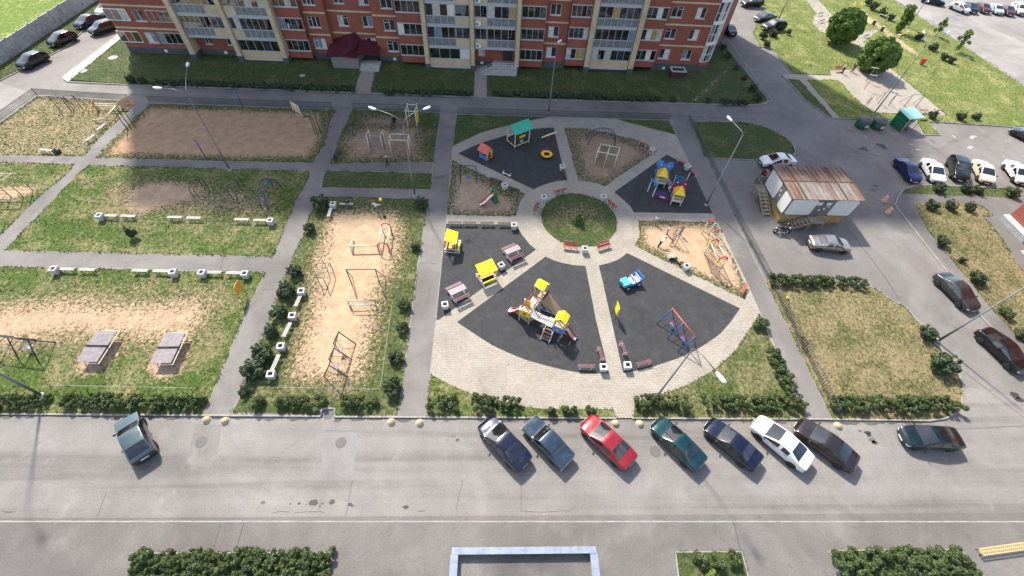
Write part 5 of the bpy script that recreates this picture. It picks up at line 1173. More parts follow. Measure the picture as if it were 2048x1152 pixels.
for u, v, lb, rz in ((199, 432, 'white concrete bin at the left end of the upper bench row', 0), (541, 442, 'white concrete bin at the right end of the upper bench row', 0), (108, 539, 'leftmost white bin above the table tennis lawn', 0), (346, 545, 'white bin in the middle above the table tennis lawn, lid facing right', .2), (404, 546, 'third white bin from the left above the table tennis lawn', 0), (490, 548, 'rightmost white bin above the table tennis lawn near the orange sign', 0),
                 (666, 409, 'white bin beside the big dark bush at the top of the swing court', 0), (603, 583, 'topmost white bin along the left of the swing court', .1), (585, 632, 'second white bin along the left of the swing court', .1), (562, 693, 'third white bin along the left of the swing court', .1), (542, 749, 'lowest white bin along the left of the swing court', .1),
                 (1009.5, 371, 'white bin between the two dark benches by the small slide', .5), (1124.5, 334, 'white bin at the right rim of the house court', 0), (1305, 299, 'white bin between two red benches by the climbing tower', .6), (1375.6, 333, 'white bin between two pinkish benches by the castle', .5), (1028, 451, 'white bin right of the four dark benches', 0),
                 (890, 610, 'white bin at the lower left of the table court', .2), (1002.6, 531, 'white bin beside the yellow canopied table', .6), (1169.6, 498, 'white bin between the two red benches below the round lawn', 0), (1087.8, 395, 'white bin at the upper left of the round lawn', .3), (1207, 394, 'white bin at the upper right of the round lawn', .3),
                 (1207, 735, 'white bin at the lower right tip of the slide court', 0), (1255, 731, 'white bin at the lower left tip of the swing rubber court', 0), (1373, 533, 'white bin on the sand beside the bags', .4)): bin_(u, v, lb, rz)
def dbin(u, v, label, m):
    p = G(u, v, ZC + .3); t = thing('litter_bin', label, 'bin', (p.x, p.y, ZC)); MB().lathe([(.2, 0), (.26, .55), (.27, .6), (.22, .6), (.2, .3)], 10).build('shell', m, t); MB().lathe([(.19, .3), (.19, .31)], 10).build('liner', BLACKM, t)
dbin(671, 316, 'dark brown bin at the end of the brown bench by the path', WOODB); dbin(788, 241, 'dark bin behind the double lamp post', BLACKM)
p = G(113, 302, ZC + .25); t = thing('black_bag', 'black rubbish bag beside the grey bench at upper left', 'bag', (p.x, p.y, ZC)); V, F = [], []
b = MB().lathe([(.1, 0), (.38, .05), (.42, .25), (.3, .45), (.1, .55), (.06, .62)], 9); b.build('sack', BLACKM, t); MB().lathe([(.07, .6), (.12, .68)], 7).build('knot', BLACKM, t)

# ------------------------------------------------------------------ lamp posts
GALV = M('galvanised_steel', (.15, .155, .16), .5, .4)
LHEAD = M('lamp_head', (.66, .67, .68), .4, var=.08)
def lamp(label, base, heads, zt=9.2, zh=10.2, r=.075, zb=ZC, foot=True):
    p = G(*base, zb); t = thing('street_lamp', label, 'street lamp', (p.x, p.y, zb), 0, 'street lamps')
    MB().tube([(0, 0, 0), (0, 0, 3.0), (0, 0, 3.01), (0, 0, zt)], [r * 1.25, r * 1.15, r, r * .6], 10).build('pole', GALV, t, True)
    if foot: MB().lathe([(.22, 0), (.2, .1), (.1, .12)], 10).build('foot', CONC, t)
    for hu, hv in heads:
        q = G(hu, hv, zh) - Vector((p.x, p.y, 0)); d = Vector((q.x, q.y, 0)); L = d.length; d.normalize(); h = zh - zb
        a = Vector((0, 0, zt - .02)); e = Vector((q.x, q.y, h))
        o = MB().tube([a, a + Vector((0, 0, (h - zt) * .6)) + d * L * .12, a + Vector((0, 0, (h - zt) * .9)) + d * L * .4, e - d * .25], .04, 8).build('arm', GALV, t, True)
        hd = MB(); ca, sa = d.x, d.y
        prof_ = [(-.35, .08), (-.1, .16), (.2, .19), (.4, .15), (.5, .06)]; vs = []
        for x, w in prof_: vs += [(x, -w, -.02), (x, w, -.02), (x, w * .6, .09), (x, -w * .6, .09)]
        fs = [(i * 4 + k, i * 4 + (k + 1) % 4, i * 4 + 4 + (k + 1) % 4, i * 4 + 4 + k) for i in range(4) for k in range(4)] + [(3, 2, 1, 0), (16, 17, 18, 19)]
        hd.add([(e.x + (x * ca - y * sa), e.y + (x * sa + y * ca), e.z + z + x * .08) for x, y, z in vs], fs); ho = hd.build('lamp_head', LHEAD, o, bevel=.02)
        dd = MB(); dd.box((e.x + d.x * .12, e.y + d.y * .12, e.z - .045), (.45, .22, .04), math.atan2(d.y, d.x)); dd.build('diffuser', M('lamp_glass', (.6, .62, .62), .1), o)
    return t
lamp('tall double-headed lamp post on the lawn at the left, white heads', (460, 340), [(375, 130), (317, 176)])
lamp('tall double-headed lamp post beside the middle path', (830, 391), [(746, 217), (852, 217)])
lamp('single lamp post at the top rim of the plaza in front of the building', (1097, 226), [(1118, 83)], 9.3, 9.8)
lamp('single lamp post at the tip of the castle court with long bent arm', (1412, 410), [(1460, 238)], 9.6, 9.9)
lamp('leaning-looking lamp post rising from the front hedge over the plaza', (1302, 808), [(1440, 753)], 9.4, 10.0)
lamp('lamp post at the corner of the dry lawn running out at the right edge', (1876, 682), [(2140, 560)], 9.4, 10.0, .085)
lamp('lamp post foot in the hedge at the lower left edge', (83, 790), [(-150, 700)], 9.4, 10.0, .085)
lamp('tall double-headed lamp post on the upper right green', (1747, 228), [(1848, 65), (1895, 65)], 9.8, 10.8)
lamp('lamp post beside the upright tree at the far car park', (1815, 54), [(1856, 3)], 8.2, 8.6)
lamp('thin lamp post beyond the dark parked cars at the top', (1557, 38), [(1600, -30)], 9.0, 9.5)

# ------------------------------------------------------------------ fences and railings
def low_fence(label, pts, h=1.0, sp=.17, z=ZC, mat=None, rails=(.15, .92), post=2.4, bar=.02, name='metal_fence'):
    P = [Vector((p.x, p.y, 0)) for p in GL(pts, z)]; o_ = P[0]; t = thing(name, label, 'fence', (o_.x, o_.y, z)); mat = mat or BLACKM; bl = MB()
    for a, b_ in zip(P, P[1:]):
        a = a - o_; b_ = b_ - o_; d = b_ - a; n = max(1, round(d.length / post))
        for k in range(n):
            p, q = a + d * k / n, a + d * (k + 1) / n
            for rz in rails: MB().bar(p + Vector((0, 0, rz)), q + Vector((0, 0, rz)), .03, .03).build('rail', mat, t)
            MB().bar(p, p + Vector((0, 0, h + .03)), .045).build('post', mat, t)
            m = round((q - p).length / sp)
            for j in range(1, m): c = p + (q - p) * j / m; bl.bar(c + Vector((0, 0, rails[0])), c + Vector((0, 0, h)), bar * 2)
        MB().bar(b_ - d.normalized() * .05, b_ - d.normalized() * .05 + Vector((0, 0, h + .03)), .045).build('post', mat, t)
    bl.build('balusters', mat, t)['kind'] = 'stuff'; return t
FENCEM = M('fence_grey', (.055, .06, .065), .5, .2)
low_fence('low metal picket fence round the upper left corner of the courtyard', [(-150, 352), (0, 244), (75, 190.5), (262, 202.5)], mat=FENCEM)
low_fence('low metal picket fence behind the sand ball court', [(300, 205), (665, 217.5)], mat=FENCEM)
low_fence('low metal picket fence behind the climbing frames', [(707, 218.5), (880, 224.5)], mat=FENCEM)
low_fence('low metal picket fence behind the plaza', [(916, 228), (1340, 239.5)], mat=FENCEM)
low_fence('upper metal railing along the right path, beside the cabin yard', [(1376, 241), (1412, 314), (1470, 432), (1534, 555)], 1.0, .2, mat=STEELG, rails=(.2, .98), name='metal_railing')
low_fence('lower metal railing along the dry lawn with the bicycle', [(1543, 572), (1606, 698), (1668, 826)], 1.0, .25, mat=STEELG, rails=(.2, .98), name='metal_railing')

# ------------------------------------------------------------------ bollards, covers, waste
def mushroom():
    t = thing('concrete_bollard', 'x', 'bollard'); MB().lathe([(.30, 0), (.31, .05), (.27, .16), (.17, .27), (.05, .32), (.0, .325)], 18).build('dome', M('bollard_ochre', (.42, .32, .19), .75, var=.15), t, True); MB().lathe([(.34, 0), (.34, .035), (.31, .04)], 18).build('base_ring', CONC, t); return t
MUSH = Proto(mushroom)
for u, v, lb in ((412, 839, 'left domed bollard at the left path exit'), (449, 841, 'right domed bollard at the left path exit'), (782, 843, 'left domed bollard at the middle path exit'), (839, 845, 'right domed bollard at the middle path exit'), (1231, 846, 'domed bollard right of the red sedan'), (1280, 847, 'domed bollard left of the teal sedan'), (1677, 851, 'domed bollard beside the brown sedan')):
    p = G(u, v, .12); MUSH(lb, (p.x, p.y, .005), 0, None, 'domed bollards at the path exits')
def drum():
    t = thing('plastic_bollard', 'x', 'bollard'); MB().lathe([(.34, 0), (.32, .12), (.26, .15), (.2, .75), (.17, .8)], 16).build('body', M('bollard_orange', (.55, .30, .18), .6, dirt=(.45, .38, .3)), t, True); MB().lathe([(.238, .4), (.218, .55)], 16).build('band', WHITEP, t); return t
DRUM = Proto(drum)
for u, v, lb in ((1771, 398, 'upper orange plastic bollard on the asphalt beside the cabin'), (1779, 421, 'lower orange plastic bollard on the asphalt beside the cabin')): p = G(u, v, .4); DRUM(lb, (p.x, p.y, .005), 0, None, 'orange bollards')
def cover(label, u, v, r=.42, z=.008, m=None):
    p = G(u, v, z); t = thing('manhole_cover', label, 'manhole cover', (p.x, p.y, z)); m = m or M('cast_iron', (.125, .118, .11), .8, .1, var=.3, scale=14)
    MB().lathe([(r, 0), (r, .012), (r * .86, .014), (r * .85, .008)], 24).build('rim', M('cover_rim', (.10, .095, .09), .7), t)
    b = MB(); b.lathe([(r * .84, .002), (r * .84, .011), (r * .2, .012)], 24)
    for k in range(8): a = k * PI / 4; b.bar((r * .25 * math.cos(a), r * .25 * math.sin(a), .014), (r * .78 * math.cos(a), r * .78 * math.sin(a), .014), .05, .008)
    b.build('lid', m, t)
cover('round manhole cover on the carriageway left of the middle path exit', 682, 885); cover('round manhole cover beside the teal sedan', 1310, 903); cover('round manhole cover in the asphalt patch at the left path exit', 402, 884); cover('manhole cover in the kerb notch', 656, 830, .35)
cover('pale round well cover on the lawn left of the brick building', 166, 142, .6, ZC + .004, CONC); cover('dark well cover on the lawn before the entrance roof', 605, 151, .5, ZC + .004, CONC); cover('pale well cover near the left corner of the brick building', 226, 115, .7, ZC + .004, CONC)
def wdump():
    t = thing('waste_container', 'x', 'waste container'); MB().lathe([(.82, 0), (.88, .1), (.9, 1.0), (.86, 1.05)], 22).build('drum', M('container_green', (.012, .10, .055), .5), t, True)
    MB().lathe([(.95, 1.02), (.98, 1.1), (.8, 1.38), (.4, 1.52), (.05, 1.55)], 22).build('lid', M('container_lid', (.09, .09, .095), .6, var=.3), t, True)
    MB().box((.15, -.905, .55), (.45, .03, .32), .16).build('sticker', WHITEP, t); MB().box((0, -.55, 1.48), (.3, .06, .06)).build('handle', BLACKM, t); return t
WD = Proto(wdump)
for u, v, lb in ((1726, 246, 'left round green waste container with dark domed lid'), (1757, 248, 'right round green waste container with dark domed lid')): p = G(u, v, .6); WD(lb, (p.x, p.y, .0), 0, None, 'round waste containers')
sp = G(1800, 254); t = thing('waste_shelter', 'green sheet-metal waste shelter with pale roof beside the containers', 'shelter', (sp.x, sp.y, 0), R(14)); GS = M('shelter_green', (.012, .13, .06), .5)
MB().bx(-1.25, -1.2, -1.0, 1.0, 0.05, 2.1).build('side_wall', GS, t); MB().bx(-1.19, 1.2, .95, 1.0, .05, 2.3).build('back_wall', GS, t); MB().bx(1.2, 1.25, -.2, 1.0, .05, 2.1).build('side_wall', GS, t)
b = MB(); b.add([(-1.4, -1.2, 2.12), (1.4, -1.2, 2.12), (1.4, 1.15, 2.42), (-1.4, 1.15, 2.42)], [(0, 1, 2, 3)]); o = b.build('roof', M('shelter_roof', (.25, .48, .45), .5), t); o.modifiers.new('s', 'SOLIDIFY').thickness = .05
tubes(t, 'corner_post', BLACKM, [([(x, y, 0), (x, y, 2.1)], .04) for x, y in ((-1.22, -1.05), (1.22, -1.05), (0, -1.05))])
MB().box((.35, .2, .9), (.06, 1.2, 1.6), .5, 0, .3).build('leaning_board', WHITEP, t); MB().box((-.5, -.5, .22), (.7, .5, .4), .3).build('cardboard', M('cardboard_pink', (.5, .25, .25), .7), t)
# bench-like yellow plank at the lower right corner
p = G(1962, 1104, .5); q = G(2075, 1088, .5); d = q - p; t = thing('yellow_bench', 'yellow perforated metal seat plank at the lower right corner', 'bench', (p.x, p.y, .1), math.atan2(d.y, d.x)); L = d.length; PY = M('perforated_yellow', (.50, .36, .16), .5)
b = MB()
for y in (-.2, .2): b.bx(0, L, y - .03, y + .03, .38, .42)
n_ = int(L / .16)
for k in range(n_ + 1): b.bx(k * L / n_ - .03, k * L / n_ + .03, -.17, .17, .381, .419)
b.bx(.03, L - .03, -.025, .025, .382, .418); b.build('seat_grating', PY, t)
tubes(t, 'leg', BLACKM, [([(x, y, 0), (x, y, .38)], .025) for x in (.1, L - .3) for y in (-.17, .17)])
# ------------------------------------------------------------------ play and sports equipment
def at(u, v, z=0.0):
    p = G(u, v, ZC + z); return Vector((p.x, p.y, z))
def rel(o, *ps): return [Vector(p) - Vector((o.x, o.y, 0)) for p in ps]
UP = Vector((0, 0, 1))
def posts(t, o, pts, h, r, mat, name='post', n=8):
    for p in pts: q = rel(o, p)[0]; q.z = 0; MB().tube([q, q + UP * h], r, n).build(name, mat, t, True)
def eq(name, label, cat, o): return thing(name, label, cat, (o.x, o.y, ZC))
# table tennis tables
TT = M('tt_top', (.17, .145, .155), .6, var=.3, scale=3)
def tt():
    t = thing('table_tennis_table', 'x', 'table')
    for s in (-1, 1): MB().bx(-.76, .76, .02 if s > 0 else -1.37, 1.37 if s > 0 else -.02, .73, .77).build('table_top', TT, t)
    MB().bx(-.9, .9, -.012, .012, .775, .92).build('net', BLACKM, t)
    b = MB(); b.bar((.86, -1.45, .62), (.86, 1.45, .62), .05); b.bar((.86, -1.45, .62), (-.5, -1.45, .62), .05); b.bar((.86, 1.45, .62), (-.5, 1.45, .62), .05); b.build('under_frame', CREAMP, t)
    tubes(t, 'leg', STEELG, [([(x, y * 1.25, 0), (x * .7, y, .72)], .03) for x in (-.6, .6) for y in (-1.05, 1.05)]); return t
TTP = Proto(tt)
for (a, b_), lb in ((((174, 722), (213, 663)), 'left weathered grey table tennis table'), (((322, 724), (350, 667)), 'right weathered grey table tennis table')):
    c, rz, _ = two(a, b_, ZC + .76); TTP(lb, (c.x, c.y, ZC), rz - PI / 2, (1.08, 1.08, 1), 'table tennis tables')
# parallel bars / gymnastic frames
def par_bars(label, F1, F2, B1, B2, h=1.25, mat=STEELG, name='parallel_bars'):
    f1, f2, b1, b2 = at(*F1), at(*F2), at(*B1), at(*B2); o = (f1 + b2) / 2; t = eq(name, label, 'exercise bars', o)
    for a, b_ in ((f1, b1), (f2, b2)): a, b_ = rel(o, a, b_); MB().tube([a, a + UP * (h - .08), a + UP * h + (b_ - a) * .04, b_ + UP * h - (b_ - a) * .04, b_ + UP * (h - .08), b_], .045, 7).build('bar', mat, t, True)
    for a, b_, z in ((f1, f2, .35), (b1, b2, .35)): a, b_ = rel(o, a, b_); MB().tube([a + UP * z, b_ + UP * z], .035, 6).build('cross_brace', mat, t)
DKG = M('paint_dark_green', (.03, .055, .05), .45, .2)
par_bars('left dark parallel bars on the lawn with the bare patch', (389, 396), (398.5, 396), (404.6, 371), (413, 371), mat=DKG)
par_bars('right dark parallel bars on the lawn with the bare patch', (464, 397), (475, 397), (479, 373), (489, 373), mat=DKG)
par_bars('grey parallel bars on the left of the swing court', (643, 574), (655, 575), (655, 541), (666, 542), 1.3)
par_bars('low pair of hurdle bars in the middle of the swing court', (704, 619), (699, 612), (754, 619), (752, 610), .75)
def portal(label, A, B, h, mat, brace=True, lean=(.9, .5), name='pull_up_bar', cat='exercise bars'):
    a, b_ = at(*A), at(*B); o = (a + b_) / 2; t = eq(name, label, cat, o); a, b_ = rel(o, a, b_); n_ = (b_ - a).normalized(); s = Vector((-n_.y, n_.x, 0))
    for p in (a, b_): MB().tube([p, p + UP * h], .05, 7).build('post', mat, t, True)
    MB().tube([a + UP * (h - .02), b_ + UP * (h - .02)], .04, 7).build('top_bar', mat, t, True)
    if brace:
        for p, k in ((a, 1), (b_, 1)): MB().tube([p + UP * h * .96, p + s * lean[0] * k + n_ * (.4 if p is b_ else -.1)], .038, 6).build('brace', mat, t)
portal('tall dark pull-up bar in the middle of the swing court', (704, 569), (760, 568), 2.3, BLACKM)
portal('left pull-up bar by the picket fence at upper left', (120, 221), (143, 222), 2.0, DKG); portal('right pull-up bar by the picket fence at upper left', (148, 221), (166, 219), 2.0, DKG)
# cream balance beams with red arches
def beams(label, o, segs, arches):
    t = eq('balance_beams', label, 'balance beams', o)
    for a, b_ in segs:
        a, b_ = rel(o, a, b_); MB().tube([a, b_], .075, 8).build('beam', CREAMP, t, True)
        for p in (a + (b_ - a) * .06, b_ - (b_ - a) * .06): MB().tube([Vector((p.x, p.y, 0)), p], .05, 7).build('leg', CREAMP, t)
    for a, b_ in arches:
        a, b_ = rel(o, a, b_); c = (a + b_) / 2; d = (b_ - a) / 2; MB().tube([Vector((a.x, a.y, 0)), a] + [c - d * math.cos(k) + UP * d.length * .9 * math.sin(k) for k in np.linspace(0, PI, 9)] + [b_, Vector((b_.x, b_.y, 0))], .06, 7).build('arch', REDP, t, True)
beams('cream balance beams with red arches at the top of the swing court', at(735, 495), [(at(699, 492, .7), at(757, 491, .7)), (at(699, 492, .7), at(706, 478, .25)), (at(764, 452, .8), at(757, 490, .8)), (at(780, 453, .8), at(775, 490, .8))], [(at(763, 452, .85), at(781, 453, .85)), (at(755, 492, .85), at(776, 492, .85))])
beams('cream balance beams with red arch by the basketball hoop at upper left', at(210, 215), [(at(188, 207, .7), at(233, 208, .7)), (at(190, 211, .7), at(231, 212, .7)), (at(232, 211, .7), at(210, 237, .7)), (at(210, 237, .7), at(188, 240, .25))], [(at(187, 206, .8), at(189, 213, .8))])
# arched ladders
def arch_ladder(label, F1, F2, B1, B2, h, mat, name='arch_ladder', n=15):
    f1, f2, b1, b2 = at(*F1), at(*F2), at(*B1), at(*B2); o = (f1 + f2 + b1 + b2) / 4; t = eq(name, label, 'climbing frame', o); R1, R2 = [], []
    for k in range(n + 1):
        a = PI * k / n; w = (1 - math.cos(a)) / 2
        for L_, f, b_ in ((R1, f1, b1), (R2, f2, b2)): f, b_ = rel(o, f, b_); L_.append(f + (b_ - f) * w + UP * h * math.sin(a) ** .8)
    for L_ in (R1, R2): MB().tube(L_, .05, 7).build('side_rail', mat, t, True)
    for k in range(1, n): MB().tube([R1[k], R2[k]], .032, 5).build('rung', mat, t)
arch_ladder('blue arched ladder on the lawn with the parallel bars', (525, 419), (537, 421), (546, 373), (561, 374), 2.1, M('paint_dull_blue', (.022, .045, .10), .5))
arch_ladder('dark blue arched ladder beside the climbing tower on the plaza', (1172, 281), (1176, 290), (1230, 283), (1229, 292), 2.0, M('paint_night_blue', (.012, .025, .06), .45))
# ladder gym cut by the left edge
def frame_tower(label, pts, h, cat='climbing frame', pm=None, net=None, top=None, name='climbing_frame', sides=(), rungs=6, caps=None):
    """posts at plan points joined by a top frame, rungs between chosen pairs and an optional rope net on top"""
    P = [at(*q) for q in pts]; o = sum(P, Vector()) / len(P); t = eq(name, label, cat, o); P = rel(o, *P); pm = pm or CREAMP
    for p in P:
        MB().tube([p, p + UP * (h + .12)], .055, 8).build('post', pm, t, True)
        if caps: MB().lathe([(.07, h + .1), (.08, h + .18), (.0, h + .22)], 8, (p.x, p.y, 0)).build('post_cap', caps, t)
    for i, j in top or []: MB().tube([P[i] + UP * h, P[j] + UP * h], .05, 8).build('top_beam', pm, t, True)
    for i, j in sides:
        for k in range(rungs): z = h * (k + 1) / (rungs + 1); MB().tube([P[i] + UP * z, P[j] + UP * z], .032, 5).build('rung', net or STEELG, t)
    return t, P, o
def net_on(t, A, B, C, D, n, m, mat, r=.022):
    """rope net between four corners: each rope a part"""
    for k in range(n + 1): w = k / n; MB().tube([A + (B - A) * w, D + (C - D) * w], r, 4).build('rope', mat, t)
    for k in range(m + 1): w = k / m; MB().tube([A + (D - A) * w, B + (C - B) * w], r, 4).build('rope', mat, t)
t, P, o = frame_tower('wooden horizontal ladder cut by the left edge of the picture', [(22, 394), (47, 394), (66, 381), (-30, 396), (-28, 380)], 2.3, pm=WOODL, top=[(0, 1), (0, 3)], sides=[(0, 3)], rungs=4)
for k in range(6): MB().tube([P[3] + (P[1] - P[3]) * (k + .5) / 6 + UP * 2.3, P[4] + (P[2] - P[4]) * (k + .5) / 6 + UP * 2.3], .03, 6).build('rung', CREAMP, t)
MB().tube([P[4] + UP * 2.3, P[2] + UP * 2.3], .05, 8).build('top_beam', CREAMP, t, True); MB().tube([P[3] + UP * 2.31, P[1] + UP * 2.31], .05, 8).build('top_beam', CREAMP, t, True)
DR = M('rope_dark', (.05, .05, .055), .8); RB = M('rope_brown', (.10, .06, .04), .8)
# climbing tower of the plaza: two by three posts
t, P, o = frame_tower('cream climbing tower with rope net top beside the blue arch', [(1188.4, 331), (1207.5, 334.6), (1226.6, 338.4), (1195, 316), (1213, 319.5), (1232, 323)], 2.1, top=[(0, 1), (1, 2), (3, 4), (4, 5), (0, 3), (1, 4), (2, 5)], sides=[(0, 1), (1, 2)], rungs=7, net=RB)
h = UP * 2.1; net_on(t, P[0] + h, P[2] + h, P[5] + h, P[3] + h, 8, 4, DR); net_on(t, P[3], P[4], P[4] + h, P[3] + h, 4, 5, RB)
# climbing frames of the shady sand court
t, P, o = frame_tower('cream square climbing frame with yellow board at the top of the shady sand court', [(816.5, 256), (834.5, 257), (820, 243), (838, 244)], 2.5, top=[(0, 1), (2, 3), (0, 2), (1, 3)], sides=[(2, 3)], rungs=5, caps=CREAMP); b = MB(); b.ext([P[1] + UP * .4, P[3] + UP * .4, P[3] + UP * 2.1, P[1] + UP * 2.1], (P[1] - P[0]).normalized() * .03); b.build('climbing_board', YELP, t)
t, P, o = frame_tower('left ladder frame with red-capped posts on the shady sand court', [(740, 301), (767, 302), (744, 290), (771, 291)], 2.2, top=[(0, 2), (1, 3)], sides=[(0, 1), (2, 3)], rungs=3, caps=REDP, net=BLUEP)
for s in (0, 1): net_on(t, P[s], P[s + 2], P[s + 2] + UP * 2.1, P[s] + UP * 2.1, 2, 6, DR)
t, P, o = frame_tower('right net frame with red-capped posts on the shady sand court', [(784, 310), (820, 311), (786, 298), (822, 299)], 2.2, top=[(0, 1), (2, 3), (0, 2), (1, 3)], caps=REDP); net_on(t, P[0] + UP * .5, P[1] + UP * .5, P[1] + UP * 2.1, P[0] + UP * 2.1, 9, 5, DR); net_on(t, P[0] + UP * 2.2, P[1] + UP * 2.2, P[3] + UP * 2.2, P[2] + UP * 2.2, 3, 3, DR)
for k in (0, 1): MB().box(P[k] + UP * 2.0, (.18, .18, .25), .2).build('corner_plate', YELP, t)
# exercise post
o = at(707, 271); t = eq('exercise_post', 'dark blue exercise post with foot plate left of the ladder frames', 'exercise post', o); MB().tube([(0, 0, 0), (0, 0, 1.4)], .06, 8).build('post', BLUEP, t, True); MB().tube([(-.05, 0, 1.35), (-.25, .1, 1.6)], .04, 6).build('handle', BLACKM, t); MB().box((.15, -.1, .2), (.5, .25, .06)).build('foot_plate', STEELG, t)
# volleyball posts
for (b_, hh, lb) in (((413, 318), 2.6, 'slanting-looking dark post near the lamp on the sand ball court'), ((485, 213), 2.5, 'dark blue post at the fence behind the sand ball court')):
    o = at(*b_); t = eq('net_post', lb, 'post', o); MB().tube([(0, 0, 0), (0, 0, hh)], .06, 8).build('pole', BLUEP, t, True); MB().lathe([(.08, hh), (.08, hh + .06)], 8).build('cap', BLACKM, t); MB().tube([(0.05, 0, hh * .6), (.12, 0, hh * .6)], .02, 5).build('hook', BLACKM, t)
# basketball hoops
def hoop(label, bases, c, nrm, z=3.0, bw=1.8, bh=1.05, m=None, fr=None):
    P = [at(*q) for q in bases]; o = sum(P, Vector()) / 3; t = eq('basketball_hoop', label, 'basketball hoop', o); P = rel(o, *P); cc = rel(o, at(*c, z))[0]; nv = Vector((*nrm, 0)).normalized(); s = Vector((-nv.y, nv.x, 0)); fr = fr or DKG
    for p in P: MB().tube([p, p + UP * (z - .2), p * .35 + cc * .65 - p.z * UP + UP * 0], .055, 7).build('post', fr, t, True)
    for k in (-.4, .4): MB().tube([P[1] + UP * (z - .3 + k), cc + UP * k - nv * .02], .05, 6).build('arm', fr, t)
    bo = MB(); bo.ext([cc - s * bw / 2 - UP * bh / 2, cc + s * bw / 2 - UP * bh / 2, cc + s * bw / 2 + UP * bh / 2, cc - s * bw / 2 + UP * bh / 2], nv * .04); bo = bo.build('backboard', m, t)
    b = MB(); q = cc + nv * .05
    for a, d in (((-.3, -.35), (.3, -.35)), ((.3, -.35), (.3, .1)), ((.3, .1), (-.3, .1)), ((-.3, .1), (-.3, -.35))): b.bar(q + s * a[0] + UP * a[1], q + s * d[0] + UP * d[1], .05, .02, up=nv)
    b.build('target_square', REDP, bo); rc = cc + nv * .42 - UP * .32; MB().tube([rc + nv * .22 * math.cos(a) + s * .22 * math.sin(a) for a in np.linspace(0, 2 * PI, 15)[:-1]], .02, 5, True).build('rim', REDP, t); return t, cc, nv, s
hoop('basketball hoop with tan backboard at the left end of the sand court', [(255, 259), (263, 258), (271, 255)], (252, 205), (.9, -.35), 2.9, 1.7, 1.15, M('backboard_tan', (.55, .42, .28), .6))
t, cc, nv, s = hoop('basketball hoop with cream three-plank backboard at the right end of the sand court', [(631, 268), (636, 269.5), (641.5, 265.6)], (591, 215), (-.62, -.78), 2.9, 1.7, 1.15, CREAMP)
for k in (-.3, .27): b = MB(); q = cc + nv * .05 + s * k * 1.8; b.bar(q - UP * .57, q + UP * .57, .05, .02, up=nv); b.build('board_gap', BLACKM, t)
# signs
def sign(label, A, B, w, z0, z1, mat, pm=GREENP):
    a, b_ = at(*A), at(*B); o = (a + b_) / 2; t = eq('notice_board', label, 'sign', o); a, b_ = rel(o, a, b_); d = (b_ - a).normalized(); n_ = Vector((-d.y, d.x, 0))
    for p in (a, b_): MB().tube([p, p + UP * z1 * .96], .03, 7).build('post', pm, t, True)
    c = (a + b_) / 2; r = w / 2; k = .14; poly = [c - d * r + UP * z0, c + d * r + UP * z0, c + d * r + UP * (z1 - k), c + d * r * .5 + UP * z1, c - d * r * .5 + UP * z1, c - d * r + UP * (z1 - k)]
    MB().ext([p + n_ * .04 for p in poly], n_ * .03).build('board', mat, t)
sign('yellow notice board on two posts on the rubber between the swings and the path', (1224.5, 625), (1229, 641), 1.05, .75, 1.95, YELB); sign('orange notice board on two posts beside the path at the table tennis lawn', (492, 585), (485, 603), 1.25, .9, 2.0, ORAP)
sign('red notice board on posts at the exercise paving', (1722, 222), (1733, 213), 1.2, .9, 1.8, REDP, STEELG)
# swings
def swing(label, tops, spread, h, fm, bm, seats, side=None, name='swing'):
    T = [at(*q, h) for q in tops]; o = sum(T, Vector()) / len(T); t = eq(name, label, 'swing', o); T = rel(o, *T); d = (T[-1] - T[0]).normalized(); n_ = Vector((-d.y, d.x, 0))
    for p in T:
        g = Vector((p.x, p.y, 0))
        for s in (-1, 1): MB().tube([p, g + n_ * s * spread], .048, 7).build('leg', fm, t, True)
        MB().tube([g + n_ * spread * .75 + UP * h * .25, g - n_ * spread * .75 + UP * h * .25], .025, 6).build('leg_brace', fm, t)
    MB().tube([T[0] + d * -.05, T[-1] + d * .05], .05, 8).build('top_bar', bm, t, True)
    for k, sm, cm in seats:
        c = T[0] + (T[-1] - T[0]) * k; st = Vector((c.x, c.y, .5))
        so = MB(); so.box(st, (.42, .3, .05), math.atan2(d.y, d.x)); so = so.build('seat', sm, t)
        bk = MB()
        for z in (.12, .28): bk.bar(st - d * .2 + n_ * .16 + UP * z, st + d * .2 + n_ * .16 + UP * z, .03); bk.bar(st - d * .2 - n_ * .16 + UP * z, st + d * .2 - n_ * .16 + UP * z, .03)
        for s in (-1, 1): bk.bar(st + d * .2 * s + n_ * .16 + UP * .28, st + d * .2 * s - n_ * .16 + UP * .28, .03)
        bk.build('seat_guard', cm, so)
        for s in (-1, 1): MB().tube([st + d * .2 * s + UP * .28, Vector((c.x, c.y, h)) + d * .2 * s], .012, 4).build('chain', STEELG, t)
    return t
swing('blue and red double swing on the rubber court at lower right of the plaza', [(1345, 617), (1367, 646), (1390, 673)], 1.0, 2.1, BLUEP, M('paint_orange_red', (.55, .10, .04), .42), [(.24, BLUEL, REDP), (.76, BLUEL, REDP)])
swing('dark double swing with blue seats at the bottom of the swing court', [(677, 664), (668, 696), (658, 731)], 1.0, 2.0, BLACKM, BLACKM, [(.3, BLUEL, REDP), (.78, BLUEL, REDP)])
swing('dark swing cut by the left edge of the picture', [(-35, 668), (14, 674), (55, 680)], .95, 2.0, BLACKM, BLACKM, [(.68, M('seat_pale', (.35, .45, .6), .5), STEELG)])
swing('dark blue single swing on the sand at the left of the plaza', [(919, 331), (952, 332)], .35, 2.3, M('paint_night_blue', (.012, .025, .06), .45), BLACKM, [(.5, BLUEL, BLUEP)])
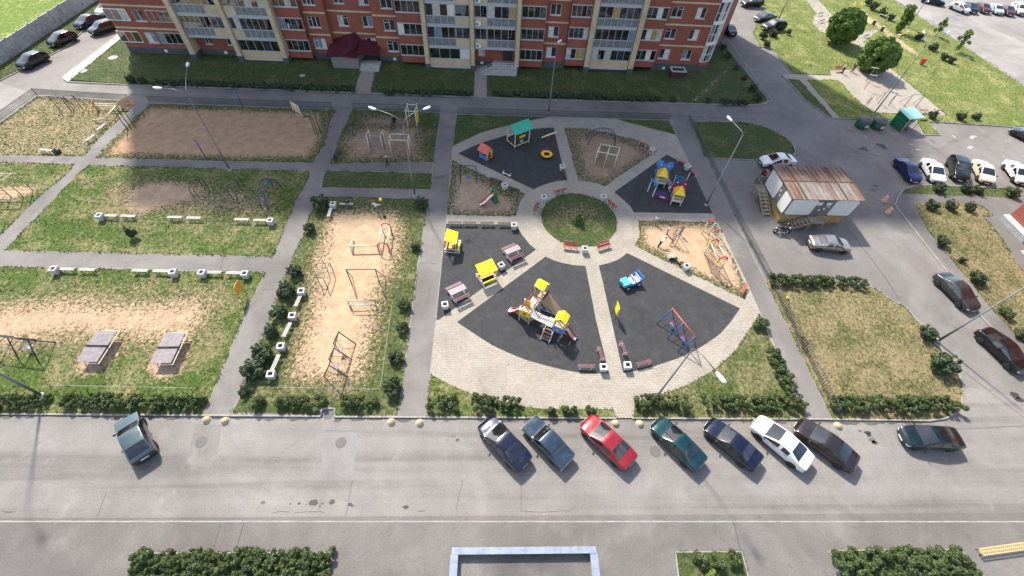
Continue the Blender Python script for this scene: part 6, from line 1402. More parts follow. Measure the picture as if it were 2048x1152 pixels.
# small slide
a, b_ = at(962, 412), at(1000, 400); o = (a + b_) / 2; d = (a - b_).normalized(); t = thing('slide', 'small red and white slide with green sides on the sand', 'slide', (o.x, o.y, ZC), math.atan2(d.y, d.x))
prof_ = [(-.35, 1.15), (.1, .95), (.6, .5), (1.0, .28), (1.35, .25)]; b = MB()
for (x0, z0), (x1, z1) in zip(prof_, prof_[1:]): b.add([(x0, -.22, z0), (x1, -.22, z1), (x1, .22, z1), (x0, .22, z0)], [(0, 1, 2, 3)])
o_ = b.build('chute', WHITEP, t); o_.modifiers.new('s', 'SOLIDIFY').thickness = .03
for s in (-.25, .25): b = MB(); b.ext([(x, s, z - .06) for x, z in prof_] + [(x, s, z + .17) for x, z in prof_[::-1]], (0, .05 * (1 if s > 0 else -1), 0)); b.build('side', REDP, t)
for s in (-1, 1): b = MB(); b.ext([(-.85, s * .33, 0), (-.7, s * .33, 1.5), (-.45, s * .33, 1.75), (-.25, s * .33, 1.5), (-.2, s * .33, .7), (-.3, s * .33, 0)], (0, .03, 0)); b.build('green_panel', GREENP, t)
MB().bx(-.8, -.3, -.31, .31, 1.1, 1.15).build('platform', YELP, t); MB().box((-.5, 0, 1.72), (.3, .7, .04)).build('arch_top', GREENP, t)
for k in range(4): MB().bx(-1.05 + k * .06, -.95 + k * .06, -.28, .28, .2 + k * .25, .24 + k * .25).build('ladder_step', WOODL, t)
# little house with red roof
c = at(972, 314); t = thing('play_house', 'small play house with red roof and yellow front', 'play house', (c.x, c.y, ZC), R(-42)); WY = M('paint_warm_yellow', (.70, .38, .05), .5)
b = MB(); b.ext([(.6, -.55, 0), (.6, -.2, 0), (.6, -.2, .95), (.6, 0, 1.08), (.6, .2, .95), (.6, .2, 0), (.6, .55, 0), (.6, .55, 1.2), (.6, 0, 1.75), (.6, -.55, 1.2)], (.03, 0, 0)); b.build('front_wall', WY, t)
b = MB(); b.ext([(-.6, -.55, 0), (-.6, .55, 0), (-.6, .55, 1.2), (-.6, 0, 1.75), (-.6, -.55, 1.2)], (-.03, 0, 0)); b.build('rear_wall', WY, t)
for s in (-1, 1): MB().bx(-.598, .598, s * .53 - .02, s * .53 + .02, 0, .6).build('side_wall', BLUEL, t); MB().bx(-.598, .598, s * .53 - .02, s * .53 + .02, 1.0, 1.2).build('lintel', BLUEP, t)
for s in (-1, 1): b = MB(); b.add([(-.8, 0, 1.82), (.8, 0, 1.82), (.8, s * .78, 1.06), (-.8, s * .78, 1.06)], [(0, 1, 2, 3)]); o_ = b.build('roof', M('roof_coral', (.55, .10, .08), .5), t); o_.modifiers.new('s', 'SOLIDIFY').thickness = .04
MB().bx(.66, .95, -.5, -.22, .42, .47).build('counter', REDP, t); MB().bx(.66, .95, .22, .5, .42, .47).build('counter', REDP, t)
# hut with green roof
fl, fr_, bl_ = at(1027, 292), at(1055, 281), at(1016.6, 286); dx = fr_ - fl; dy = bl_ - fl; c = fl + dx / 2 + dy / 2; t = eq('play_hut', 'open play hut with bright green roof and cream posts', 'play house', c); Q = rel(c, fl, fr_, fr_ + dy, bl_); dxn = dx.normalized(); dyn = Vector((-dxn.y, dxn.x, 0))
W_, D_ = dx.length, 1.7; Q = [dxn * sx * W_ / 2 + dyn * sy * D_ / 2 for sx, sy in ((-1, -1), (1, -1), (1, 1), (-1, 1))]
for q in Q: MB().bar(q, q + UP * 2.2, .12).build('post', CREAMP, t)
for i in range(4): MB().bar(Q[i] + UP * .2, Q[(i + 1) % 4] + UP * .2, .1).build('floor_beam', CREAMP, t)
MB().ext([q + UP * .26 for q in Q], UP * .05).build('floor', WOODB, t)
for s in (-1, 1): b = MB(); e = dyn * s * (D_ / 2 + .3); b.add([-dxn * (W_ / 2 + .3) + UP * 2.95, dxn * (W_ / 2 + .3) + UP * 2.95, dxn * (W_ / 2 + .3) + e + UP * 2.05, -dxn * (W_ / 2 + .3) + e + UP * 2.05], [(0, 1, 2, 3)]); o_ = b.build('roof_slope', TEALP, t); o_.modifiers.new('s', 'SOLIDIFY').thickness = .05
b = MB(); b.ext([Q[0] * .55 + Q[1] * .45 + UP * .35 + dxn * k[0] + UP * k[1] for k in ((-.45, 0), (.45, 0), (.45, .5), (.2, .75), (-.2, .75), (-.45, .5))], dyn * -.03); o_ = b.build('front_panel', GREENP, t)
MB().lathe([(.16, 0), (.16, .03)], 12, M=Matrix.Translation(Q[0] * .55 + Q[1] * .45 + UP * .65 - dyn * .05) @ Matrix.Rotation(math.atan2(dxn.y, dxn.x), 4, 'Z') @ Matrix.Rotation(PI / 2, 4, 'X')).build('round_window', WHITEP, o_)
MB().bar(Q[0] * .7 + Q[1] * .3 + UP * 1.3, Q[0] * .3 + Q[1] * .7 + UP * 1.3, .05, .3).build('counter_board', YELP, t); MB().bar(Q[3] + UP * .8, Q[2] + UP * .8, .06, .3).build('rear_rail', CREAMP, t)
# log seesaw, roundabout, rocker frame
a, b_ = at(1083.5, 275, .3), at(1113, 264, .75); o = (a + b_) / 2; t = eq('seesaw', 'cream log seesaw with one end up at the top of the house court', 'seesaw', o); a, b_ = rel(o, a, b_); MB().tube([a, b_], .11, 9).build('beam', CREAMP, t, True); MB().tube([Vector((0, 0, 0)), Vector((0, 0, .5))], .12, 8).build('pivot', REDP, t)
for p, w in ((a, .15), (b_, .85)): q = a + (b_ - a) * w; MB().tube([q, q + UP * .35], .03, 6).build('handle', REDP, t)
c = at(1093.5, 308, .4); t = thing('roundabout', 'yellow ring roundabout with red rails on the house court', 'roundabout', (c.x, c.y, ZC)); MB().lathe([(.38, .38), (.75, .38), (.75, .44), (.38, .44), (.38, .38)], 26).build('ring_seat', YELP, t)
MB().tube([(.82 * math.cos(a), .82 * math.sin(a), .62) for a in np.linspace(.6, 2 * PI - .6 + .9, 24)], .02, 6).build('rail', REDP, t); MB().lathe([(.06, 0), (.06, .6), (.14, .62), (.14, .64)], 10).build('hub', REDP, t)
tubes(t, 'spoke', REDP, [([(.05 * math.cos(a), .05 * math.sin(a), .3), (.78 * math.cos(a), .78 * math.sin(a), .34), (.82 * math.cos(a), .82 * math.sin(a), .62)], .02) for a in np.linspace(0, 2 * PI, 7)[:-1]]); MB().lathe([(.55, .12), (.6, .16)], 20).build('foot_plate', M('plate_dark_red', (.12, .03, .03), .6), t)
a, b_ = at(1006, 345, .3), at(1020, 351, .3); o = (a + b_) / 2; t = eq('rocker', 'small white twin-seat rocker frame on the house court', 'rocker', o); a, b_ = rel(o, a, b_); MB().tube([a, b_], .04, 7).build('beam', WHITEP, t); d = (b_ - a).normalized(); n_ = Vector((-d.y, d.x, 0))
for p in (a, b_): MB().tube([p + n_ * .22 + UP * .2, p, p - n_ * .22 + UP * .2], .03, 6).build('handle', WHITEP, t); MB().box(p * .8 + UP * .02, (.3, .22, .05), math.atan2(d.y, d.x)).build('seat', WHITEP, t)
MB().tube([(0, 0, 0), (0, 0, .3)], .06, 8).build('pivot', STEELG, t)
# picnic tables and canopied tables
def picnic():
    t = thing('picnic_table', 'x', 'picnic table'); sl = MB().bx(-.85, .85, -.075, .075, -.02, .02)
    for mt, rows in ((M('table_slat_grey', (.30, .25, .26), .6, var=.25), [(-.26, .74), (-.09, .74), (.08, .74), (.25, .74)]), (WOODP, [(-.95, .45), (-.79, .45), (-1.05, .68), (-1.1, .86), (.72, .45), (.88, .45)])):
        me = sl.mesh('slat', mt)
        for y, z in rows: o_ = ob('slat', me, t); o_.location = (0, y, z); o_.rotation_euler.x = -1.25 if z in (.68, .86) else 0
    for x in (-.65, .65):
        b = MB(); b.tube([(x, -1.12, .9), (x, -1.0, .42), (x, -.95, .03), (x, .95, .03), (x, .9, .42)], .028, 6); b.tube([(x, -.3, .03), (x, -.3, .72), (x, .3, .72), (x, .3, .03)], .028, 6); b.tube([(x, -1.0, .42), (x, -.7, .42)], .025, 6); b.tube([(x, .9, .42), (x, .65, .42)], .025, 6); b.build('side_frame', WHITEP, t)
    return t
PIC = Proto(picnic)
for a, b_, lb in (((1003, 510), (1046, 492), 'upper picnic table with plum benches near the ring path'), ((893, 591), (936, 571), 'lower picnic table with plum benches near the left path')):
    c, rz, _ = two(a, b_, ZC + .6); PIC(lb, (c.x, c.y, ZC), rz, None, 'picnic tables')
def canopy():
    t = thing('canopied_table', 'x', 'picnic table'); b = MB(); b.add([(-.85, -.62, 1.55), (.85, -.62, 1.55), (.85, .55, 1.98), (-.85, .55, 1.98)], [(0, 1, 2, 3)]); o_ = b.build('roof', YELB, t); o_.modifiers.new('s', 'SOLIDIFY').thickness = .05
    b = MB(); b.box((0, -.61, 1.48), (1.7, .04, .16)); b.build('roof_edge', YELB, t)
    for x in (-.72, .72):
        for y, h in ((-.52, 1.55), (.5, 1.95)): MB().bar((x, y, 0), (x, y, h), .06).build('post', WHITEP, t)
        MB().bar((x, -.9, .45), (x, .7, .45), .06).build('side_rail', WHITEP, t); MB().bar((x, -.9, .06), (x, .7, .06), .06).build('foot_rail', WHITEP, t); MB().bar((x, -.9, .06), (x, -.9, .45), .06).build('front_post', WHITEP, t)
    MB().bx(-.68, .68, -.3, .3, .6, .65).build('table_top', ORAP, t); MB().bx(-.68, .68, .4, .66, .4, .44).build('seat', ORAP, t); MB().bx(-.68, .68, -.88, -.66, .48, .52).build('seat', YELB, t); MB().bx(-.66, .66, .54, .57, .6, 1.3).build('back_panel', ORAP, t); return t
CAN = Proto(canopy)
c, rz, _ = two((893, 489), (914, 489), ZC + .5); CAN('yellow-roofed table at the left path seen end on', (c.x, c.y, ZC), R(86), None, 'yellow roofed tables')
c, rz, _ = two((950, 560), (995, 541), ZC + .5); CAN('yellow-roofed table between the two picnic tables', (c.x, c.y, ZC), rz, (1.1, 1.05, 1.0), 'yellow roofed tables')

# big play complex with two yellow roofs
P0, T1, T2 = at(1054, 622, 1.2), at(1081, 588, 1.5), at(1120, 652, 1.1)
t = thing('play_complex', 'large play complex with two yellow roofs, rope bridge and two red-edged slides', 'play complex', (P0.x, P0.y, ZC)); O = Vector((P0.x, P0.y, 0))
def Lc(p): q = Vector(p) - O; return q
p0, t1, t2 = Lc(P0), Lc(T1), Lc(T2)
def tower(c, ang, s, zp, roof, rm=YELB, hp=None):
    ca, sa = math.cos(ang), math.sin(ang); X, Y = Vector((ca, sa, 0)), Vector((-sa, ca, 0)); c = Vector((c.x, c.y, 0)); hp = hp or (zp + 1.35 if roof else zp + .85); cs = [c + X * i * s / 2 + Y * j * s / 2 for i, j in ((-1, -1), (1, -1), (1, 1), (-1, 1))]
    for q in cs: MB().bar(q, q + UP * hp, .1).build('post', M('post_timber', (.46, .38, .24), .6), t); MB().lathe([(.08, hp), (.08, hp + .08), (.03, hp + .12)], 8, tuple(q)).build('post_cap', WHITEP, t)
    for k in range(6): w = (k + .5) / 6 - .5; MB().bar(c + Y * w * s - X * s / 2 + UP * zp, c + Y * w * s + X * s / 2 + UP * zp, s / 6 - .015, .04).build('deck_plank', WOODL, t)
    if roof:
        for sgn in (-1, 1): b = MB(); e = X * sgn * (s / 2 + .1); b.add([c - Y * (s / 2 + .1) + UP * (hp + .42), c + Y * (s / 2 + .1) + UP * (hp + .42), c + Y * (s / 2 + .1) + e + UP * (hp - .05), c - Y * (s / 2 + .1) + e + UP * (hp - .05)], [(0, 1, 2, 3)]); o_ = b.build('roof_slope', rm, t); o_.modifiers.new('s', 'SOLIDIFY').thickness = .04
    return cs, X, Y
aT = math.atan2((t2 - p0).y, (t2 - p0).x)
a1 = math.atan2((t1 - p0).y, (t1 - p0).x)
tower(p0, aT, 1.0, 1.2, False); c1, X1, Y1 = tower(t1, a1, .85, 1.55, True); c2, X2, Y2 = tower(t2, aT, .9, 1.1, True)
def panel(c, X, w, z0, z1, m, n=.03, name='panel', top=.18):
    Y = Vector((-X.y, X.x, 0)); return MB().ext([c - X * w / 2 + UP * z0, c + X * w / 2 + UP * z0, c + X * w / 2 + UP * (z1 - top), c + X * w * .3 + UP * z1, c - X * w * .3 + UP * z1, c - X * w / 2 + UP * (z1 - top)], Y * n).build(name, m, t)
pf = Vector((p0.x, p0.y, 0)); g2 = Vector((t2.x, t2.y, 0)); g1_ = Vector((t1.x, t1.y, 0))
o_ = panel(pf - Y2 * .6, X2, 1.0, 1.1, 1.95, YELP); MB().lathe([(.16, 0), (.16, .02)], 12, M=Matrix.Translation(pf - Y2 * .61 + UP * 1.5) @ Matrix.Rotation(aT, 4, 'Z') @ Matrix.Rotation(PI / 2, 4, 'X')).build('emblem', M('emblem_brown', (.2, .08, .03), .6), o_)
panel(pf + Y2 * .58 - X2 * .2, X2, .5, 1.2, 2.0, ORAP); o_ = panel(g2 - Y2 * .64, X2, 1.05, .95, 1.75, BLUEL); MB().lathe([(.14, 0), (.14, .02)], 12, M=Matrix.Translation(g2 - Y2 * .65 + UP * 1.3) @ Matrix.Rotation(aT, 4, 'Z') @ Matrix.Rotation(PI / 2, 4, 'X')).build('emblem', ORAP, o_)
panel(g2 + X2 * .64, -Y2, .5, 1.0, 1.8, ORAP); panel(g2 + Y2 * .62, X2, 1.0, 1.0, 1.7, M('panel_maroon', (.12, .03, .03), .5)); panel(g1_ + Y1 * .6, X1, 1.0, 1.5, 2.2, M('panel_maroon', (.12, .03, .03), .5)); panel(g1_ - Y1 * .6, X1, 1.0, 1.5, 2.2, M('panel_maroon', (.12, .03, .03), .5))
# plank bridges: straight rope bridge to T2, sloping plank walk to T1
def bridge(A, B, w, n, m, sag, rail):
    d = (B - A); X = Vector((d.x, d.y, 0)).normalized(); Y = Vector((-X.y, X.x, 0))
    for k in range(n): p = A + d * (k + .5) / n - UP * sag * math.sin(PI * (k + .5) / n); MB().bar(p - Y * w / 2, p + Y * w / 2, d.length / n * .8, .04, up=UP).build('bridge_plank', m, t)
    for s in (-1, 1): MB().tube([A + Y * s * w / 2 + UP * .75, (A + B) / 2 + Y * s * w / 2 + UP * (.75 - sag), B + Y * s * w / 2 + UP * .75], .03, 6).build('hand_rail', rail, t)
bridge(p0 + X2 * .55, t2 - X2 * .6 + UP * .02, .85, 12, M('plank_grey', (.42, .38, .36), .7, var=.25), .12, BLUEP)
bridge(p0 + X1 * .55, t1 - X1 * .55, .85, 11, M('plank_warm', (.46, .40, .33), .7, var=.25), 0, REDP)
def chute(S, D, L, z):
    X = Vector(D).normalized(); Y = Vector((-X.y, X.x, 0)); pr = [(0, z), (.25, z - .08), (L * .55, z * .42), (L * .8, .24), (L, .2)]; S = Vector((S.x, S.y, 0)); b = MB()
    for (x0, z0), (x1, z1) in zip(pr, pr[1:]): b.add([S + X * x0 - Y * .22 + UP * z0, S + X * x1 - Y * .22 + UP * z1, S + X * x1 + Y * .22 + UP * z1, S + X * x0 + Y * .22 + UP * z0], [(0, 1, 2, 3)])
    o_ = b.build('slide_chute', M('slide_steel', (.6, .6, .62), .25, .6), t); o_.modifiers.new('s', 'SOLIDIFY').thickness = .03
    for s in (-1, 1): MB().ext([S + X * x + Y * s * .24 + UP * (q - .06) for x, q in pr] + [S + X * x + Y * s * .24 + UP * (q + .16) for x, q in pr[::-1]], Y * s * .05).build('slide_side', REDP, t)
e1 = Lc(at(1018, 620, .2)); e2 = Lc(at(1152, 678, .2)); d1 = Vector((e1.x - p0.x, e1.y - p0.y, 0)); d2 = Vector((e2.x - t2.x, e2.y - t2.y, 0))
chute(p0 + d1.normalized() * .55, d1, d1.length - .55, 1.2); chute(t2 + d2.normalized() * .6, d2, d2.length - .6, 1.1)
for k in range(4): q = g2 - X2 * .75 - Y2 * (.7 + k * .22); MB().bar(q - X2 * .4 + UP * (.9 - k * .22), q + X2 * .4 + UP * (.9 - k * .22), .2, .04).build('stair_tread', WOODB, t)
for s in (-1, 1): MB().bar(g2 - X2 * .75 + X2 * s * .42 - Y2 * .55 + UP * 1.05, g2 - X2 * .75 + X2 * s * .42 - Y2 * 1.5 + UP * .05, .05, .14).build('stair_stringer', CREAMP, t); q = g2 - X2 * .75 + X2 * s * .42 - Y2 * 1.1; MB().bar(q, q + UP * 1.3, .07).build('stair_post', CREAMP, t)
MB().ext([g2 - X2 * 1.2 - Y2 * .5 + UP * 1.05, g2 - X2 * .6 - Y2 * .5 + UP * 1.05, g2 - X2 * .6 + Y2 * .5 + UP * 1.05, g2 - X2 * 1.2 + Y2 * .5 + UP * 1.05], UP * .05).build('side_deck', WOODL, t)
for k in range(6): w0 = (k + .5) / 6; A = g1_ + X1 * .0 - Y1 * .6 + UP * 1.5; B = A - Y1 * 1.7 - UP * 1.45 + X1 * .1; MB().bar(A + X1 * (w0 - .5) * 1.1, B + X1 * (w0 - .5) * 1.1, .15, .04).build('ramp_board', M('ramp_wood', (.36, .24, .14), .7), t)

# castle play set
CASTO = at(1325, 385); t = thing('play_castle', 'fairy-tale play set with yellow pointed roofs and blue and plum panels', 'play complex', (CASTO.x, CASTO.y, ZC)); O = CASTO
def cp(u, v, z=0): return at(u, v, z) - Vector((O.x, O.y, 0))
def ctower(c, ang, m_panel, hood):
    X, Y = Vector((math.cos(ang), math.sin(ang), 0)), Vector((-math.sin(ang), math.cos(ang), 0)); s = 1.15
    for i, j in ((-1, -1), (1, -1), (1, 1), (-1, 1)): q = c + X * i * s / 2 + Y * j * s / 2; MB().bar(q, q + UP * 1.65, .09).build('post', CREAMP, t)
    MB().ext([c + X * i * s / 2 + Y * j * s / 2 + UP * .45 for i, j in ((-1, -1), (1, -1), (1, 1), (-1, 1))], UP * .06).build('deck', WOODL, t)
    for sg in (-1, 1): MB().ext([c - Y * sg * s / 2 * 1.15 + X * (-.62) + UP * 1.55, c - Y * sg * s / 2 * 1.15 + X * .62 + UP * 1.55, c - Y * sg * .02 + UP * 2.5], Y * sg * .03).build('roof_face', YELP, t)
    for sg in (-1, 1): MB().ext([c + X * sg * .66 - Y * .66 + UP * 1.5, c + X * sg * .66 + Y * .66 + UP * 1.5, c + UP * 2.52], X * sg * .02).build('roof_face', ORAP, t)
    k = MB(); pts = hood; k.ext([c + Y * .72 + X * x + UP * z for x, z in pts], Y * .04); o_ = k.build('back_panel', m_panel, t)
    for x, z in ((-.45, 2.3), (.45, 2.25), (-.3, 1.8), (.4, 1.7)): MB().lathe([(.09, 0), (.09, .02)], 10, M=Matrix.Translation(c + Y * .71 + X * x + UP * z) @ Matrix.Rotation(ang, 4, 'Z') @ Matrix.Rotation(PI / 2, 4, 'X')).build('dot', WHITEP, o_)
    MB().ext([c - Y * s / 2 - X * .5 + UP * .5, c - Y * s / 2 + X * .5 + UP * .5, c - Y * s / 2 + X * .5 + UP * .8, c - Y * s / 2 - X * .5 + UP * .8], -Y * .03).build('front_rail', CREAMP, t); MB().bar(c - Y * .2 - X * .5 + UP * .85, c - Y * .2 + X * .5 + UP * .85, .3, .05).build('counter', CREAMP, t); return X, Y
ca = R(-14)
bfly = [(-.75, .7), (.75, .7), (.95, 1.3), (.7, 1.7), (1.05, 2.3), (.85, 2.9), (.35, 2.85), (0, 2.35), (-.35, 2.85), (-.85, 2.9), (-1.05, 2.3), (-.7, 1.7), (-.95, 1.3)]
flame = [(-.75, .5), (.75, .5), (1.0, 1.4), (.8, 2.0), (.5, 2.4), (.35, 3.0), (.0, 2.6), (-.5, 2.3), (-.9, 1.7), (-1.0, 1.1)]
k1, k2 = cp(1318, 368), cp(1350, 404); ctower(k1, ca, BLUEL, bfly); X_, Y_ = ctower(k2, ca, PURP, flame)
a, b_ = cp(1295, 383), cp(1305, 393); d = (b_ - a).normalized(); n_ = Vector((-d.y, d.x, 0)); hgt_ = 1.6
for p in (a, b_): MB().bar(p, p + UP * 1.4, .1).build('gate_post', M('paint_pale_blue', (.5, .68, .75), .5), t)
MB().ext([a + UP * 1.35, a + UP * 1.9 - d * .2, (a + b_) / 2 + UP * 2.0, b_ + d * .2 + UP * 1.9, b_ + UP * 1.35, b_ - d * .12 + UP * 1.6, (a + b_) / 2 + UP * 1.7, a + d * .12 + UP * 1.6], n_ * .05).build('gate_arch', BLUEL, t)
a, b_ = cp(1307, 393), cp(1340, 403); d = b_ - a; n_ = Vector((-d.y, d.x, 0)).normalized(); MB().ext([a, b_, b_ + UP * .45, a + d * .75 + UP * .62, a + d * .5 + UP * .75, a + d * .25 + UP * .62, a + UP * .4], n_ * .04).build('plum_panel', PURP, t)
MB().ext([a + d * w - n_ * .03 + UP * z for w, z in ((.3, .3), (.4, .2), (.6, .2), (.7, .3), (.6, .42), (.4, .42))], -n_ * .01).build('cloud', WHITEP, t); MB().ext([a + n_ * .1 + d * w + UP * z for w, z in ((.05, 0), (.95, 0), (.95, .5), (.75, .75), (.5, .95), (.25, .75), (.05, .5))], n_ * .03).build('blue_backing', BLUEP, t)
a, b_ = cp(1325, 362), cp(1341, 373); d = b_ - a; n_ = Vector((-d.y, d.x, 0)).normalized(); MB().ext([a + d * w + UP * z for w, z in ((0, 0), (1, 0), (1, .45), (.6, .75), (.3, .8), (0, .5))], n_ * .04).build('cloud_wall', M('paint_lilac', (.55, .5, .5), .5), t)
a, b_ = cp(1343, 374), cp(1366, 378); d = b_ - a; n_ = Vector((-d.y, d.x, 0)).normalized(); MB().ext([a + d * w + UP * z for w, z in ((0, .3), (1, .3), (1, 1.3), (.6, 1.75), (.2, 1.7), (0, 1.3))], n_ * .04).build('teal_wall', M('paint_petrol', (.02, .18, .30), .5), t); MB().bar(a, a + UP * 1.8, .07).build('post', CREAMP, t); q = cp(1362, 385); MB().bar(q, q + UP * 3.0, .06).build('flag_post', WHITEP, t)
for k in range(2): MB().box(cp(1341 + 2 * k, 376 + 5 * k, .3), (.45, .3, .3), .3).build('stepping_block', CREAMP, t)

# blue toy jeep
c, rz, _ = two((1247, 567), (1276, 556), ZC + .5); t = thing('toy_jeep', 'turquoise and blue play jeep with white seats on the rubber court', 'play car', (c.x, c.y, ZC), rz + PI)
MB().bx(.3, 1.1, -.5, .5, .35, .8).build('bonnet', CYANP, t, bevel=.05, seg=2); MB().bx(-1.0, .3, -.52, .52, .3, .36).build('floor', BLUEP, t)
for s in (-1, 1): MB().ext([(-1.0, s * .52, .3), (.3, s * .52, .3), (.3, s * .52, .75), (-.2, s * .52, .6), (-1.0, s * .52, .95)], (0, s * .03, 0)).build('side_panel', BLUEL, t)
MB().box((-1.02, 0, .72), (.05, 1.1, .85), 0, 0, -.1).build('tail_panel', BLUEL, t)
for x in (-.05, -.6):
    o_ = MB().box((x, 0, .5), (.35, .9, .08)).build('seat', WHITEP, t); MB().box((x - .2, 0, .72), (.06, .9, .4)).build('seat_back', WHITEP, o_)
for x in (-.65, .7):
    for s in (-1, 1): w = MB().lathe([(.27, -.06), (.28, .06)], 16, M=Matrix.Translation((x, s * .6, .28)) @ Matrix.Rotation(PI / 2, 4, 'X')).build('wheel', BLACKM, t); MB().lathe([(.14, -.075), (.14, .075)], 12, M=Matrix.Translation((x, s * .6, .28)) @ Matrix.Rotation(PI / 2, 4, 'X')).build('hub_cap', WHITEP, w)
MB().tube([(.28, -.48, .75), (.2, -.46, 1.25), (.2, .46, 1.25), (.28, .48, .75)], .03, 6).build('windscreen_frame', BLACKM, t); MB().tube([(.12 + .0, .22 + .16 * math.cos(a), .85 + .16 * math.sin(a)) for a in np.linspace(0, 2 * PI, 13)[:-1]], .02, 5, True).build('steering_wheel', BLACKM, t)
for s in (-1, 1): MB().lathe([(.09, 0), (.09, .03)], 10, M=Matrix.Translation((1.1, s * .32, .62)) @ Matrix.Rotation(PI / 2, 4, 'Y')).build('headlight', WHITEP, t)
MB().bx(1.1, 1.16, -.5, .5, .33, .45).build('bumper', BLACKM, t)

# ladder arches on the sand
def arch_frame(t, o, A, B, h, pm=CREAMP):
    a, b_ = rel(o, A, B); c = (a + b_) / 2; d = (b_ - a) / 2
    for p in (a, b_): MB().tube([p, p + UP * h], .06, 8).build('post', pm, t, True)
    MB().tube([c - d * math.cos(k) + UP * (h + d.length * 1.0 * math.sin(k)) for k in np.linspace(0, PI, 11)], .075, 8).build('arch', REDP, t, True); return a, b_
o = at(1418, 505); t = eq('ladder_arches', 'cream climbing ladders with red arches and rope net on the right sand court', 'climbing frame', o)
aA = arch_frame(t, o, at(1403, 468), at(1418, 468), 1.9); aB = arch_frame(t, o, at(1413, 490), at(1428, 490), 1.95); aC = arch_frame(t, o, at(1408, 508), at(1421.5, 508), 1.9); aD = arch_frame(t, o, at(1421.5, 544), at(1438, 543), 1.9)
for s in (0, 1): MB().tube([aC[s] + UP * 1.85, aD[s] + UP * 1.85], .06, 8).build('beam', CREAMP, t, True); MB().tube([aA[s] + UP * .5, aB[s] + UP * 1.3], .04, 6).build('bar', STEELG, t); MB().tube([aA[s] + UP * 1.6, aB[s] + UP * .6], .03, 6).build('chain', STEELG, t)
for k in range(7): w = (k + .5) / 7; MB().tube([aC[0] + (aD[0] - aC[0]) * w + UP * 1.85, aC[1] + (aD[1] - aC[1]) * w + UP * 1.85], .025, 6).build('rung', M('rung_wood', (.35, .22, .15), .6), t)
for k in range(6): MB().tube([aD[0] + UP * (.3 + .28 * k), aD[1] + UP * (.3 + .28 * k)], .025, 6).build('rung', M('rung_wood', (.35, .22, .15), .6), t); MB().tube([aB[0] + UP * (.3 + .28 * k), aB[1] + UP * (.3 + .28 * k)], .02, 6).build('rung', STEELG, t)
net_on(t, aC[0], aD[0], aD[0] + UP * 1.8, aC[0] + UP * 1.8, 8, 6, RB, .022)
for q in (aC[0], aD[0]): MB().box(q + UP * 1.75, (.14, .3, .35), 1.2).build('corner_plate', YELB, t)
# A-shaped climbing frame with children
f1, f2, bk = at(1339.5, 493), at(1350, 493), at(1351, 470); o = (f1 + bk) / 2; t = eq('a_frame_climber', 'grey A-shaped ladder frame with children around it', 'climbing frame', o); a, b_, c = rel(o, f1, f2, bk); d = b_ - a; ap = (a + c - d * .3) / 2 + UP * 2.1; ap.z = 2.1; c1_ = c - d * .5; c2_ = c + d * .5
for p, q in ((a, ap), (b_, ap + d), (c1_, ap), (c2_, ap + d)): MB().tube([p, q], .035, 7).build('leg', STEELG, t, True)
MB().tube([ap, ap + d], .035, 7).build('top_bar', STEELG, t)
for k in range(1, 6): w = k / 6; MB().tube([a + (ap - a) * w, b_ + (ap + d - b_) * w], .022, 6).build('rung', STEELG, t)
MB().tube([a + UP * .03, b_ + UP * .03], .03, 6).build('foot_bar', STEELG, t)
# bags left on the sand
def bag(label, u, v, m1, m2, s=1.0, rz=0):
    p = at(u, v, .2); t = thing('school_bag', label, 'bag', (p.x, p.y, ZC + .02), rz); MB().box((0, 0, .2 * s), (.42 * s, .3 * s, .4 * s), .2, .5).build('bag_body', m1, t, bevel=.06, seg=2); MB().tube([(-.1, -.18 * s, .15), (-.1, -.3 * s, .3 * s), (-.1, -.12, .42 * s)], .02, 5).build('strap', m2, t); MB().box((.02, -.17 * s, .1 * s), (.28 * s, .1, .2 * s)).build('pocket', m2, t)
bag('white bag on the sand, leftmost by the bin', 1342, 514, WHITEP, BLACKM, 1.3); bag('black bag leaning on the white one on the sand', 1351, 519, BLACKM, WHITEP, 1.0, 1); bag('dark brown bag on the sand next to the bin', 1362, 527, M('bag_brown', (.06, .03, .025), .7), WHITEP, 1.0, .4)
bag('small black bag on the sand near the kicking person', 769, 432, BLACKM, BLACKM, .7)

# exercise yard at the upper right
def tbar(label, u, v, h=2.2, w=1.1):
    o = at(u, v); t = eq('exercise_t_bar', label, 'exercise bars', o); MB().tube([(0, 0, 0), (0, 0, h)], .05, 7).build('post', STEELG, t, True); MB().bar((-w / 2, .15, h), (w / 2, -.15, h), .1, .08).build('cross_bar', M('bar_pale', (.5, .5, .5), .5), t)
tbar('upper grey T-shaped bar on the exercise paving', 1732, 162); tbar('lower grey T-shaped bar on the exercise paving', 1729, 177); tbar('right grey T-shaped bar on the exercise paving', 1777, 179)
for lb, A, B in (('left slanting bar frame on the exercise paving', (1756, 207), (1777, 211)), ('right slanting bar frame on the exercise paving', (1808, 213), (1831, 214))):
    portal(lb, A, B, 2.0, STEELG, True, (1.3, .5), 'bar_frame')
bench(BF['red'], (1834, 220), (1862, 220), 'red bench behind the green waste shelter', g4); bench(BB['red'], (1668, 139), (1690, 136), 'red bench with back beside the two adults', g5)
for a, b_, lb in (((1635, 27), (1648, 25), 'dark bench on the park path by the left willow, upper'), ((1638, 42), (1652, 38), 'dark bench on the park path by the left willow, lower'), ((1727, 72), (1742, 68), 'plum bench between the two willows')): bench(BF['plum'], a, b_, lb, g3)
o = at(1845, 124, .4); t = eq('red_bin', 'small red bin on the sloping green', 'bin', o); MB().bx(-.3, .3, -.25, .25, .15, .95).build('box', REDP, t); MB().bx(-.33, .33, -.28, .28, .952, 1.0).build('lid', REDP, t); tubes(t, 'leg', STEELG, [([(x, 0, 0), (x, 0, .16)], .03) for x in (-.25, .25)])
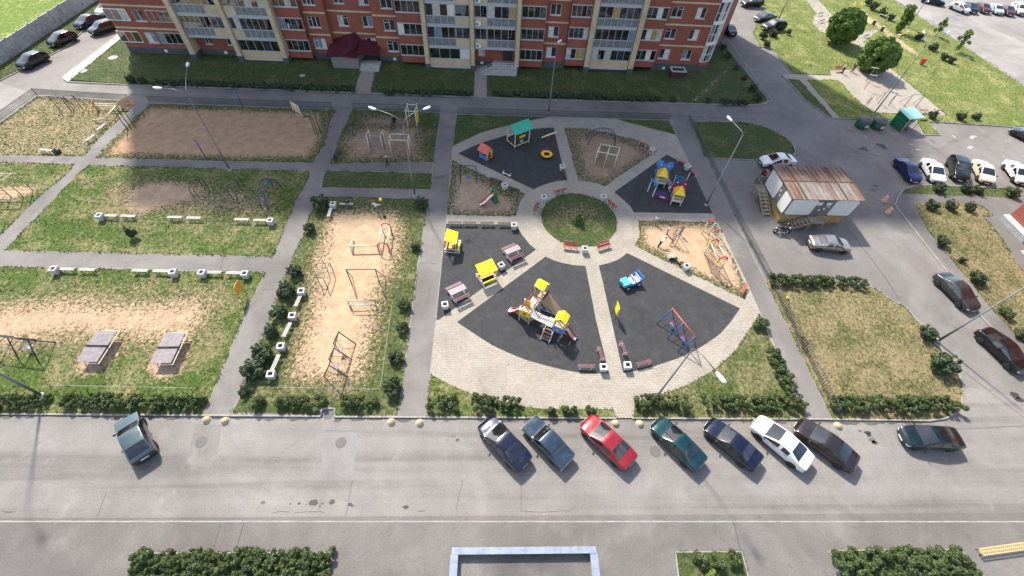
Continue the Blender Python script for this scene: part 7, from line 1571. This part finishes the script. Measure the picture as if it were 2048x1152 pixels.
swing('yellow-framed swing with dark seat at the top of the green', [(1712, 3), (1726, 3)], .9, 1.9, YELP, YELP, [(.5, BLACKM, BLACKM)])
portal('pale hurdle frame at the top of the green', (1755, 36), (1772, 42), .8, CREAMP, False, name='hurdle')
for u, v, lb in ((1746, 49, 'upper wooden stump stool on the green'), (1762, 62, 'lower wooden stump stool on the green')): o = at(u, v); t = eq('stump_stool', lb, 'stool', o); MB().lathe([(.34, 0), (.3, .3), (.3, .75), (.24, .8)], 10).build('stump', WOODB, t); MB().lathe([(.25, .78), (.25, .83)], 10).build('seat', WOODL, t)
o = at(1805, 70, .4); t = eq('seesaw', 'small yellow and white seesaw on the green below the upright tree', 'seesaw', o); MB().tube([(-1.1, -.3, .35), (1.1, .3, .85)], .08, 8).build('beam', YELP, t); MB().tube([(0, 0, 0), (0, 0, .6)], .1, 8).build('pivot', STEELG, t)
for s in (-.9, .9): MB().box((s, s * .27, .62 + s * .23 + .1), (.4, .35, .08)).build('seat', WHITEP, t)

# ------------------------------------------------------------------ people
SKIN = M('skin', (.50, .30, .21), .6, var=.05); HAIR = M('hair_dark', (.02, .015, .012), .7)
TMPS = bpy.data.scenes.new('tmp')
def person(label, loc, rz, h, top, bottom, pose, hair=HAIR, sleeve=True, shoes=None, cap=None):
    """one skinned figure; joints for a 1.75 m body, facing +x"""
    s = h / 1.75; t = thing('person', label, 'person', loc, rz)
    J = dict(pel=(0, 0, .95), wai=(0, 0, 1.1), che=(.01, 0, 1.32), nec=(.01, 0, 1.47), hea=(.03, 0, 1.62), crn=(.02, 0, 1.70))
    for sd, y in (('L', 1), ('R', -1)):
        J.update({'sh' + sd: (0, .18 * y, 1.42), 'el' + sd: (.02, .24 * y, 1.14), 'wr' + sd: (.08, .25 * y, .90), 'ha' + sd: (.1, .25 * y, .84), 'hi' + sd: (0, .09 * y, .92), 'kn' + sd: (.02, .1 * y, .5), 'an' + sd: (-.01, .1 * y, .08), 'to' + sd: (.16, .11 * y, .03)})
    J.update(pose); J = {k: Vector(v) * s for k, v in J.items()}
    E_ = [('pel', 'wai'), ('wai', 'che'), ('che', 'nec'), ('nec', 'hea'), ('hea', 'crn')]
    for k in 'LR': E_ += [('che', 'sh' + k), ('sh' + k, 'el' + k), ('el' + k, 'wr' + k), ('wr' + k, 'ha' + k), ('pel', 'hi' + k), ('hi' + k, 'kn' + k), ('kn' + k, 'an' + k), ('an' + k, 'to' + k)]
    rad = dict(pel=.125, wai=.115, che=.13, nec=.055, hea=.095, crn=.07, sh=.062, el=.042, wr=.03, ha=.036, hi=.085, kn=.058, an=.042, to=.035)
    def skin(name, keys, mat, grow, par, sub=2):
        ks = [k for k in J if k in keys]; me = bpy.data.meshes.new(name); ix = {k: i for i, k in enumerate(ks)}
        me.from_pydata([J[k] for k in ks], [(ix[a], ix[b_]) for a, b_ in E_ if a in ix and b_ in ix], []); me.materials.append(mat)
        o = bpy.data.objects.new(name, me); col.objects.link(o); m = o.modifiers.new('skin', 'SKIN'); m.use_smooth_shade = True
        for k in ks:
            r = (rad[k] if k in rad else rad[k[:2]]) * s + grow; v = me.skin_vertices[0].data[ix[k]]; v.radius = (r, r); v.use_root = ix[k] == 0
        sb = o.modifiers.new('sub', 'SUBSURF'); sb.levels = sub; sb.render_levels = sub; col.objects.unlink(o); TMPS.collection.objects.link(o); TMPS.view_layers[0].update(); dg = TMPS.view_layers[0].depsgraph; ev = bpy.data.meshes.new_from_object(o.evaluated_get(dg)); bpy.data.objects.remove(o)
        return ev
    ev = skin('body', set(J), SKIN, 0, t)
    # fingers grown out of each palm
    b = MB()
    for k in 'LR':
        w, hd = J['wr' + k], J['ha' + k]; d = (hd - w).normalized(); sx = d.cross(UP if abs(d.z) < .9 else Vector((1, 0, 0))).normalized(); nz = sx.cross(d)
        for i, (o_, L_) in enumerate(((-.03, .075), (-.01, .085), (.01, .08), (.03, .065))): p = hd + sx * o_ * s + d * .01 * s; b.tube([p, p + d * L_ * .55 * s, p + (d * L_ + nz * .02) * s], [.0095 * s, .009 * s, .007 * s], 6)
        p = w + d * .03 * s + sx * -.03 * s; b.tube([p, p + (d * .03 - sx * .035) * s, p + (d * .065 - sx * .045) * s], [.011 * s, .01 * s, .008 * s], 6)
    # nose and ears
    hd = J['hea']; b.lathe([(.014 * s, 0), (.004 * s, .03 * s)], 6, M=Matrix.Translation(hd + Vector((.085, 0, -.01)) * s) @ Matrix.Rotation(PI / 2, 4, 'Y'))
    for y in (-1, 1): b.box(hd + Vector((0, .092 * y, -.01)) * s, (.04 * s, .02 * s, .06 * s))
    bm = bmesh.new(); bm.from_mesh(ev); ex = b.mesh('x', SKIN); bm.from_mesh(ex); bm.to_mesh(ev); bm.free(); ev.shade_smooth(); ob('body', ev, t)
    tk = {'pel', 'wai', 'che', 'shL', 'shR', 'elL', 'elR'} | ({'wrL', 'wrR'} if sleeve else set()); ob('shirt', skin('shirt', tk, top, .018 * s, t), t)
    ob('trousers', skin('trousers', {'pel', 'hiL', 'hiR', 'knL', 'knR', 'anL', 'anR'}, bottom, .016 * s, t), t)
    for k in 'LR': MB().tube([J['an' + k] - Vector((.06, 0, .03)) * s, (J['an' + k] + J['to' + k]) / 2 - UP * .005 * s, J['to' + k]], [.055 * s, .058 * s, .045 * s], 8).build('shoe', shoes or BLACKM, t, True)
    cm = cap or hair; hp = J['crn']; ob('cap' if cap else 'hair', MB().lathe([(.105 * s, -.05 * s), (.112 * s, .0), (.09 * s, .055 * s), (.045 * s, .085 * s), (.0, .09 * s)], 12, tuple(hp + Vector((-.015, 0, -.005)) * s)).mesh('hair', cm, True), t)
    for y in (-1, 1): MB().box(hd + Vector((.088, .034 * y, .02)) * s, (.01 * s, .025 * s, .014 * s)).build('eye', BLACKM, t)
    MB().box(hd + Vector((.088, 0, -.045)) * s, (.008 * s, .045 * s, .01 * s)).build('mouth', M('lip', (.3, .1, .08), .6), t)
    return t
JEAN = M('cloth_jeans', (.10, .15, .24), .8); BLKC = M('cloth_black', (.015, .015, .018), .85); WHC = M('cloth_white', (.68, .68, .68), .8); REDC = M('cloth_red', (.5, .02, .02), .8); GRC = M('cloth_grey', (.18, .18, .19), .8); SKC = M('cloth_pink', (.55, .35, .3), .8)
walk = dict(knL=(.16, .1, .52), anL=(.2, .1, .1), toL=(.36, .1, .06), knR=(-.02, -.1, .5), anR=(-.3, -.1, .16), toR=(-.16, -.11, .05), elL=(-.12, .24, 1.18), wrL=(-.08, .25, .95), haL=(-.06, .25, .89), elR=(.12, -.24, 1.18), wrR=(.28, -.22, 1.02), haR=(.33, -.22, .99))
kick = dict(knL=(.3, .12, .6), anL=(.55, .12, .38), toL=(.72, .12, .42), elL=(-.1, .35, 1.3), wrL=(-.1, .52, 1.2), haL=(-.1, .58, 1.18), elR=(.15, -.32, 1.28), wrR=(.28, -.48, 1.25), haR=(.32, -.53, 1.26))
sit = dict(pel=(0, 0, .55), wai=(.02, 0, .7), che=(.08, 0, .92), nec=(.13, 0, 1.06), hea=(.18, 0, 1.2), crn=(.18, 0, 1.28), shL=(.07, .18, 1.02), shR=(.07, -.18, 1.02), elL=(.18, .24, .78), elR=(.18, -.24, .78), wrL=(.38, .16, .72), wrR=(.38, -.16, .72), haL=(.44, .14, .71), haR=(.44, -.14, .71), hiL=(0, .09, .54), hiR=(0, -.09, .54), knL=(.42, .11, .52), knR=(.42, -.11, .52), anL=(.42, .11, .08), anR=(.45, -.11, .08), toL=(.6, .12, .03), toR=(.62, -.12, .03))
lean = dict(pel=(-.1, 0, .88), wai=(.05, 0, .98), che=(.28, 0, 1.12), nec=(.4, 0, 1.24), hea=(.5, 0, 1.36), crn=(.53, 0, 1.43), shL=(.32, .17, 1.2), shR=(.32, -.17, 1.2), elL=(.55, .2, 1.2), elR=(.55, -.2, 1.2), wrL=(.78, .16, 1.25), wrR=(.78, -.16, 1.25), haL=(.84, .15, 1.26), haR=(.84, -.15, 1.26), hiL=(-.1, .09, .85), hiR=(-.1, -.09, .85), knL=(-.15, .1, .46), knR=(-.3, -.1, .48), anL=(-.3, .1, .08), anR=(-.5, -.1, .1), toL=(-.14, .1, .03), toR=(-.36, -.1, .03))
hold = dict(elL=(.2, .22, 1.2), elR=(.2, -.22, 1.2), wrL=(.4, .18, 1.25), wrR=(.4, -.18, 1.25), haL=(.46, .17, 1.26), haR=(.46, -.17, 1.26))
def who(label, u, v, rz, h, *a, **k): p = at(u, v); return person(label, (p.x, p.y, k.pop('z', ZC)), rz, h, *a, **k)
who('boy in black with white cap walking on the shady sand court', 775, 331, R(20), 1.4, BLKC, BLKC, walk, cap=WHC)
who('person in white top kicking a ball at the top of the swing court', 755, 424, R(60), 1.5, WHC, GRC, kick)
p = at(697, 411); person('person in dark clothes sitting on the pale bench by the bin', (p.x, p.y, ZC - .04), R(-80), 1.6, BLKC, JEAN, sit)
who('child in white shirt walking on the paved spoke beside the ladder court', 1310, 448, R(-110), 1.25, WHC, GRC, walk, sleeve=False)
who('child in red shirt and jeans beside the A-shaped frame', 1360, 469, R(200), 1.35, REDC, JEAN, hold)
who('child in white leaning forward onto the A-shaped frame', 1320, 492, R(28), 1.4, WHC, BLKC, lean)
who('child in grey and white behind the A-shaped frame', 1333, 468, R(-20), 1.3, WHC, GRC, hold)
who('dark-haired child in white reaching into the A-shaped frame', 1345, 486, R(30), 1.25, WHC, SKC, hold, sleeve=False)
who('adult in pale top standing by the red bench on the exercise paving', 1683, 147, R(10), 1.72, M('cloth_pale', (.45, .42, .4), .8), BLKC, {})
who('adult in dark blue leaning beside the front willow', 1703, 144, R(180), 1.75, M('cloth_navy', (.03, .045, .08), .8), BLKC, walk)
def ball(label, u, v, z, r, m): p = G(u, v, z); t = thing('ball', label, 'ball', (p.x, p.y, z)); MB().lathe([(r * math.sin(a), -r * math.cos(a)) for a in np.linspace(.01, PI - .01, 11)], 16).build('shell', m, t, True); MB().tube([(r * 1.005 * math.cos(a), r * 1.005 * math.sin(a), 0) for a in np.linspace(0, 2 * PI, 25)[:-1]], .006, 4, True).build('seam', BLACKM, t)
ball('yellow ball in the air above the kicking person', 761, 399, 1.25, .19, YELB); ball('yellow ball on the dry lawn by the railing', 1575, 596, ZC + .15, .15, M('ball_lime', (.45, .5, .05), .5))
bpy.data.scenes.remove(TMPS)
# ------------------------------------------------------------------ small ground detail
TUFT = leaf_mat('grass_blade', (.03, .06, .012), (.07, .108, .024), (.16, .185, .06))
TUFTG = leaf_mat('grass_blade_green', (.05, .085, .015), (.10, .15, .03), (.20, .25, .06))
def tufts(name, mats, dens, edge, h, label, seed=1, ymax=200):
    """grass tufts: three leaning blades each; too many to count, so one mesh"""
    rs = np.random.RandomState(seed); PTS = []
    for A, worn, base, z, k, mat in ZONES:
        if mat.name not in mats: continue
        lo, hi = A.min(0), A.max(0)
        if lo[1] > ymax: continue
        area = abs(np.sum(A[:, 0] * np.roll(A[:, 1], -1) - A[:, 1] * np.roll(A[:, 0], -1))) / 2; n = int(area * dens * 1.0 * np.prod(hi - lo) / max(area, 1e-6))
        X = lo + rs.rand(n, 2) * (hi - lo); sd = sdist(X, A); ok = sd > -.02; X = X[ok]
        s = np.full(len(X), float(base))
        for wp, soft, amt in worn:
            W = np.array([(p.x, p.y) for p in GL(wp, z)]); s = np.maximum(s, amt * np.clip(sdist(X, W) / soft * .5 + .5, 0, 1))
        ns = np.array([mnoise.noise((x * .8, y * .8, 0)) for x, y in X]) if len(X) else np.zeros(0)
        X = X[(s + ns * .35 + rs.rand(len(X)) * .3) < .72]
        B = []
        for a, b in zip(A, np.roll(A, -1, 0)):
            m = int(np.hypot(*(b - a)) * edge); q = a + (b - a) * rs.rand(m)[:, None] + rs.normal(size=(m, 2)) * .05; B.append(q)
        B = np.vstack(B); eb = np.array([mnoise.noise((x * .6, y * .6, 3)) for x, y in B]); B = B[eb > -.12]
        PTS.append(np.c_[np.vstack([X, B]), np.full(len(X) + len(B), z)])
    P = np.vstack(PTS); n = len(P); V = []; 
    for k in range(3):
        a = rs.rand(n) * 2 * PI; d = np.c_[np.cos(a), np.sin(a), np.zeros(n)]; w = np.c_[-np.sin(a), np.cos(a), np.zeros(n)] * (.02 + .025 * rs.rand(n))[:, None]; hh = h * (.5 + .9 * rs.rand(n)); b = P + d * .03
        V.append(np.stack([b - w, b + w, b + d * (hh * .7)[:, None] + np.c_[np.zeros(n), np.zeros(n), hh]], 1))
    V = np.concatenate(V, 1).reshape(-1, 3); F = np.arange(len(V)).reshape(-1, 3)
    me = bpy.data.meshes.new(name); me.vertices.add(len(V)); me.vertices.foreach_set('co', V.astype(np.float32).ravel()); me.loops.add(F.size); me.loops.foreach_set('vertex_index', F.ravel().astype(np.int32)); me.polygons.add(len(F)); me.polygons.foreach_set('loop_start', np.arange(0, F.size, 3, dtype=np.int32)); me.update(calc_edges=True)
    return me
LM = {'lawn_worn', 'lawn_mixed', 'sand_lit', 'sand_ladder', 'sand_slides', 'sand_climb', 'sand_shady', 'sand_court', 'lawn_dry'}
for nm, ms, mt, dn, ed, hh, lb in (('grass_tufts', LM, TUFT, 7, 10, .10, 'tufts of grass over the worn lawns and sand courts'), ('lawn_grass', {'lawn_shady', 'lawn_green'}, TUFTG, 3.0, 9, .12, 'short green grass on the shaded and park lawns')):
    me = tufts(nm, ms, dn, ed, hh, lb, 3); me.materials.append(mt); tag(ob(nm, me), lb, 'grass', kind='stuff')

# oil spots, repair patches and joints: thin sheets on the asphalt
def blot(name, u, v, r, mat, z=.006, seed=0, ax=1.0):
    rr = random.Random(seed + u); c = G(u, v, z); n = 14; pts = [(c.x + math.cos(a) * r * ax * rr.uniform(.55, 1.25), c.y + math.sin(a) * r * rr.uniform(.55, 1.25)) for a in [2 * PI * k / n for k in range(n)]]
    return flat(name, pts, z, mat, px=False)
OIL = M('oil_stain', (.035, .034, .034), .6, var=.3); DAMP = M('damp_stain', (.10, .098, .095), .8, var=.2)
for i, (u, v, r) in enumerate(((526, 1005, .12), (598, 1007, .09), (626, 1006, .22), (644, 1007, .10), (664, 1004, .17), (700, 1009, .12), (705, 1012, .10), (812, 1014, .14), (640, 1012, .06), (612, 1009, .05), (580, 1008, .05), (1862, 375, .2), (1745, 380, .35), (1752, 372, .25), (1728, 298, .5), (1700, 262, .4), (1760, 290, .45), (1770, 296, .3), (1560, 345, .3), (1567, 350, .2), (1735, 865, .2), (1745, 880, .22), (1738, 870, .15), (1750, 885, .17), (1720, 862, .12), (2030, 790, .35), (2040, 800, .3), (905, 872, .1), (915, 880, .12), (1900, 520, .2))): blot('oil_spot', u, v, r, OIL if i % 3 else DAMP, .009, i, 1.6)
for i, (u, v, r, ax) in enumerate(((590, 1098, .28, 1.6), (1360, 1088, .2, 1), (1430, 1058, .25, .8), (1010, 1047, .1, 1), (876, 355, .35, 2.2), (885, 352, .2, 2), (655, 418, .2, 1), (1850, 905, .15, 1))): blot('damp_patch', u, v, r, DAMP, .105 if v > 1040 else (ZC + .003 if v < 830 else .009), i + 50, ax)
PATCH = asphalt('asphalt_patch', .146, crack=0, patch=.1); PATCHL = asphalt('asphalt_patch_light', .165, tint=(1, .96, .91), crack=0, patch=.25)
flat('repair_patch', [(392, 848), (442, 850), (436, 905), (420, 935), (372, 930), (380, 890)], .006, PATCH); flat('repair_patch', [(648, 862), (718, 862), (705, 958), (640, 958)], .006, PATCHL)
flat('repair_patch', [(1412, 318), (1500, 320), (1512, 372), (1440, 372)], .006, PATCH)
flat('repair_patch', [(1350, 241), (1376, 243), (1384, 258), (1357, 256)], ZC - .004, PATCH)
SEAM = M('tar_seam', (.05, .05, .05), .8)
def seam(pts, z, w=.035):
    P = GL(pts, z); b = MB(); rr = random.Random(int(pts[0][0])); Q = []
    for a, c in zip(P, P[1:]):
        n = max(2, int((c - a).length / .6)); Q += [a + (c - a) * k / n + Vector((rr.uniform(-.03, .03), rr.uniform(-.03, .03), 0)) for k in range(n)]
    Q.append(P[-1])
    for a, c in zip(Q, Q[1:]): d = (c - a).normalized(); s = Vector((-d.y, d.x, 0)) * w / 2; b.add([a - s, c - s, c + s, a + s], [(0, 1, 2, 3)])
    structure(b.build('crack_seam', SEAM))
for pts, z, w in (([(442, 1046), (425, 1103)], .104, .03), ([(487, 1047), (471, 1102)], .104, .05), ([(1467, 1045), (1481, 1102)], .104, .05), ([(705, 960), (690, 1040)], .01, .03), ([(212, 985), (196, 1030)], .01, .025), ([(925, 960), (915, 1000), (912, 1025)], .01, .025), ([(1042, 970), (1042, 1020)], .01, .02), ([(1930, 745), (2048, 835)], .01, .05),
                  ([(448, 512), (440, 542)], ZC - .006, .05), ([(846, 526), (838, 526), (872, 527)], ZC - .006, .04), ([(648, 862), (718, 862)], .01, .03), ([(1510, 372), (1400, 371)], .01, .05), ([(1690, 303), (1790, 315), (1840, 314)], .01, .06), ([(1690, 450), (1760, 540), (1800, 600)], .01, .06), ([(1800, 250), (1900, 318)], .01, .05), ([(0, 1020), (14, 1023), (28, 1024)], .01, .03), ([(8, 1030), (12, 1025), (30, 1023)], .01, .03), ([(545, 1027), (560, 1022), (580, 1024)], .01, .03), ([(590, 1024), (640, 1023), (648, 1026)], .01, .03), ([(1040, 1022), (1085, 1024), (1140, 1022)], .01, .025), ([(838, 1023), (850, 1022)], .01, .05), ([(1885, 860), (2048, 852)], .01, .03), ([(315, 325), (322, 337)], ZC - .006, .04), ([(1930, 518), (1886, 518)], ZC, .04)): seam(pts, z, w)

# faded paint: chalk figure on a spoke path, worn marks on the right car park
CHALK = M('chalk_worn', (.32, .31, .295), .9, var=.25, scale=9, dirt=(.26, .25, .23))
def mark(pts, z, w): 
    P = GL(pts, z); b = MB()
    for a, c in zip(P, P[1:]): d = (c - a).normalized(); s = Vector((-d.y, d.x, 0)) * w / 2; b.add([a - s, c - s, c + s, a + s], [(0, 1, 2, 3)])
    structure(b.build('painted_mark', CHALK))
for pts, z, w in (([(1123, 293), (1134, 293), (1136, 300), (1125, 300), (1123, 293)], ZC, .09), ([(1127, 297), (1132, 295), (1133, 298)], ZC + .003, .1), ([(1137, 298), (1140, 295)], ZC, .15), ([(1941, 277), (1948, 272), (1953, 273)], .012, .5), ([(1936, 297), (1944, 293)], .012, .5), ([(1832, 299), (1842, 300)], .012, .35), ([(1818, 288), (1826, 289)], .012, .3), ([(1905, 270), (1912, 276)], .012, .25), ([(1728, 272), (1734, 273)], .012, .25)): mark(pts, z, w)

# dark strip along the front kerb: mostly its shadow painted in, some dirt
def shade_grit(pts, z, w, seed):
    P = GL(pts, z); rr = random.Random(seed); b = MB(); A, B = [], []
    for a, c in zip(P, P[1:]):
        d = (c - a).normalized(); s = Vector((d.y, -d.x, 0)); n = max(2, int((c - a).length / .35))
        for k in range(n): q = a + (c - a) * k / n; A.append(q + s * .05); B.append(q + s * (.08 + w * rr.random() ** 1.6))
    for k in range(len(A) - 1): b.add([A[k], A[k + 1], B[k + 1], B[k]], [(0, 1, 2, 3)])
    structure(b.build('kerb_shade_grit', M('shade_grit_dark', (.085, .078, .070), .95, var=.35, scale=5)))
shade_grit([(-150, 828), (640, 834.5)], .010, .3, 1); shade_grit([(670, 835), (1232, 838)], .010, .3, 2); shade_grit([(1266, 838), (1860, 843)], .010, .3, 3)
